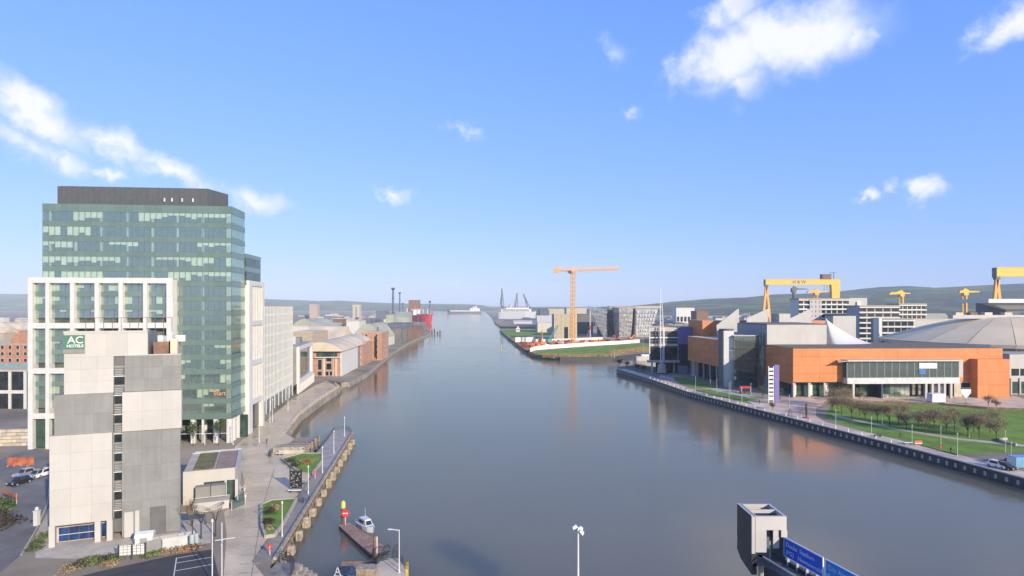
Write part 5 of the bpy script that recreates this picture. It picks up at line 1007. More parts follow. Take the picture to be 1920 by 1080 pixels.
# ---- navy block with white frame, cone base and twin mast
FN = Frame(*at(1218, 348), .03); nv = thing('navy_gallery', 'navy gallery block with white gridded window frame behind the twin mast', 'building', (*FN.o, GZ), FN.rz)
nx = FN.sx(1272); nt = FN.z(616, nx / 2); n0 = FN.z(675, nx / 2); nd = 36.0
MB().prism([(.1, .4), (nx - .1, .4), (nx - .1, nd), (.27 * nd, nd)], n0, nt - .3).build('body', M['navy'], nv); MB().prism([(-.2, -.3), (nx + .2, -.3), (nx + .2, nd), (.27 * nd, nd)], nt - .3, nt + .5).build('roof', M['paleroof'], nv)
for z in (nt - .9, FN.z(633, nx / 2), FN.z(647, nx / 2)): bx('frame_beam', M['lwhite'], nv, 0, nx, -.3, .2, z - .35, z + .35)
for x in (0, nx / 2, nx): bx('frame_post', M['lwhite'], nv, x - .25, x + .25, -.32, .22, n0, nt - .4)
for r_ in range(6):
    zz_ = nt - 2.2 - r_ * 1.7
    for s_ in range(2): bx('louvre', M['charcoal'] if r_ % 2 else M['wood'], nv, .4 + s_ * nx / 2, nx / 2 - .4 + s_ * nx / 2, .22, .4, zz_, zz_ + .7)
for s_ in range(2): bx('window_pane', M['glassdark'], nv, .3 + s_ * nx / 2, nx / 2 - .3 + s_ * nx / 2, .3, .38, n0 + .3, FN.z(650, nx / 2))
bx('canopy', M['steel'], nv, -1.5, nx, -3, .3, n0 - 1.2, n0); 
for px in (1222, 1263): bx('column', M['steel'], nv, FN.sx(px) - .4, FN.sx(px) + .4, -1, 0, 0, n0 - 1.2)
bx('ground_glazing', M['glassdark'], nv, 4, nx, 2, 2.2, 0, n0 - 1.2)
pl = box_thing('purple_block', 'purple and navy slab between the gallery and the orange wing', 'building', 1272, 1316, 613, 347.5, 30, M['purple'], rows=2, cols=3); bx('lower_band', M['navy'], pl[0], .1, pl[2] - .1, -.12, -.01, 3, pl[3] * .62)
cn = thing('cone_base', 'squat grey concrete cone at the foot of the twin mast', 'mast base', (*gp(1241, 700), GZ)); MB().lathe([(2.9, 0), (2.6, 1.5), (2.1, 5.2), (1.9, 5.3)], 16).build('cone', M['conc'], cn); MB().lathe([(3.4, 0), (3.4, .5)], 16).build('plinth', M['dark'], cn)
ms = thing('twin_mast', 'tall slender white twin mast with lattice rungs by the river', 'mast', (*gp(1241, 700), GZ + 5.3)); mh = zat(533, gp(1241, 700)[1]) - GZ - 5.3
for s_ in (-1, 1): MB().tube((s_ * .5, 0, 0), (s_ * .9, 0, mh * .35), .34, .38, 8).tube((s_ * .9, 0, mh * .35), (s_ * .55 - .5, 0, mh if s_ < 0 else mh * .80), .38, .14, 8).build('spar', M['lwhite'], ms)
for i in range(16):
    z = mh * (i + 1) / 18; w_ = .6 if z < mh * .35 else .55; MB().bar((-w_, 0, z), (w_ - .2, 0, z + (.8 if i % 2 else -.8)), .14, .14).build('rung', M['lwhite'], ms)
# purple slab sign tower
sgt = thing('sign_tower', 'slim white lattice sign tower with a purple slab before the hall', 'sign tower', (*gp(1446, 757), GZ)); th_ = zat(684, gp(1446, 757)[1]) - GZ; bx('purple_slab', M['purple'], sgt, 1.2, 3.0, -.3, .4, 0, th_)
for x in (-1.0, .9): bx('post', M['lwhite'], sgt, x - .12, x + .12, -.15, .15, 0, th_ - .5)
for i in range(8): bx('sign_panel', M['lwhite'] if i % 2 else M['blind'], sgt, -.85, .75, -.08, .08, 1.6 + i * (th_ - 2.2) / 8, 1.6 + (i + .62) * (th_ - 2.2) / 8)
# ---- arena with domed roof
ar = thing('arena', 'large arena with shallow grey segmented dome behind the orange hall', 'arena', (xat(1890, 345), 345, GZ)); Ra = (xat(1890, 345) - xat(1684, 345)); ze, zd = zat(642, 320) - GZ, zat(595, 345) - GZ
ns = 20
for i in range(ns):
    a0, a1 = 2 * math.pi * i / ns, 2 * math.pi * (i + .985) / ns; mb = MB(); k = 0
    for j in range(7):
        f = j / 6; rr_ = Ra * (1 - f * .72); z = ze + (zd - ze) * (.62 * f + .38 * math.sin(f * math.pi / 2))
        mb.v += [(rr_ * math.cos(a0), rr_ * math.sin(a0), z), (rr_ * math.cos(a1), rr_ * math.sin(a1), z)]
        if j: mb.f.append((2 * j - 2, 2 * j - 1, 2 * j + 1, 2 * j))
    mb.poly([(Ra * .28 * math.cos(a0), Ra * .28 * math.sin(a0), zd), (Ra * .28 * math.cos(a1), Ra * .28 * math.sin(a1), zd), (0, 0, zd + .6)]); mb.build('roof_segment', M['domeroof'], ar)
MB().lathe([(Ra + 1.2, ze - 1.6), (Ra + 1.2, ze + .1), (Ra - 1, ze + .15)], 40).build('eaves_ring', M['paleroof'], ar); MB().lathe([(Ra - 2, 0), (Ra - 2, ze - 1.6)], 40).build('drum_wall', M['cream'], ar)
for i in range(40):
    a = 2 * math.pi * i / 40
    if math.sin(a) < .1: MB().tube((math.cos(a) * (Ra - .6), math.sin(a) * (Ra - .6), 0), (math.cos(a) * (Ra - .6), math.sin(a) * (Ra - .6), ze - 1.6), .5, n=8).build('column', M['cream'], ar)
for z in (4, 8, 12): MB().lathe([(Ra - 1.6, z), (Ra - 1.6, z + 1.4)], 40).build('window_band', M['glassdark'], ar)
bx('roof_vent', M['cream'], ar, -36, 22, -7, -3, zd - .6, zd + 1.4)
for x in (-34, -26, -18, -7, 4, 12): MB().box(x, x + 4.2, -6.5, -3.5, zd + 1.2, zd + 2.8).build('roof_unit', M['paleroof'] if x != -26 else M['brown'], ar)
# cream wing at right edge
cw_ = box_thing('cream_wing', 'cream framed glazed wing between the orange hall and the arena', 'building', 1893, 1990, 664, 262, 16, M['cream'])
for i in range(6): bx('window_pane', M['glassgreen'], cw_[0], .8 + i * 3.9, .8 + i * 3.9 + 3.3, -.08, -.01, .4, 5.5); bx('window_pane', M['glassdark'], cw_[0], .8 + i * 3.9, .8 + i * 3.9 + 3.3, -.08, -.01, 8, 11); bx('column', M['cream'], cw_[0], .1 + i * 3.9, .7 + i * 3.9, -.5, -.02, 0, 7)
# ---- lamps, trees, planting, small things on the right bank
for (px, pyb, pyt) in ((1304, 733, 708), (1332, 741, 714), (1344, 736, 712), (1367, 748, 720), (1370, 741, 717), (1391, 757, 728), (1408, 740, 723), (1480, 765, 742)):
    lamp_post(px, pyb, max(4.5, zat(pyt, gp(px, pyb)[1]) - GZ), 'cream lamp column on the verge below the orange wing', 'lamp columns by the orange wing', 'spike', M['cream'])
mlamp = mat('pale_green_paint', (.45, .52, .36), .6)
for (px, pyb, pyt) in ((1567, 803, 770), (1634, 817, 784), (1654, 797, 766), (1710, 830, 799), (1795, 857, 815), (1817, 820, 799), (1885, 848, 810), (1896, 867, 833), (1764, 833, 813)):
    lamp_post(px, pyb, max(4.5, zat(pyt, gp(px, pyb)[1]) - GZ), 'pale green lamp column around the lawn with bare trees', 'lamp columns round the lawn', 'spike', mlamp)
for i, (px, py) in enumerate(((1560, 772), (1578, 778), (1597, 787), (1622, 790), (1668, 800), (1700, 806), (1735, 813), (1775, 816), (1815, 819), (1836, 822), (1868, 824), (1560, 762), (1590, 765), (1645, 791), (1685, 797), (1722, 801), (1752, 806), (1790, 808), (1826, 811), (1856, 812), (1612, 779), (1570, 768))):
    tree(px, py, 5.2 + (i * 7 % 5) * .55, 3.1 + (i * 5 % 4) * .45, 'bare brown tree in the row across the sunlit lawn', 200 + i, 'bare trees on the lawn', twigs=1500, trunk=.12, size=.34)
mol = mat('olive_foliage', (.15, .15, .05), .9, var=.35, scale=1.2)
for i, (px, py, h, r_, lb, m_) in enumerate(((1577, 752, 4.2, 2.0, 'small olive tree left of the hall entrance columns', mol), (1590, 750, 4.5, 2.2, 'fuller olive tree beside the hall entrance column', mol), (1612, 752, 3.4, 1.7, 'lowest olive tree on the plaza by the entrance', mol), (1430, 750, 5.4, 2.2, 'green tree between the verge and the sign tower', M['leaf']), (1462, 750, 4.6, 2.0, 'green tree beside the purple slab sign', M['leaf']), (1853, 762, 4.0, 2.1, 'bare round tree on the plaza by the orange box', M['twig']), (1868, 767, 3.6, 2.0, 'bare round tree next to the arena approach', M['twig']), (1448, 768, 2.4, 1.4, 'small yellow green shrub tree at the sign tower foot', mgreen))):
    tree(px, py, h, r_, lb, 300 + i, m=m_, leaf=True, twigs=700, name='plaza_tree', size=.17)
for i, px in enumerate((1161, 1176)): tree(px, (689, 694)[i], 5, 2.2, ('dark sculptural pine at the tip of the quay walk', 'dark pine beside the tip of the quay walk')[i], 320 + i, m=mdark, leaf=True, twigs=500, name='pine_tree')
tree(1207, 701, 4.8, 2.4, 'dark pine near the cone base of the twin mast', 330, m=mdark, leaf=True, twigs=500, name='pine_tree'); tree(1195, 697, 4.4, 2.4, 'dark pine on the planted island of the quay walk', 331, m=mdark, leaf=True, twigs=500, name='pine_tree')
o = thing('dark_sculpture', 'tall dark standing sculpture on the plaza by the quay walk', 'sculpture', (*gp(1512, 784), GZ)); MB().lathe([(.55, 0), (.5, .3), (.28, .4), (.34, 1.8), (.42, 3.4), (.3, 4.2), (.38, 4.6), (.1, 5.0)], 10).build('figure', M['dark'], o); bx('plinth', M['charcoal'], o, -.7, .7, -.7, .7, 0, .25)
for i, px in enumerate((1482, 1503)):
    o = thing('steel_arc', ('curved steel arc on the plaza paving near the sign tower', 'curved steel arc on the plaza paving near the dark sculpture')[i], 'sculpture', (*gp(px, 781), GZ), R(80)); mb = MB()
    for k in range(10):
        a, c = math.pi * k / 10, math.pi * (k + 1) / 10; mb.tube((2.0 * math.cos(a), 0, 2.6 * math.sin(a)), (2.0 * math.cos(c), 0, 2.6 * math.sin(c)), .1, n=6)
    mb.build('arc', M['charcoal'], o); bx('foot', M['charcoal'], o, -2.2, -1.8, -.2, .2, 0, .08); bx('foot', M['charcoal'], o, 1.8, 2.2, -.2, .2, 0, .08)
o = thing('white_kiosk', 'plain pale box trailer on the plaza edge above the lawn', 'kiosk', (*gp(1748, 756), GZ), .05); kw = 5.4; bx('body', mat('lilac_white', (.62, .62, .68), .5), o, 0, kw, 0, 3, .35, 3.6); bx('end_door', M['cream'], o, kw, kw + .1, .2, 2.8, .4, 3.4); bx('chassis', M['dark'], o, .1, kw - .1, .2, 2.8, 0, .35)
o = thing('red_canopy_stall', 'small red stall in the shade below the glass atrium', 'stall', (*gp(1397, 738), GZ)); bx('counter', M['dark'], o, -2, 2, -1, 1, 0, 1.1); MB().xprism([(-1.3, 2.4), (1.3, 2.4), (0, 3.2)], -2.4, 2.4).build('canopy', M['red'], o)
for s_ in (-2, 2): bx('post', M['lwhite'], o, s_ - .06, s_ + .06, -1, -.9, 1.1, 2.5)
o = box_thing('planter_block', 'purple grey low wall under the navy slab', 'wall', 1272, 1290, 687, 343, 2, mat('purple_grey', (.22, .20, .26), .8))
car(1870, 877, R(200), 'white car parked beside the blue container at the lawn corner', mcw); car(1884, 880, R(200), 'black car in front of the blue container', mblk); car(1893, 872, R(15), 'red car between the parked white car and the container', mcr)
o = thing('blue_container', 'light blue site container at the corner of the quay walk', 'container', (*gp(1905, 878), GZ), .1); bx('body', mat('container_blue', (.16, .36, .52), .6), o, 0, 6, 0, 2.4, .1, 2.5); bx('door', M['lwhite'], o, -.06, 0, .1, 2.3, .2, 2.4)
for i in range(12): bx('rib', mat('container_blue', (.16, .36, .52), .6), o, .25 + i * .48, .45 + i * .48, -.05, 0, .15, 2.45)
for i, (px, py, rz, lb, m_) in enumerate(((1702, 833, 0, 'white bench on the quay walk beside the lawn lamp', M['lwhite']), (1646, 819, .3, 'dark bench at the lawn edge on the quay walk', M['dark']))): bench(px, py, 2.4, rz, lb, m_)
o = thing('works_barrier', 'orange and white works barriers beside the white bench', 'barrier', (*gp(1722, 834), GZ)); bx('board', M['orangeplastic'], o, -1, 1, -.05, .05, .5, 1.1); bx('board', M['lwhite'], o, -1, 1, -.05, .05, .2, .48); bx('foot', M['dark'], o, -1, -.8, -.3, .3, 0, .2); bx('foot', M['dark'], o, .8, 1, -.3, .3, 0, .2)
panel_fence([gp(1545, 757), gp(1660, 755), gp(1760, 759), gp(1850, 767), gp(1990, 772)], .8, M['brown'], 'low dark brown retaining wall between plaza and lawn', 'retaining_wall', 4.0)
o = thing('seat_wall', 'curved pale seat wall at the end of the lawn path', 'seat wall', (*gp(1920, 832), GZ)); mb = MB()
for k in range(8):
    a, c = R(100 + k * 14), R(114 + k * 14); mb.bar((5 * math.cos(a), 5 * math.sin(a), .35), (5 * math.cos(c), 5 * math.sin(c), .35), .7, .7)
mb.build('seat', M['stone'], o)
rr2 = random.Random(8)
for i, (px, py) in enumerate(((1378, 752), (1424, 757), (1688, 820), (1250, 717), (1320, 738))):
    person(px, py, rr2.uniform(0, 6), ('person in navy on the quay walk below the atrium', 'person in maroon beside the small verge trees', 'person in black crossing the lawn between the bare trees', 'person in navy strolling near the mast end of the walk', 'person in black on the walk under the first lamp column')[i], (mtop2, mtop1, mtop3, mtop2, mtop3)[i], mjean)
# ---- motorway bridge gantry and floodlight, close to the camera
br = thing('motorway_bridge', 'motorway bridge deck crossing below the viewpoint', 'bridge', (0, 52, 0)); bx('deck', M['conc'], br, -120, 140, -14, 8, 9.2, 10.8); bx('surface', M['asphalt'], br, -120, 140, -13, 7, 10.804, 10.82); bx('parapet', M['conc'], br, -120, 140, 7.4, 8.02, 10.81, 11.9)
for x in (-90, -50, -8, 40, 85, 125): bx('pier', M['conc'], br, x - 1.2, x + 1.2, -9, 3, -3, 9.2)
fl = thing('floodlight_mast', 'white mast with three floodlight heads above the water', 'floodlight', (xat(1084, 59), 59, 10.8)); fh_ = zat(989, 59) - 10.8; MB().tube((0, 0, 0), (0, 0, fh_), .12, .075, 10).build('pole', M['lwhite'], fl)
for i, (x, y, z, rx) in enumerate(((-.32, 0, .05, -.5), (.26, .1, -.12, .5), (.34, -.1, -.42, .9))):
    hd = MB().hexa([(-.26, -.2, -.12), (.26, -.2, -.12), (.26, .2, -.12), (-.26, .2, -.12), (-.16, -.14, .16), (.16, -.14, .16), (.16, .14, .16), (-.16, .14, .16)]).build('lamp_head', M['lwhite'], fl, (x, y, fh_ + z)); hd.rotation_euler = (0, rx, 0); MB().box(-.2, .2, -.16, .16, -.15, -.121).build('lens', M['glassdark'], hd)
# gantry axes: gx along the boom toward the camera
GA = (xat(1415, 56.5), 56.5); gdir = Vector((1.3, -4.9)).normalized(); gtz = 20.7
gy = thing('sign_gantry', 'dark motorway sign gantry with pale end box and blue direction signs', 'gantry', (GA[0], GA[1] + 3.6, 10.8), 0)
hz_ = gtz - 10.8; mgan = mat('gantry_dark', (.035, .037, .04), .45, var=.2)
bw_ = 2.9; bd = 3.6                                         # end box width (x), depth (y, toward the camera is -)
bx('box_side', mgan, gy, -.30, -.12, -bd, 0, hz_ - 3.3, hz_); bx('side_edge', M['cream'], gy, -.32, -.02, -bd - .16, -bd, hz_ - 3.4, hz_)
bx('side_lip', M['cream'], gy, -.31, -.11, -bd, 0, hz_, hz_ + .06)
MB().xprism([(-bd, hz_ - 3.3), (-bd, hz_ - 5.4), (-.9, hz_ - 5.0), (.1, hz_ - 4.4), (0, hz_ - 3.3)], -.28, .2).build('lower_cheek', mgan, gy)
for (x0, x1) in ((.05, .22), (bw_ - .2, bw_)): bx('box_beam', M['cream'], gy, x0, x1, -bd, 0, hz_ - .35, hz_)
for y in (-bd, -bd * .5, -.18): bx('box_beam', M['cream'], gy, .22, bw_ - .2, y, y + .18, hz_ - .33, hz_ - .01)
bx('front_lintel', M['cream'], gy, .05, bw_, -bd - .1, -bd, hz_ - 1.25, hz_ - .02); bx('front_jamb', M['cream'], gy, .05, 1.05, -bd - .1, -bd, hz_ - 3.3, hz_ - 1.25); bx('front_jamb', M['cream'], gy, bw_ - .5, bw_ + .05, -bd - .12, -bd, hz_ - 1.9, hz_ - 1.25); bx('inner_panel', M['cream'], gy, 1.75, 2.3, -bd + .1, -bd + .16, hz_ - 3.0, hz_ - 1.25)
bx('back_wall', M['paleroof'], gy, .1, bw_, -.1, .05, hz_ - 3.2, hz_ - .36); bx('box_floor', M['charcoal'], gy, -.1, bw_ + .3, -bd, 0, hz_ - 4.6, hz_ - 4.4); bx('far_side', M['charcoal'], gy, bw_ - .05, bw_ + .02, -bd, 0, hz_ - 4.4, hz_ - .36); bx('inner_post', M['steel'], gy, 1.5, 1.58, -bd + .3, -bd + .38, hz_ - 4.4, hz_ - 2.4)
g0 = Vector((bw_ + .05, -bd + .2)); LG = 26.0
def gpt(s_, t_=0.0): p = g0 + gdir * s_ + Vector((-gdir.y, gdir.x)) * t_; return (p.x, p.y)
a, c = gpt(0, 0), gpt(LG, 0)
for (t_, z, h) in ((-2.2, hz_ - 4.9, .9), (0, hz_ - 4.3, .5)): MB().bar((*gpt(0, t_), z), (*gpt(LG, t_), z), .35, h).build('boom_chord', mgan, gy)
MB().bar((*gpt(0, -2.45), hz_ - 3.55), (*gpt(LG, -2.45), hz_ - 3.55), .10, .12).build('hand_rail', M['steel'], gy); MB().bar((*gpt(.0, -1.1), hz_ - 4.5), (*gpt(LG, -1.1), hz_ - 4.5), 2.0, .12).build('walkway', M['charcoal'], gy)
for i in range(14): MB().bar((*gpt(.5 + i * 1.2, -.15), hz_ - 4.4), (*gpt(.5 + i * 1.2, -.15), hz_ - 2.6), .22, .16).build('sign_bracket', M['steel'], gy)
pitch = math.atan2(gdir.y, gdir.x)
for i, (s0, s1, m_, lines) in enumerate(((.15, 5.0, M['blue'], (('Docks  Stadium', .18), ('(M2)   Newtownabbey', -.5))), (5.25, 11.5, M['blue2'], (('City Airport', .18), ('Bangor', -.5))))):
    zc, hh = hz_ - 2.75, 1.75; p = gpt((s0 + s1) / 2, -.3)
    sgp = thing('direction_sign', ('deep blue direction sign panel at the box end of the gantry', 'bright blue direction sign panel further along the gantry')[i], 'sign', (GA[0] + p[0], GA[1] + 3.6 + p[1], 10.8 + zc), pitch); w_ = s1 - s0
    bx('board', m_, sgp, -w_ / 2 + .08, w_ / 2 - .08, -.04, .04, -hh / 2 + .08, hh / 2 - .08)
    for (x0, x1, z0, z1) in ((-w_ / 2, w_ / 2, hh / 2 - .08, hh / 2), (-w_ / 2, w_ / 2, -hh / 2, -hh / 2 + .08), (-w_ / 2, -w_ / 2 + .08, -hh / 2 + .08, hh / 2 - .08), (w_ / 2 - .08, w_ / 2, -hh / 2 + .08, hh / 2 - .08)): bx('border', mat('sign_border', (.62, .68, .78), .5), sgp, x0, x1, -.05, .05, z0, z1)
    for tx, dz in lines: text(tx, .56, mat('sign_letter', (.55, .65, .85), .5), sgp, loc=(-w_ / 2 + .3, -.06, dz + .12), align='LEFT', extrude=.01)
MB().tube((1.4, -1.8, 0), (1.4, -1.8, hz_ - 4.4), .35, n=10).build('leg', M['cream'], gy)
# ================================================================== FAR: DOCKS, SITE, CRANES, CITY
def shed(px0, px1, pyt, Y, dep, m, label, roof='gable', cat='warehouse', rm=None, name='dock_shed', e=0.0, group=None, win=0, rise=.28):
    F_ = Frame(*at(px0, Y), e); w_ = F_.sx(px1); H = max(3.0, zat(pyt, Y) - GZ); o = thing(name, label, cat, (*F_.o, GZ), F_.rz, group); rm = rm or M['paleroof']
    if roof == 'flat': bx('wall', m, o, 0, w_, 0, dep, 0, H - .6); bx('roof', rm, o, -.4, w_ + .4, -.4, dep + .4, H - .6, H)
    else:
        he = H * (1 - rise); bx('wall', m, o, 0, w_, 0, dep, 0, he)
        if roof == 'gable': MB().yprism([(-.6, he), (w_ + .6, he), (w_ / 2, H)], -.6, dep + .6).build('roof', rm, o)
        elif roof == 'ridge': MB().xprism([(-.6, he), (dep + .6, he), (dep / 2, H)], -.6, w_ + .6).build('roof', rm, o)
        else: MB().yprism([(-.6, he)] + [(w_ + .6 - (w_ + 1.2) * i / 10, he + (H - he) * math.sin(math.pi * i / 10)) for i in range(11)][0:11], -.6, dep + .6).build('roof', rm, o)
    for i in range(win): x = w_ * (i + .5) / win; bx('window', M['glassdark'], o, x - w_ / win * .34, x + w_ / win * .34, -.08, 0, H * .3, H * .55)
    return o
tan = mat('tan_wall', (.42, .34, .25), .9, var=.12); pinkb = mat('pinkish_block', (.40, .30, .25), .9, var=.08); sage = mat('sage_roof', (.34, .36, .28), .85, var=.12, scale=.05); dgrey = mat('dock_grey', (.16, .155, .15), .9, var=.2, scale=.05); lgrey = mat('light_sheet', (.55, .53, .48), .8, var=.1); slate = mat('slate_blue', (.12, .14, .18), .8, var=.15); coal = mat('coal_heap', (.05, .048, .05), 1, var=.3, scale=.1)
# left docks, nearest first
shed(548, 586, 622, 480, 40, tan, 'tan flat roofed block behind the white roof drum', 'flat', 'building', name='dock_building', win=4)
shed(556, 578, 610, 560, 30, lgrey, 'pale block behind the tan flat roofed block', 'flat', 'building', name='dock_building', win=5)
shed(578, 624, 606, 620, 60, lgrey, 'sage green roofed hall left of the brown brick tower', 'ridge', rm=sage, rise=.5)
shed(587, 640, 613, 540, 40, tan, 'tan hall with pale pitched roof below the sage green hall', 'ridge', rm=M['paleroof'], rise=.55)
shed(624, 642, 597, 700, 16, M['brown'], 'brown brick tower block with pale cap among the dock roofs', 'flat', 'building', rm=M['paleroof'], name='brick_tower', win=3)
shed(650, 674, 601, 640, 28, M['white'], 'plain white cube building behind the curved roof', 'flat', 'building', name='dock_building')
shed(660, 716, 607, 560, 60, lgrey, 'cream vaulted hall with dark window strip beyond the curved roof', 'arch', rm=sage, win=6, rise=.6)
shed(548, 592, 598, 900, 80, lgrey, 'long pale warehouse with low sage vault', 'arch', rm=sage, rise=.5)
shed(596, 634, 600, 980, 60, lgrey, 'grey green shed beyond the brown brick tower', 'ridge', rm=sage, rise=.5)
shed(675, 706, 598, 900, 50, dgrey, 'dark long shed right of the plain white cube', 'ridge', rm=dgrey, rise=.4)
shed(705, 724, 583, 1700, 40, slate, 'dark slate blue silo building on the skyline', 'flat', 'building', rm=slate, name='silo_building')
for i, (a, c, t_, Y, m_, lb) in enumerate(((724, 738, 590, 1050, sage, 'grey green plant building at the foot of the tall stack'), (740, 766, 585, 1250, sage, 'long grey green plant hall between the stacks and the red ship'), (726, 764, 606, 760, slate, 'blue grey transit shed on the quay'), (764, 786, 611, 800, M['brown'], 'brown shed at the end of the quay'), (735, 752, 615, 620, dgrey, 'dark low shed on the quay edge'), (700, 728, 613, 640, dgrey, 'charcoal roofed shed behind the taller brick block'), (752, 772, 613, 690, M['brown'], 'low brown shed by the quay end'))):
    shed(a, c, t_, Y, 45, m_, lb, 'ridge' if i % 2 else 'flat', rm=m_, rise=.35)
# dark tree belts
def belt(px0, px1, py, Y, h, n, label, m, seed):
    r_ = random.Random(seed); mb = MB(); x0, x1 = xat(px0, Y), xat(px1, Y)
    for i in range(n):
        p = Vector((r_.uniform(0, x1 - x0), r_.uniform(-12, 25), 0)); q = h * (.45 + .7 * abs(noise.noise(Vector((p.x * .03, seed, 0)))) ) * math.sqrt(r_.random()); p.z = q; a = Vector((r_.uniform(-1, 1), r_.uniform(-1, 1), r_.uniform(-.4, 1))).normalized() * r_.uniform(.7, 1.6) * Y / 900; b_ = a.orthogonal().normalized() * .8 * Y / 900
        mb.poly([p - a, p + b_, p + a, p - b_])
    o = mb.build('tree_belt', m, None, (x0, Y, GZ)); kind(o, 'stuff'); return o
dkt = mat('winter_trees', (.075, .065, .045), 1, var=.35, scale=.04)
belt(546, 664, 592, 1150, 10, 900, '', dkt, 1); belt(1230, 1460, 597, 1050, 8, 1000, '', dkt, 2); belt(1000, 1100, 600, 1000, 5, 350, '', dkt, 3); belt(-60, 52, 597, 700, 10, 500, '', dkt, 4); belt(1700, 1920, 585, 1200, 9, 700, '', dkt, 5)
for i, (px, py, r_, h, lb) in enumerate(((690, 596, 34, 11, 'dark coal heap on the quay behind the brick blocks'), (712, 601, 26, 9, 'smaller dark coal heap beside the grey plant'))):
    o = thing('coal_heap', lb, 'heap', (*at(px, 1150), GZ)); mb = MB(); n = 22; rows_ = 5
    for j in range(rows_ + 1):
        for k in range(n): a = 2 * math.pi * k / n; q = r_ * (1 - j / rows_ * .97) * (1 + .18 * noise.noise(Vector((math.cos(a) * 2, math.sin(a) * 2, j + i)))); mb.v.append((q * math.cos(a), q * math.sin(a) * .6, h * (j / rows_) ** .9))
    for j in range(rows_):
        for k in range(n): mb.f.append((j * n + k, j * n + (k + 1) % n, (j + 1) * n + (k + 1) % n, (j + 1) * n + k))
    mb.build('heap', coal, o)
# towers on the skyline
def tower_block(px0, px1, pyt, Y, dep, m, label, floors, strip=False):
    F_ = Frame(*at(px0, Y), .0); w_ = F_.sx(px1); H = zat(pyt, Y) - GZ; o = thing('tower_block', label, 'tower block', (*F_.o, GZ)); bx('wall', m, o, 0, w_, 0, dep, 0, H - 2); bx('parapet', M['paleroof'], o, -.5, w_ + .5, -.5, dep + .5, H - 2, H)
    for i in range(floors): bx('floor_band', M['glassdark'] if strip else M['conc'], o, (w_ * .42 if strip else .5), (w_ * .62 if strip else w_ - .5), -.3, 0, 4 + (H - 8) * i / floors, 4 + (H - 8) * i / floors + (H / floors * .35))
    return o
tower_block(580, 595, 571, 1960, 22, pinkb, 'pinkish tower block standing alone against the blue hills', 12); tower_block(661, 674, 571.5, 1500, 18, M['conc'], 'pale concrete silo tower with a dark vertical slot', 10, True)
for (px, pyt, Y, wd, lb) in ((737, 539.5, 1350, 2.6, 'tallest dark slender chimney stack on the left docks'), (749.5, 548, 1900, 2.6, 'second dark slender chimney beyond the tallest stack'), (755, 568, 1700, 1.6, 'short thin grey mast beside the chimneys'), (806, 564, 1600, 1.8, 'thin dark light tower beyond the red ship')):
    H = zat(pyt, Y) - GZ; o = thing('chimney_stack', lb, 'chimney', (*at(px, Y), GZ)); MB().tube((0, 0, 0), (0, 0, H), wd, wd * .75, 12).build('shaft', slate, o); MB().lathe([(wd * 1.05, H - 5), (wd * 1.5, H - 3), (wd * 1.5, H)], 12).build('cap', M['dark'], o)
    for k in range(3): MB().lathe([(wd * 1.15, H * (.3 + .2 * k)), (wd * 1.15, H * (.3 + .2 * k) + 1.2)], 12).build('ring', M['dark'], o)
for (px, pyb, pyt) in ((701, 640, 580), (692, 628, 592), (784, 622, 585), (757, 640, 596)):
    Y = gp(px, pyb)[1]; lamp_post(px, pyb, zat(pyt, Y) - GZ, 'tall thin lighting column among the left bank dock sheds', 'dock lighting columns')
o, F_, x1, zt_ = box_thing('brown_silo', 'big brown grain silo block behind the red ship', 'silo', 766, 786, 562.5, 1780, 30, M['brown'], cols=4, rows=2, roof=M['brown']); bx('white_sign', mat('pale_pink', (.6, .45, .42), .8), o, -6, -1, 3, 8, 20, 34)
# red ship alongside, bow toward the camera
def ship_hull(L_, Bm, dep, bowk=.22):
    mb = MB(); S = []
    for f, w_, lift in ((0, .85, 0), (.06, 1, 0), (.7, 1, 0), (.86, .72, .3), (.95, .36, .9), (1.0, .04, 1.6)):
        S.append([(L_ * f, -Bm / 2 * w_, dep + lift), (L_ * (f - (.03 if f > .8 else 0)), -Bm / 2 * w_ * .8, -1.5), (L_ * (f - (.03 if f > .8 else 0)), Bm / 2 * w_ * .8, -1.5), (L_ * f, Bm / 2 * w_, dep + lift)])
    for s_ in S: mb.v += s_
    for i in range(len(S) - 1):
        for j in range(3): mb.f.append((i * 4 + j, i * 4 + j + 1, i * 4 + 5 + j, i * 4 + 4 + j))
        mb.f.append((i * 4 + 3, i * 4, i * 4 + 4, i * 4 + 7))
    mb.f.append((0, 1, 2, 3)); return mb
sp = thing('red_ship', 'red hulled cargo ship with white upperworks moored at the left quay', 'ship', (xat(774, 1560), 1560, 0), R(-48)); mhull = mat('hull_red', (.62, .045, .05), .5, var=.08)
ship_hull(84, 26, 19).build('hull', mhull, sp); bx('deck_house', M['lwhite'], sp, 4, 18, -10, 10, 19, 31); bx('bridge', M['lwhite'], sp, 10, 17, -14, 14, 31, 34); bx('bridge_windows', M['glassdark'], sp, 17, 17.3, -13, 13, 31.8, 33.2); MB().tube((8, 0, 31), (8, 0, 42), 2.2, n=12).build('funnel', mhull, sp)
for x in (30, 50, 68): bx('hatch', M['rust'], sp, x, x + 14, -8, 8, 19, 21.5)
for x in (27, 47, 66): MB().tube((x, 0, 19), (x, 0, 34), .9, n=8).tube((x, 0, 30), (x + 10, 3, 36), .5, n=6).build('deck_crane', M['lwhite'], sp)
MB().tube((80, 0, 20), (80, 0, 32), .4, n=6).build('foremast', M['lwhite'], sp); bx('waterline', M['lwhite'], sp, 2, 66, -13.05, 13.05, .2, 1.0)
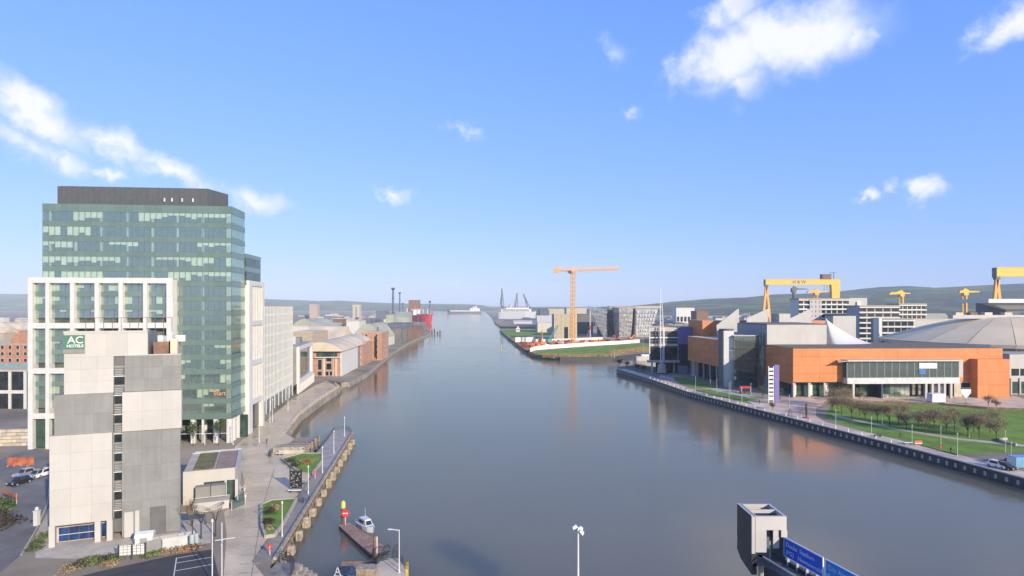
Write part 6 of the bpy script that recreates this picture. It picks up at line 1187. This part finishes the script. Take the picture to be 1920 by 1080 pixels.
# ferry in mid channel
Yf = 3600; fy = thing('ferry_ship', 'long low white and dark freight ferry crossing the mouth of the channel', 'ship', (xat(902, Yf), Yf, 0), R(180)); Lf = xat(902, Yf) - xat(838, Yf)
ship_hull(Lf, 24, 16).build('hull', slate, fy); bx('upper_strake', M['lwhite'], fy, 4, Lf * .9, -12.2, 12.2, 12, 18); bx('accommodation', M['lwhite'], fy, 8, Lf * .32, -11, 11, 18, 32); bx('bridge', M['lwhite'], fy, Lf * .16, Lf * .24, -12, 12, 32, 40); MB().tube((Lf * .14, 0, 32), (Lf * .14, 0, 46), 3.5, n=10).build('funnel', M['lwhite'], fy); MB().tube((Lf * .72, 0, 18), (Lf * .72, 0, 38), 1.6, n=8).build('mast', mhull, fy); bx('stern_ramp', M['dark'], fy, Lf - 12, Lf - 2, -10, 10, 17, 24)
o = thing('harbour_buoy', 'small yellow navigation buoys frame floating in the channel', 'buoy', (*gp(940, 656, 0), 0)); MB().lathe([(.9, -.5), (1.0, .5), (.4, .8)], 10).build('float', M['yellow'], o); MB().tube((-.3, 0, .7), (-.1, 0, 3.6), .08, n=5).tube((.3, 0, .7), (.1, 0, 3.6), .08, n=5).build('frame', mat('buoy_pale', (.7, .6, .3), .6), o); MB().lathe([(.3, 3.5), (.35, 4), (.1, 4.4)], 8).build('lantern', M['lwhite'], o)
# dolphins at tip of left quay
o = thing('mooring_dolphin', 'dark timber mooring dolphins off the end of the left quay', 'mooring dolphin', (*gp(812, 627, 0), 0))
for i in range(5): MB().tube((i * 4 - 6, (i % 2) * 3, -3), (i * 4 - 6, (i % 2) * 3, 4 + (i % 3) * 2), .9, n=8).build('pile', M['dark'], o)
bx('walkway', M['wood'], o, -8, 14, 0, 2.5, 2.2, 2.8)
# big grey ship and yard cranes behind the headland
Yd = 1900; gs = thing('docked_liner', 'large pale grey ship in dry dock behind the headland', 'ship', (xat(934, Yd), Yd, 0), R(6)); Lg = xat(1006, Yd) - xat(934, Yd); mg = mat('ship_grey', (.42, .44, .47), .7, var=.08)
ship_hull(Lg, 26, 24).build('hull', mg, gs); bx('superstructure', mat('ship_pale', (.58, .58, .57), .7), gs, 8, Lg * .86, -11, 11, 24, 33); bx('upper_deck', M['lwhite'], gs, Lg * .2, Lg * .8, -10, 10, 33, 37); MB().tube((Lg * .32, 0, 37), (Lg * .32, 0, 48), 3.2, n=10).build('funnel', M['cream'], gs)
for i in range(3): bx('deck_windows', M['glassdark'], gs, 12, Lg * .8, -11.2, -11.0, 25.5 + i * 2.6, 26.6 + i * 2.6)
def jib_crane(px, pyb, pyt, Y, m, label, lean=0.25):
    H = zat(pyt, Y) - GZ; o = thing('quay_crane', label, 'crane', (*at(px, Y), GZ)); b_ = H * .42
    for (x, y) in ((-5, -5), (5, -5), (5, 5), (-5, 5)): MB().bar((x, y, 0), (x * .5, y * .5, b_ * .7), 1.2, 1.2).build('leg', m, o)
    bx('slewing_house', m, o, -5, 5, -5, 5, b_ * .7, b_); MB().bar((-3, 0, b_), (-3 + lean * H * .55, 0, H), 4.2, 4.4).bar((5, 0, b_), (-3 + lean * H * .55, 0, H), 2.6, 2.6).build('jib', m, o); MB().bar((-6, 0, b_), (-6, 0, b_ + H * .25), 2, 2).bar((-6, 0, b_ + H * .25), (-3 + lean * H * .4, 0, b_ + H * .4), .8, .8).build('counter_frame', m, o)
jib_crane(942, 598, 541, 2050, slate, 'tall thin grey dock crane with dark tip at the dry dock', .02); jib_crane(968, 598, 549, 2100, dgrey, 'pale dock crane with upright jib behind the grey ship', .12); jib_crane(991, 598, 551, 2100, dgrey, 'pale dock crane leaning back behind the grey ship', -.32)
# headland strips and sheds by the dock
for i, (a, c, t_, Y, m_, lb, rf) in enumerate(((945, 960, 601, 1500, slate, 'dark shed at the tip of the dock spit', 'flat'), (963, 998, 601, 1350, lgrey, 'long white roofed shed on the dock spit', 'ridge'), (985, 1012, 597, 1500, slate, 'dark blue grey shed behind the white roofed shed', 'ridge'), (1012, 1030, 581, 1100, slate, 'dark grey cube left of the pale slab buildings', 'flat'), (1027, 1062, 578.5, 1150, M['conc'], 'pale concrete slab building behind the tower crane', 'flat'), (1008, 1042, 592, 900, lgrey, 'low grey sheds in front of the concrete slab', 'ridge'), (1062, 1100, 577, 1050, M['conc'], 'grey office slab between crane and angular museum', 'flat'), (1082, 1112, 589, 850, dgrey, 'dark low building beside the angular museum', 'flat'))):
    shed(a, c, t_, Y, 40, m_, lb, rf, 'building', rm=m_, name='yard_building', win=(6 if i in (4, 6) else 0), rise=.4)
# ribbed beige hall
F_ = Frame(*at(1039, 690), .02); rbh = thing('ribbed_hall', 'beige ribbed hall with dark doorway behind the building site', 'hall', (*F_.o, GZ), F_.rz); w_ = F_.sx(1082); H = zat(589, 690) - GZ; bx('body', tan, rbh, 0, w_, .5, 30, 0, H - .5); bx('roof', M['paleroof'], rbh, -.3, w_ + .3, -.3, 30, H - .5, H)
for i in range(18): bx('rib', mat('beige_rib', (.60, .54, .38), .8), rbh, w_ * i / 18 + .1, w_ * (i + .62) / 18, 0, .5, 0, H - .5)
bx('doorway', M['glassdark'], rbh, w_ * .45, w_ * .6, -.1, 0, 0, H * .5)
# angular museum with prow shaped hulls
Yt = 757.0; tm = thing('angular_museum', 'museum with towering angular metal prows like ship hulls', 'museum', (*at(1160, Yt), GZ)); Ht = zat(577, Yt) - GZ
def tp(px, py, dy=0): Y = Yt + dy; return (xat(px, Y) - xat(1160, Yt), dy, zat(py, Y) - GZ)
def prow(name, m, quad, dep):
    a, b_, c, d = quad; back = [(q[0] + dep[0], q[1] + dep[1], q[2]) for q in (a, b_, c, d)]
    return MB().hexa([d, c, back[2], back[3], a, b_, back[1], back[0]]).build(name, m, tm)
prow('prow', M['hullshade'], (tp(1099, 574, -22), tp(1141, 581, 6), tp(1141, 632, 6), tp(1131, 632, -2)), (9, 46)); prow('prow', M['hull'], (tp(1160, 577, -14), tp(1188, 578, -2), tp(1183, 632, 0), tp(1160, 632, -12)), (4, 40)); prow('prow', mat('anodised_panel_lit', (.72, .71, .68), .38, metal=.15, var=.18, scale=.3), (tp(1192, 579, -6), tp(1234, 579.5, -16), tp(1219, 632, -4), tp(1190, 632, 0)), (-2, 44)); prow('prow', M['hullshade'], (tp(1148, 576, 2), tp(1160, 577, -13.6), tp(1160, 632, -11.6), tp(1152, 632, 0)), (6, 30))  # light and shade on the prows are put into the panel colours
bx('glass_core', M['glassdark'], tm, xat(1128, Yt) - xat(1160, Yt), xat(1216, Yt) - xat(1160, Yt), 4, 40, 0, Ht - 2.5); MB().prism([(xat(1142, Yt) - xat(1160, Yt), 2), (xat(1192, Yt) - xat(1160, Yt), -4), (xat(1240, Yt) - xat(1160, Yt), 0), (xat(1215, Yt) - xat(1160, Yt), 45), (xat(1150, Yt) - xat(1160, Yt), 45)], Ht - .8, Ht + 2.2).build('roof', M['roofgrey'], tm)
rt_ = random.Random(9)                                       # faceted cladding plates standing proud on the prow faces, in the same lit and shade tones
for (q, m_, nn) in (((tp(1161, 580, -14.3), tp(1187, 581, -2.8), tp(1183, 630, -.6), tp(1161, 630, -12.6)), M['hull'], 6), ((tp(1193, 582, -6.6), tp(1232, 582, -16.3), tp(1219, 630, -4.8), tp(1191.5, 630, -.8)), mat('anodised_panel_lit', (.72, .71, .68), .38), 7), ((tp(1103, 578, -20.3), tp(1140, 584, 4.5), tp(1140, 630, 5.2), tp(1131, 630, -2.6)), M['hullshade'], 7)):
    q = [Vector(p) for p in q]; nrm = (q[1] - q[0]).cross(q[3] - q[0]).normalized()
    if nrm.y > 0: nrm = -nrm
    for i in range(nn):
        for j in range(nn):
            f = lambda u, v: q[0].lerp(q[1], u).lerp(q[3].lerp(q[2], u), v)
            a, b_, c, d = f(i / nn, j / nn), f((i + .96) / nn, j / nn), f((i + .96) / nn, (j + .96) / nn), f(i / nn, (j + .96) / nn); ctr = (a + b_ + c + d) / 4 + nrm * rt_.uniform(.5, 1.4)
            mb = MB()
            for (p, r_) in ((a, b_), (b_, c), (c, d), (d, a)): mb.poly([p + nrm * .2, r_ + nrm * .2, ctr])
            mb.build('cladding_plate', m_, tm)
# building site on the headland
WH = [gp(994, 660), gp(1006, 656), gp(1040, 653.5), gp(1100, 649), gp(1160, 645.5), gp(1217, 641)]
panel_fence(WH, 3.4, mat('white_hoarding', (.78, .74, .62), .7, var=.05, rand=.05), 'long curving white hoarding between the site and the grass', 'site_hoarding', 6.0); panel_fence([gp(966, 641.5), gp(1004, 641)], 5.2, M['white'], 'short white hoarding at the water corner of the site', 'site_hoarding', 6.0); panel_fence([gp(1004, 641), gp(1050, 640), gp(1130, 636.5)], 2.8, M['white'], 'low white hoarding along the back of the building site', 'site_hoarding', 6.0)
def lattice(mb, p0, p1, w_, n, t_):
    p0, p1 = Vector(p0), Vector(p1); d = (p1 - p0).normalized(); a = d.orthogonal().normalized(); b_ = d.cross(a); a, b_ = (a + b_) * w_ / 2, (a - b_) * w_ / 2; cs = (a, b_, -a, -b_)
    for c in cs: mb.bar(p0 + c, p1 + c, t_, t_)
    for i in range(n):
        q0, q1 = p0.lerp(p1, i / n), p0.lerp(p1, (i + 1) / n)
        for k in range(4): mb.bar(q0 + cs[(k + i) % 4], q1 + cs[(k + i + 1) % 4], t_ * .6, t_ * .6)
    return mb
def tower_crane(px, pyb, pyt, jl, cl, rz, m, label, w_=2.2, z=None, Y=None):
    Y = Y or gp(px, pyb)[1]; H = zat(pyt, Y) - GZ; o = thing('tower_crane', label, 'crane', (*at(px, Y), GZ), rz)
    lattice(MB(), (0, 0, 0), (0, 0, H - 3), w_, max(8, int(H / w_ / 1.2)), w_ * .13).build('mast', m, o); lattice(MB(), (0, 0, H - 1), (jl, 0, H + .2), w_ * .75, max(8, int(jl / w_)), w_ * .11).build('jib', m, o); lattice(MB(), (0, 0, H - 1), (-cl, 0, H - 1), w_ * .8, 6, w_ * .12).build('counter_jib', m, o); bx('counterweight', m, o, -cl - 1, -cl + 3.4, -w_ * .55, w_ * .55, H - 3.6, H + .4); bx('cab', M['dark'], o, -w_ * 1.2, -w_ * .5, -w_ * .9, -w_ * .2, H - 4.6, H - 2); bx('slew_ring', m, o, -w_ * .7, w_ * .7, -w_ * .7, w_ * .7, H - 3, H - 1.6); bx('base', M['conc'], o, -4, 4, -4, 4, 0, 1); bx('trolley', m, o, jl * .18, jl * .18 + 1.6, -.8, .8, H - 2.4, H - 1.6)
tower_crane(1074, 648, 504, 44, 17, 0, M['cranered'], 'tall amber tower crane rising from the waterside building site', 3.6)
def crawler(px, py, px2, py2, m, label):
    p = gp(px, py); Y = p[1]; o = thing('crawler_crane', label, 'crane', (*p, GZ)); bx('tracks', M['dark'], o, -3, 3, -2.5, 2.5, 0, 1.2); bx('cab', m, o, -3.4, 3, -2, 2, 1.3, 4.4); bx('window', M['glassdark'], o, 3.0, 3.1, -1.6, -.2, 2.2, 3.8); lattice(MB(), (1, 0, 3), (xat(px2, Y) - p[0], 0, zat(py2, Y) - GZ), 1.7, 12, .32).build('boom', m, o)
crawler(1029, 644, 1046, 610, M['teal'], 'teal crawler crane with its boom raised at an angle')
def piling(px, pyb, pyt, m, m2, label):
    p = gp(px, pyb); H = zat(pyt, p[1]) - GZ; o = thing('piling_rig', label, 'piling rig', (*p, GZ)); bx('tracks', M['dark'], o, -2.4, 2.4, -2, 2, 0, 1.1); bx('cab', m2, o, -2.4, 1.6, -1.6, 1.6, 1.2, 4); bx('window', M['glassdark'], o, -1, .8, -1.68, -1.6, 2.4, 3.6); MB().bar((2.2, 0, .5), (2.2, 0, H), 1.2, 1.2).build('mast', m, o); MB().bar((-1, 0, 3.5), (2, 0, H * .5), .5, .5).build('stay', m2, o); bx('drill_head', m2, o, 1.3, 3.1, -.9, .9, H * .35, H * .5)
piling(1013, 642, 593, M['paleroof'], M['cranered'], 'pale mast piling rig with orange cab left of the teal crane'); piling(1103, 637, 583, M['steel'], M['rust'], 'grey mast piling rig right of the amber tower crane')
def digger(px, py, rz, label, m):
    o = thing('excavator', label, 'excavator', (*gp(px, py), GZ), rz)
    for s_ in (-1, 1): MB().xprism([(-2.2, .1), (2.2, .1), (2.5, .5), (2.2, 1.0), (-2.2, 1.0), (-2.5, .5)], s_ * 1.3 - .35, s_ * 1.3 + .35).build('track', M['dark'], o)
    bx('house', m, o, -1.4, 1.4, -2.2, 1.2, 1.1, 2.6); bx('cab', M['glassdark'], o, -1.4, -.3, .2, 1.7, 1.6, 3.4); MB().bar((.2, 1, 2), (.2, 4.2, 5.2), .6, .9).build('boom', m, o); MB().bar((.2, 4.2, 5.2), (.2, 6.6, 2.6), .45, .7).build('dipper', m, o); MB().hexa([(-.5, 6.2, 1.6), (.9, 6.2, 1.6), (.9, 7.2, 1.8), (-.5, 7.2, 1.8), (-.5, 6.2, 2.7), (.9, 6.2, 2.7), (.9, 6.9, 2.7), (-.5, 6.9, 2.7)]).build('bucket', M['dark'], o); MB().box(-1.2, 1.2, -2.9, -2.2, 1.1, 2.2).build('counterweight', m, o)
mex = mat('digger_orange', (.80, .20, .04), .6, var=.1)
digger(1158, 637, R(60), 'orange excavator with lowered arm left of the other excavator', mex); digger(1183, 636, R(-70), 'orange excavator with raised arm near the museum', mex); digger(1046, 648, R(100), 'red excavator at the foot of the teal crane', M['rust'])
rs = random.Random(12); k = 0
for i, (px, py) in enumerate([(rs.uniform(978, 1150), 0) for _ in range(60)]):
    f = (px - 978) / 172; py = rs.uniform(642 - 3 * f, 652.5 - 7 * f); m_ = rs.choice((M['rust'], M['rust'], mex, M['orangeplastic'], pinkb, M['lwhite'], M['steel']))
    o = thing('material_stack', 'stack of building materials on the red earth of the site', 'material stack', (*gp(px, py), GZ), rs.uniform(0, 3), 'material stacks on the building site')
    for q in range(3): a = rs.uniform(1.5, 5); bx('bundle', m_, o, -a, a, -.9 + q * .7, -.3 + q * .7, .1 + .02 * q, rs.uniform(.8, 2.4))
# reeds and rough bank
def reeds(name, poly, n, h, m, seed):
    r_ = random.Random(seed); mb = MB(); cx, cy = poly[0]
    for i in range(n):
        f = r_.random() * (len(poly) - 1); j = int(f); a, c = poly[j], poly[min(j + 1, len(poly) - 1)]; x, y = a[0] + (c[0] - a[0]) * (f - j) + r_.uniform(-1.5, 1.5), a[1] + (c[1] - a[1]) * (f - j) + r_.uniform(-3, 3); hh = h * r_.uniform(.4, 1.2); d = r_.uniform(-.6, .6); w_ = r_.uniform(.12, .4)
        mb.poly([(x - w_ - cx, y - cy, 0), (x + w_ - cx, y - cy, 0), (x + d - cx, y + d - cy, hh)])
    return kind(mb.build(name, m, None, (cx, cy, GZ - 1.2)), 'stuff')
reeds('reeds', [gp(1020, 667), gp(1050, 668.6), gp(1100, 668.6), gp(1146, 668), gp(1165, 662), gp(1190, 660), gp(1217, 657)], 3500, 3.4, M['reed'], 1); reeds('reeds', [gp(1146, 664), gp(1170, 660), gp(1217, 654)], 2500, 3.6, M['reed'], 2); reeds('bank_scrub', [gp(940, 621), gp(965, 641), gp(985, 655), gp(1000, 663), gp(1014, 666)], 900, 1.6, mat('bank_scrub', (.10, .085, .05), 1, var=.3, scale=.3), 3)
o = thing('white_beacon', 'small white and red harbour beacon on the headland grass', 'beacon', (*gp(971, 622), GZ)); bx('hut', M['lwhite'], o, -3, 3, -3, 3, 0, 5.5); bx('band', M['rust'], o, -3.1, 3.1, -3.1, 3.1, 2.4, 3.6); MB().lathe([(1.4, 5.5), (1.4, 7.5), (.2, 8.6)], 10).build('lantern', M['lwhite'], o)
for i, (px, py, py2) in enumerate(((1206, 661, 628), (1152, 672, 655), (1163, 683, 668))):
    lamp_post(px, py, zat(py2, gp(px, py)[1]) - GZ, 'thin white post at the edge of the basin', 'thin posts round the basin')
o = thing('white_barge', 'long white barge moored in the basin behind the navy gallery', 'boat', (*gp(1192, 676, 0), 0), .06); ship_hull(24, 5, 3.2).build('hull', M['cream'], o); bx('cabin', M['lwhite'], o, 4, 18, -1.8, 1.8, 3.2, 4.6)
# ---- gantry cranes
def gantry(px0, px1, pyt, pyb_beam, Y, label, letters=None, trolley=True, right_leg=True, wide=1.0):
    o = thing('gantry_crane', label, 'crane', (*at(px0, Y), GZ)); L_ = xat(px1, Y) - xat(px0, Y); zt_ = zat(pyt, Y) - GZ; zb_ = zat(pyb_beam, Y) - GZ; bd_ = 9 * wide
    bx('beam', M['yellow'], o, 0, L_, -bd_ / 2, bd_ / 2, zb_, zt_); bx('beam_end', M['charcoal'], o, -.6, 0, -bd_ / 2, bd_ / 2, zb_ - 1, zt_)
    pv_ = 3.0 * wide
    for s_ in (-1, 1): MB().bar((pv_, 0, zb_ - 1), (pv_ + s_ * zb_ * .10, 0, 3), 4.0 * wide, 4.0 * wide).build('slim_leg', M['cranered'], o)
    bx('leg_head', M['charcoal'], o, pv_ - 3, pv_ + 3, -3, 3, zb_ - 4, zb_); bx('bogie', M['yellow'], o, pv_ - zb_ * .10 - 5, pv_ + zb_ * .10 + 5, -4, 4, 0, 3)
    if right_leg: MB().hexa([(L_ - 12, -4, 3), (L_ - 2, -4, 3), (L_ - 2, 4, 3), (L_ - 12, 4, 3), (L_ - 17, -4.4, zb_), (L_, -4.4, zb_), (L_, 4.4, zb_), (L_ - 17, 4.4, zb_)]).build('stout_leg', M['yellow'], o); bx('bogie', M['yellow'], o, L_ - 16, L_ + 2, -5, 5, 0, 3)
    bx('walk_rail', M['cranered'], o, 0, L_, -bd_ / 2 - .4, -bd_ / 2, zt_ - .6, zt_ + .5)
    if trolley: bx('trolley', M['brown'], o, L_ * .76, L_ * .88, -5, 5, zt_, zt_ + 9); bx('trolley_roof', slate, o, L_ * .755, L_ * .885, -5.4, 5.4, zt_ + 9, zt_ + 10.2); MB().bar((L_ * .93, 0, zt_), (L_ * .93, 0, zt_ + 13), 1, 1).bar((L_ * .87, 0, zt_ + 13), (L_ * .97, 0, zt_ + 14), 1, 1).build('service_jib', slate, o); MB().bar((L_ * .80, 0, zb_), (L_ * .80, 0, zb_ - 14), .6, .6).bar((L_ * .84, 0, zb_), (L_ * .84, 0, zb_ - 14), .6, .6).box(L_ * .79, L_ * .85, -1, 1, zb_ - 17, zb_ - 13).build('hook_block', slate, o)
    if letters: text(letters, (zt_ - zb_) * .85, M['charcoal'], o, loc=(L_ * .45, -bd_ / 2 - .1, (zt_ + zb_) / 2), extrude=.1, bold=.25)
gantry(1434, 1573, 524, 534, 1210, 'yellow gantry crane with lettered beam and a trolley on top', 'H & W'); gantry(1865, 2075, 502, 519, 860, 'yellow gantry crane with a dark beam end beyond the arena dome', None, False, True, .95)
# ---- smaller cranes, apartments, city beyond
def stub_crane(px, pyt, Y, jl, cl, m, label, w_=3.2):
    H = zat(pyt, Y) - GZ; o = thing('dock_crane', label, 'crane', (*at(px, Y), GZ)); lattice(MB(), (0, 0, 0), (0, 0, H - 3), w_, int(H / w_), .8).build('tower', m, o); MB().hexa([(-cl, -2, H - 1), (jl, -1, H + .2), (jl, 1, H + .2), (-cl, 2, H - 1), (-cl * .8, -2, H + 2.4), (jl, -1, H + 1.4), (jl, 1, H + 1.4), (-cl * .8, 2, H + 2.4)]).build('boom', m, o); MB().yprism([(-cl * .5, H + 2), (0, H + 5.5), (jl * .35, H + 1.5)], -1, 1).build('apex', m, o); bx('cab', m, o, -3, 3, -3, 3, H - 4, H - .5)
stub_crane(1530, 548, 900, 17, 14, M['cranered'], 'stubby yellow dock crane above the striped apartment roof', 3.8); stub_crane(1690, 551, 900, 13, 20, M['yellow'], 'stubby yellow dock crane behind the grey apartments', 4.2); stub_crane(1809, 548, 820, 19, 9, M['yellow'], 'yellow lattice dock crane beside the arena dome', 4.0)
stub_crane(1488, 543, 900, 20, 4, dgrey, 'thin grey dock crane under the lettered yellow gantry', 3.0)
def apartments(px0, px1, pyt, pyb, Y, dep, label, m, floors, e=0.0, stair=None, bays=7, balc=True):
    F_ = Frame(*at(px0, Y), e); w_ = F_.sx(px1); H = zat(pyt, Y) - GZ; o = thing('apartment_block', label, 'apartment block', (*F_.o, GZ), F_.rz); bx('body', m, o, .4, w_ - .4, 1.2, dep, 0, H - .8); bx('roof', M['roofgrey'], o, 0, w_, .4, dep, H - .8, H)
    fh = (H - 1) / floors
    for i in range(floors):
        z = fh * i; bx('balcony_slab', M['white'], o, 0, w_, 0, 1.6, z + fh - .9, z + fh)
        for b_ in range(bays): bx('window', M['glassdark'], o, w_ * b_ / bays + .4, w_ * (b_ + 1) / bays - .4, 1.1, 1.2, z + .3, z + fh - 1)
    if stair:
        a, c = F_.sx(stair[0]), F_.sx(stair[1]); bx('stair_wall', M['cream'], o, a, c, -.5, 1.0, 0, H - 1)
        for i in range(floors):
            for q in range(3): bx('slot_window', M['charcoal'], o, a + (c - a) * (q + .35) / 3, a + (c - a) * (q + .6) / 3, -.56, -.5, fh * i + .9, fh * i + 2.4)
    return o
apartments(1498, 1592, 559, 605, 470, 16, 'white banded apartment block with slotted stair wall behind the wedge rooflights', M['white'], 12, stair=(1518, 1540), bays=9)
o = box_thing('apartment_tower', 'cream apartment end tower right of the banded block', 'apartment block', 1592, 1626, 558.5, 478, 16, M['cream']); bx('balcony_stack', M['white'], o[0], o[2] * .4, o[2] * .6, -1.2, 0, 2, o[3] - 3)
for i in range(8): bx('window', M['glassdark'], o[0], 1, 4, -.06, 0, 3 + i * 4, 5 + i * 4)
box_thing('screen_wall', 'tall cream windowless wall behind the tent roof', 'building', 1562, 1605, 592, 400, 10, M['cream'], roof=M['charcoal'])
apartments(1612, 1688, 572.5, 640, 440, 18, 'grey apartment block with dark balconies behind the tent roof', mat('apartment_grey', (.40, .41, .42), .7, var=.06), 10, bays=5); apartments(1655, 1716, 597, 650, 405, 14, 'lower glazed apartment block with curved balcony end', M['grey'], 7, bays=5); bx('white_pier', M['white'], box_thing('white_pier', 'white vertical pier between the two grey apartment blocks', 'building', 1648, 1654, 596, 402, 6, M['white'])[0], .2, .6, -.3, -.1, 0, 20)
apartments(1686, 1738, 569, 640, 470, 16, 'cream stepped apartment block right of the grey balconies', M['cream'], 11, bays=6); shed(1700, 1790, 598, 430, 24, M['cream'], 'cream low apartment wing under the stubby crane', 'flat', 'apartment block', name='apartment_wing', win=8); shed(1735, 1790, 588, 520, 24, sage, 'green grey roofed hall behind the cream wing', 'ridge', 'building', name='yard_building', rm=sage)
o = box_thing('white_roof_hall', 'wide hall with white overhanging roof and dark wall at the edge of the docks', 'hall', 1886, 2010, 568, 640, 40, slate); MB().box(-30, o[2] + 10, -14, 30, o[3], o[3] + 4).build('overhang', M['white'], o[0]); MB().hexa([(-2, -2, o[3] - 7), (o[2], -2, o[3] - 7), (o[2], 2, o[3] - 7), (-2, 2, o[3] - 7), (-28, -12, o[3]), (o[2], -12, o[3]), (o[2], 2, o[3]), (-28, 2, o[3])]).build('soffit', M['white'], o[0])
rd = random.Random(21)
for i in range(46):                                          # low city sheds between the docks and the eastern hills
    px = rd.uniform(1228, 1460); Y = rd.uniform(900, 2500); w_ = rd.uniform(10, 34) * 900 / Y + 4
    shed(px, px + w_, HYP + (CZ - rd.uniform(7, 17)) * FPX / Y, Y, rd.uniform(18, 50), rd.choice((lgrey, tan, M['conc'], pinkb, dgrey)), 'low distant works shed on the flat land below the eastern hills', rd.choice(('flat', 'ridge', 'gable')), group='distant sheds below the hills', rm=rd.choice((lgrey, M['paleroof'], sage, dgrey)), name='distant_shed', rise=.3)
for i in range(40):
    px = rd.uniform(548, 735); Y = rd.uniform(1000, 2700); w_ = rd.uniform(10, 34) * 900 / Y + 3
    shed(px, px + w_, HYP + (CZ - rd.uniform(6, 14)) * FPX / Y, Y, rd.uniform(18, 50), rd.choice((lgrey, tan, M['conc'], dgrey)), 'low distant dock shed on the flat land below the northern hills', rd.choice(('flat', 'ridge', 'gable')), group='distant sheds of the left docks', rm=rd.choice((lgrey, M['paleroof'], sage, dgrey)), name='distant_shed', rise=.3)
for i in range(26):
    px = rd.uniform(-30, 52); Y = rd.uniform(420, 1500); w_ = rd.uniform(8, 22) * 700 / Y + 3
    shed(px, px + w_, HYP + (CZ - rd.uniform(8, 20)) * FPX / Y, Y, rd.uniform(12, 30), rd.choice((lgrey, tan, M['conc'], pinkb)), 'distant pale rooftop of the city beyond the brick warehouse', rd.choice(('flat', 'ridge', 'gable')), group='distant roofs beyond the brick warehouse', rm=rd.choice((lgrey, M['paleroof'], tan)), name='distant_house', rise=.35, cat='house')
for i in range(24):
    px = rd.uniform(935, 1120); Y = rd.uniform(1150, 2400); w_ = rd.uniform(8, 22) * 900 / Y + 3
    shed(px, px + w_, HYP + (CZ - rd.uniform(6, 16)) * FPX / Y, Y, rd.uniform(18, 40), rd.choice((lgrey, slate, M['conc'], dgrey)), 'low distant yard shed behind the building site', rd.choice(('flat', 'ridge')), group='distant yard sheds behind the site', rm=rd.choice((lgrey, M['paleroof'], slate)), name='distant_shed', rise=.3)
for i, (px, w_, t_, lb) in enumerate(((1268, 34, 577, 'long white works hall on the skyline left of the wedges'), (1236, 24, 609, 'row of red framed containers beside the angular museum'), (1306, 22, 583, 'brown works building with amber mast behind the gallery'))): shed(px, px + w_, t_, (1100, 620, 950)[i], 30, (M['white'], M['rust'], M['brown'])[i], lb, 'flat', 'works hall', name='works_hall', rm=(M['white'], M['brown'], M['brown'])[i], win=5)
# ================================================================== SMALL QUAY DETAILS
bol = MB().lathe([(.20, 0), (.17, .55), (.24, .62), (.24, .8), (.08, .9)], 10).mesh('bollard', M['lwhite'])
for i in range(len(REDGE) - 1):
    a, c = Vector(REDGE[i]), Vector(REDGE[i + 1])
    if a.y < 150: continue
    n = max(1, round((c - a).length / 5.2)); d = (c - a).normalized()
    for k in range(n):
        p = a.lerp(c, (k + .5) / n) + Vector((d.y, -d.x)) * .9
        tag(place(bol, 'bollard', None, (p.x, p.y, GZ + .006)), 'small white bollard along the edge of the far quay walk', 'bollard', 'bollards along the far quay walk')
# drainage channel and paving bands across the promenade
mdr = mat('drain_channel', (.30, .255, .18), .9, var=.2); mbd = mat('paving_band', (.44, .36, .25), .75, var=.15)
p, q = gp(470, 1090), gp(492, 950)
kind(MB().bar((*p, GZ + .014), (*q, GZ + .014), .13, .008).build('drain_channel', mdr), 'structure'); p2 = gp(514, 880)
kind(MB().bar((*q, GZ + .014), (*p2, GZ + .014), .13, .008).build('drain_channel', mdr), 'structure')
for i in range(13):
    py = 1075 - i * 17; a, c = gp(447 + i * 2.4, py), gp(486 + i * 2.0, py - 1.5)
    kind(MB().bar((*a, GZ + .010), (*c, GZ + .010), .35, .006).build('paving_band', mbd), 'structure')
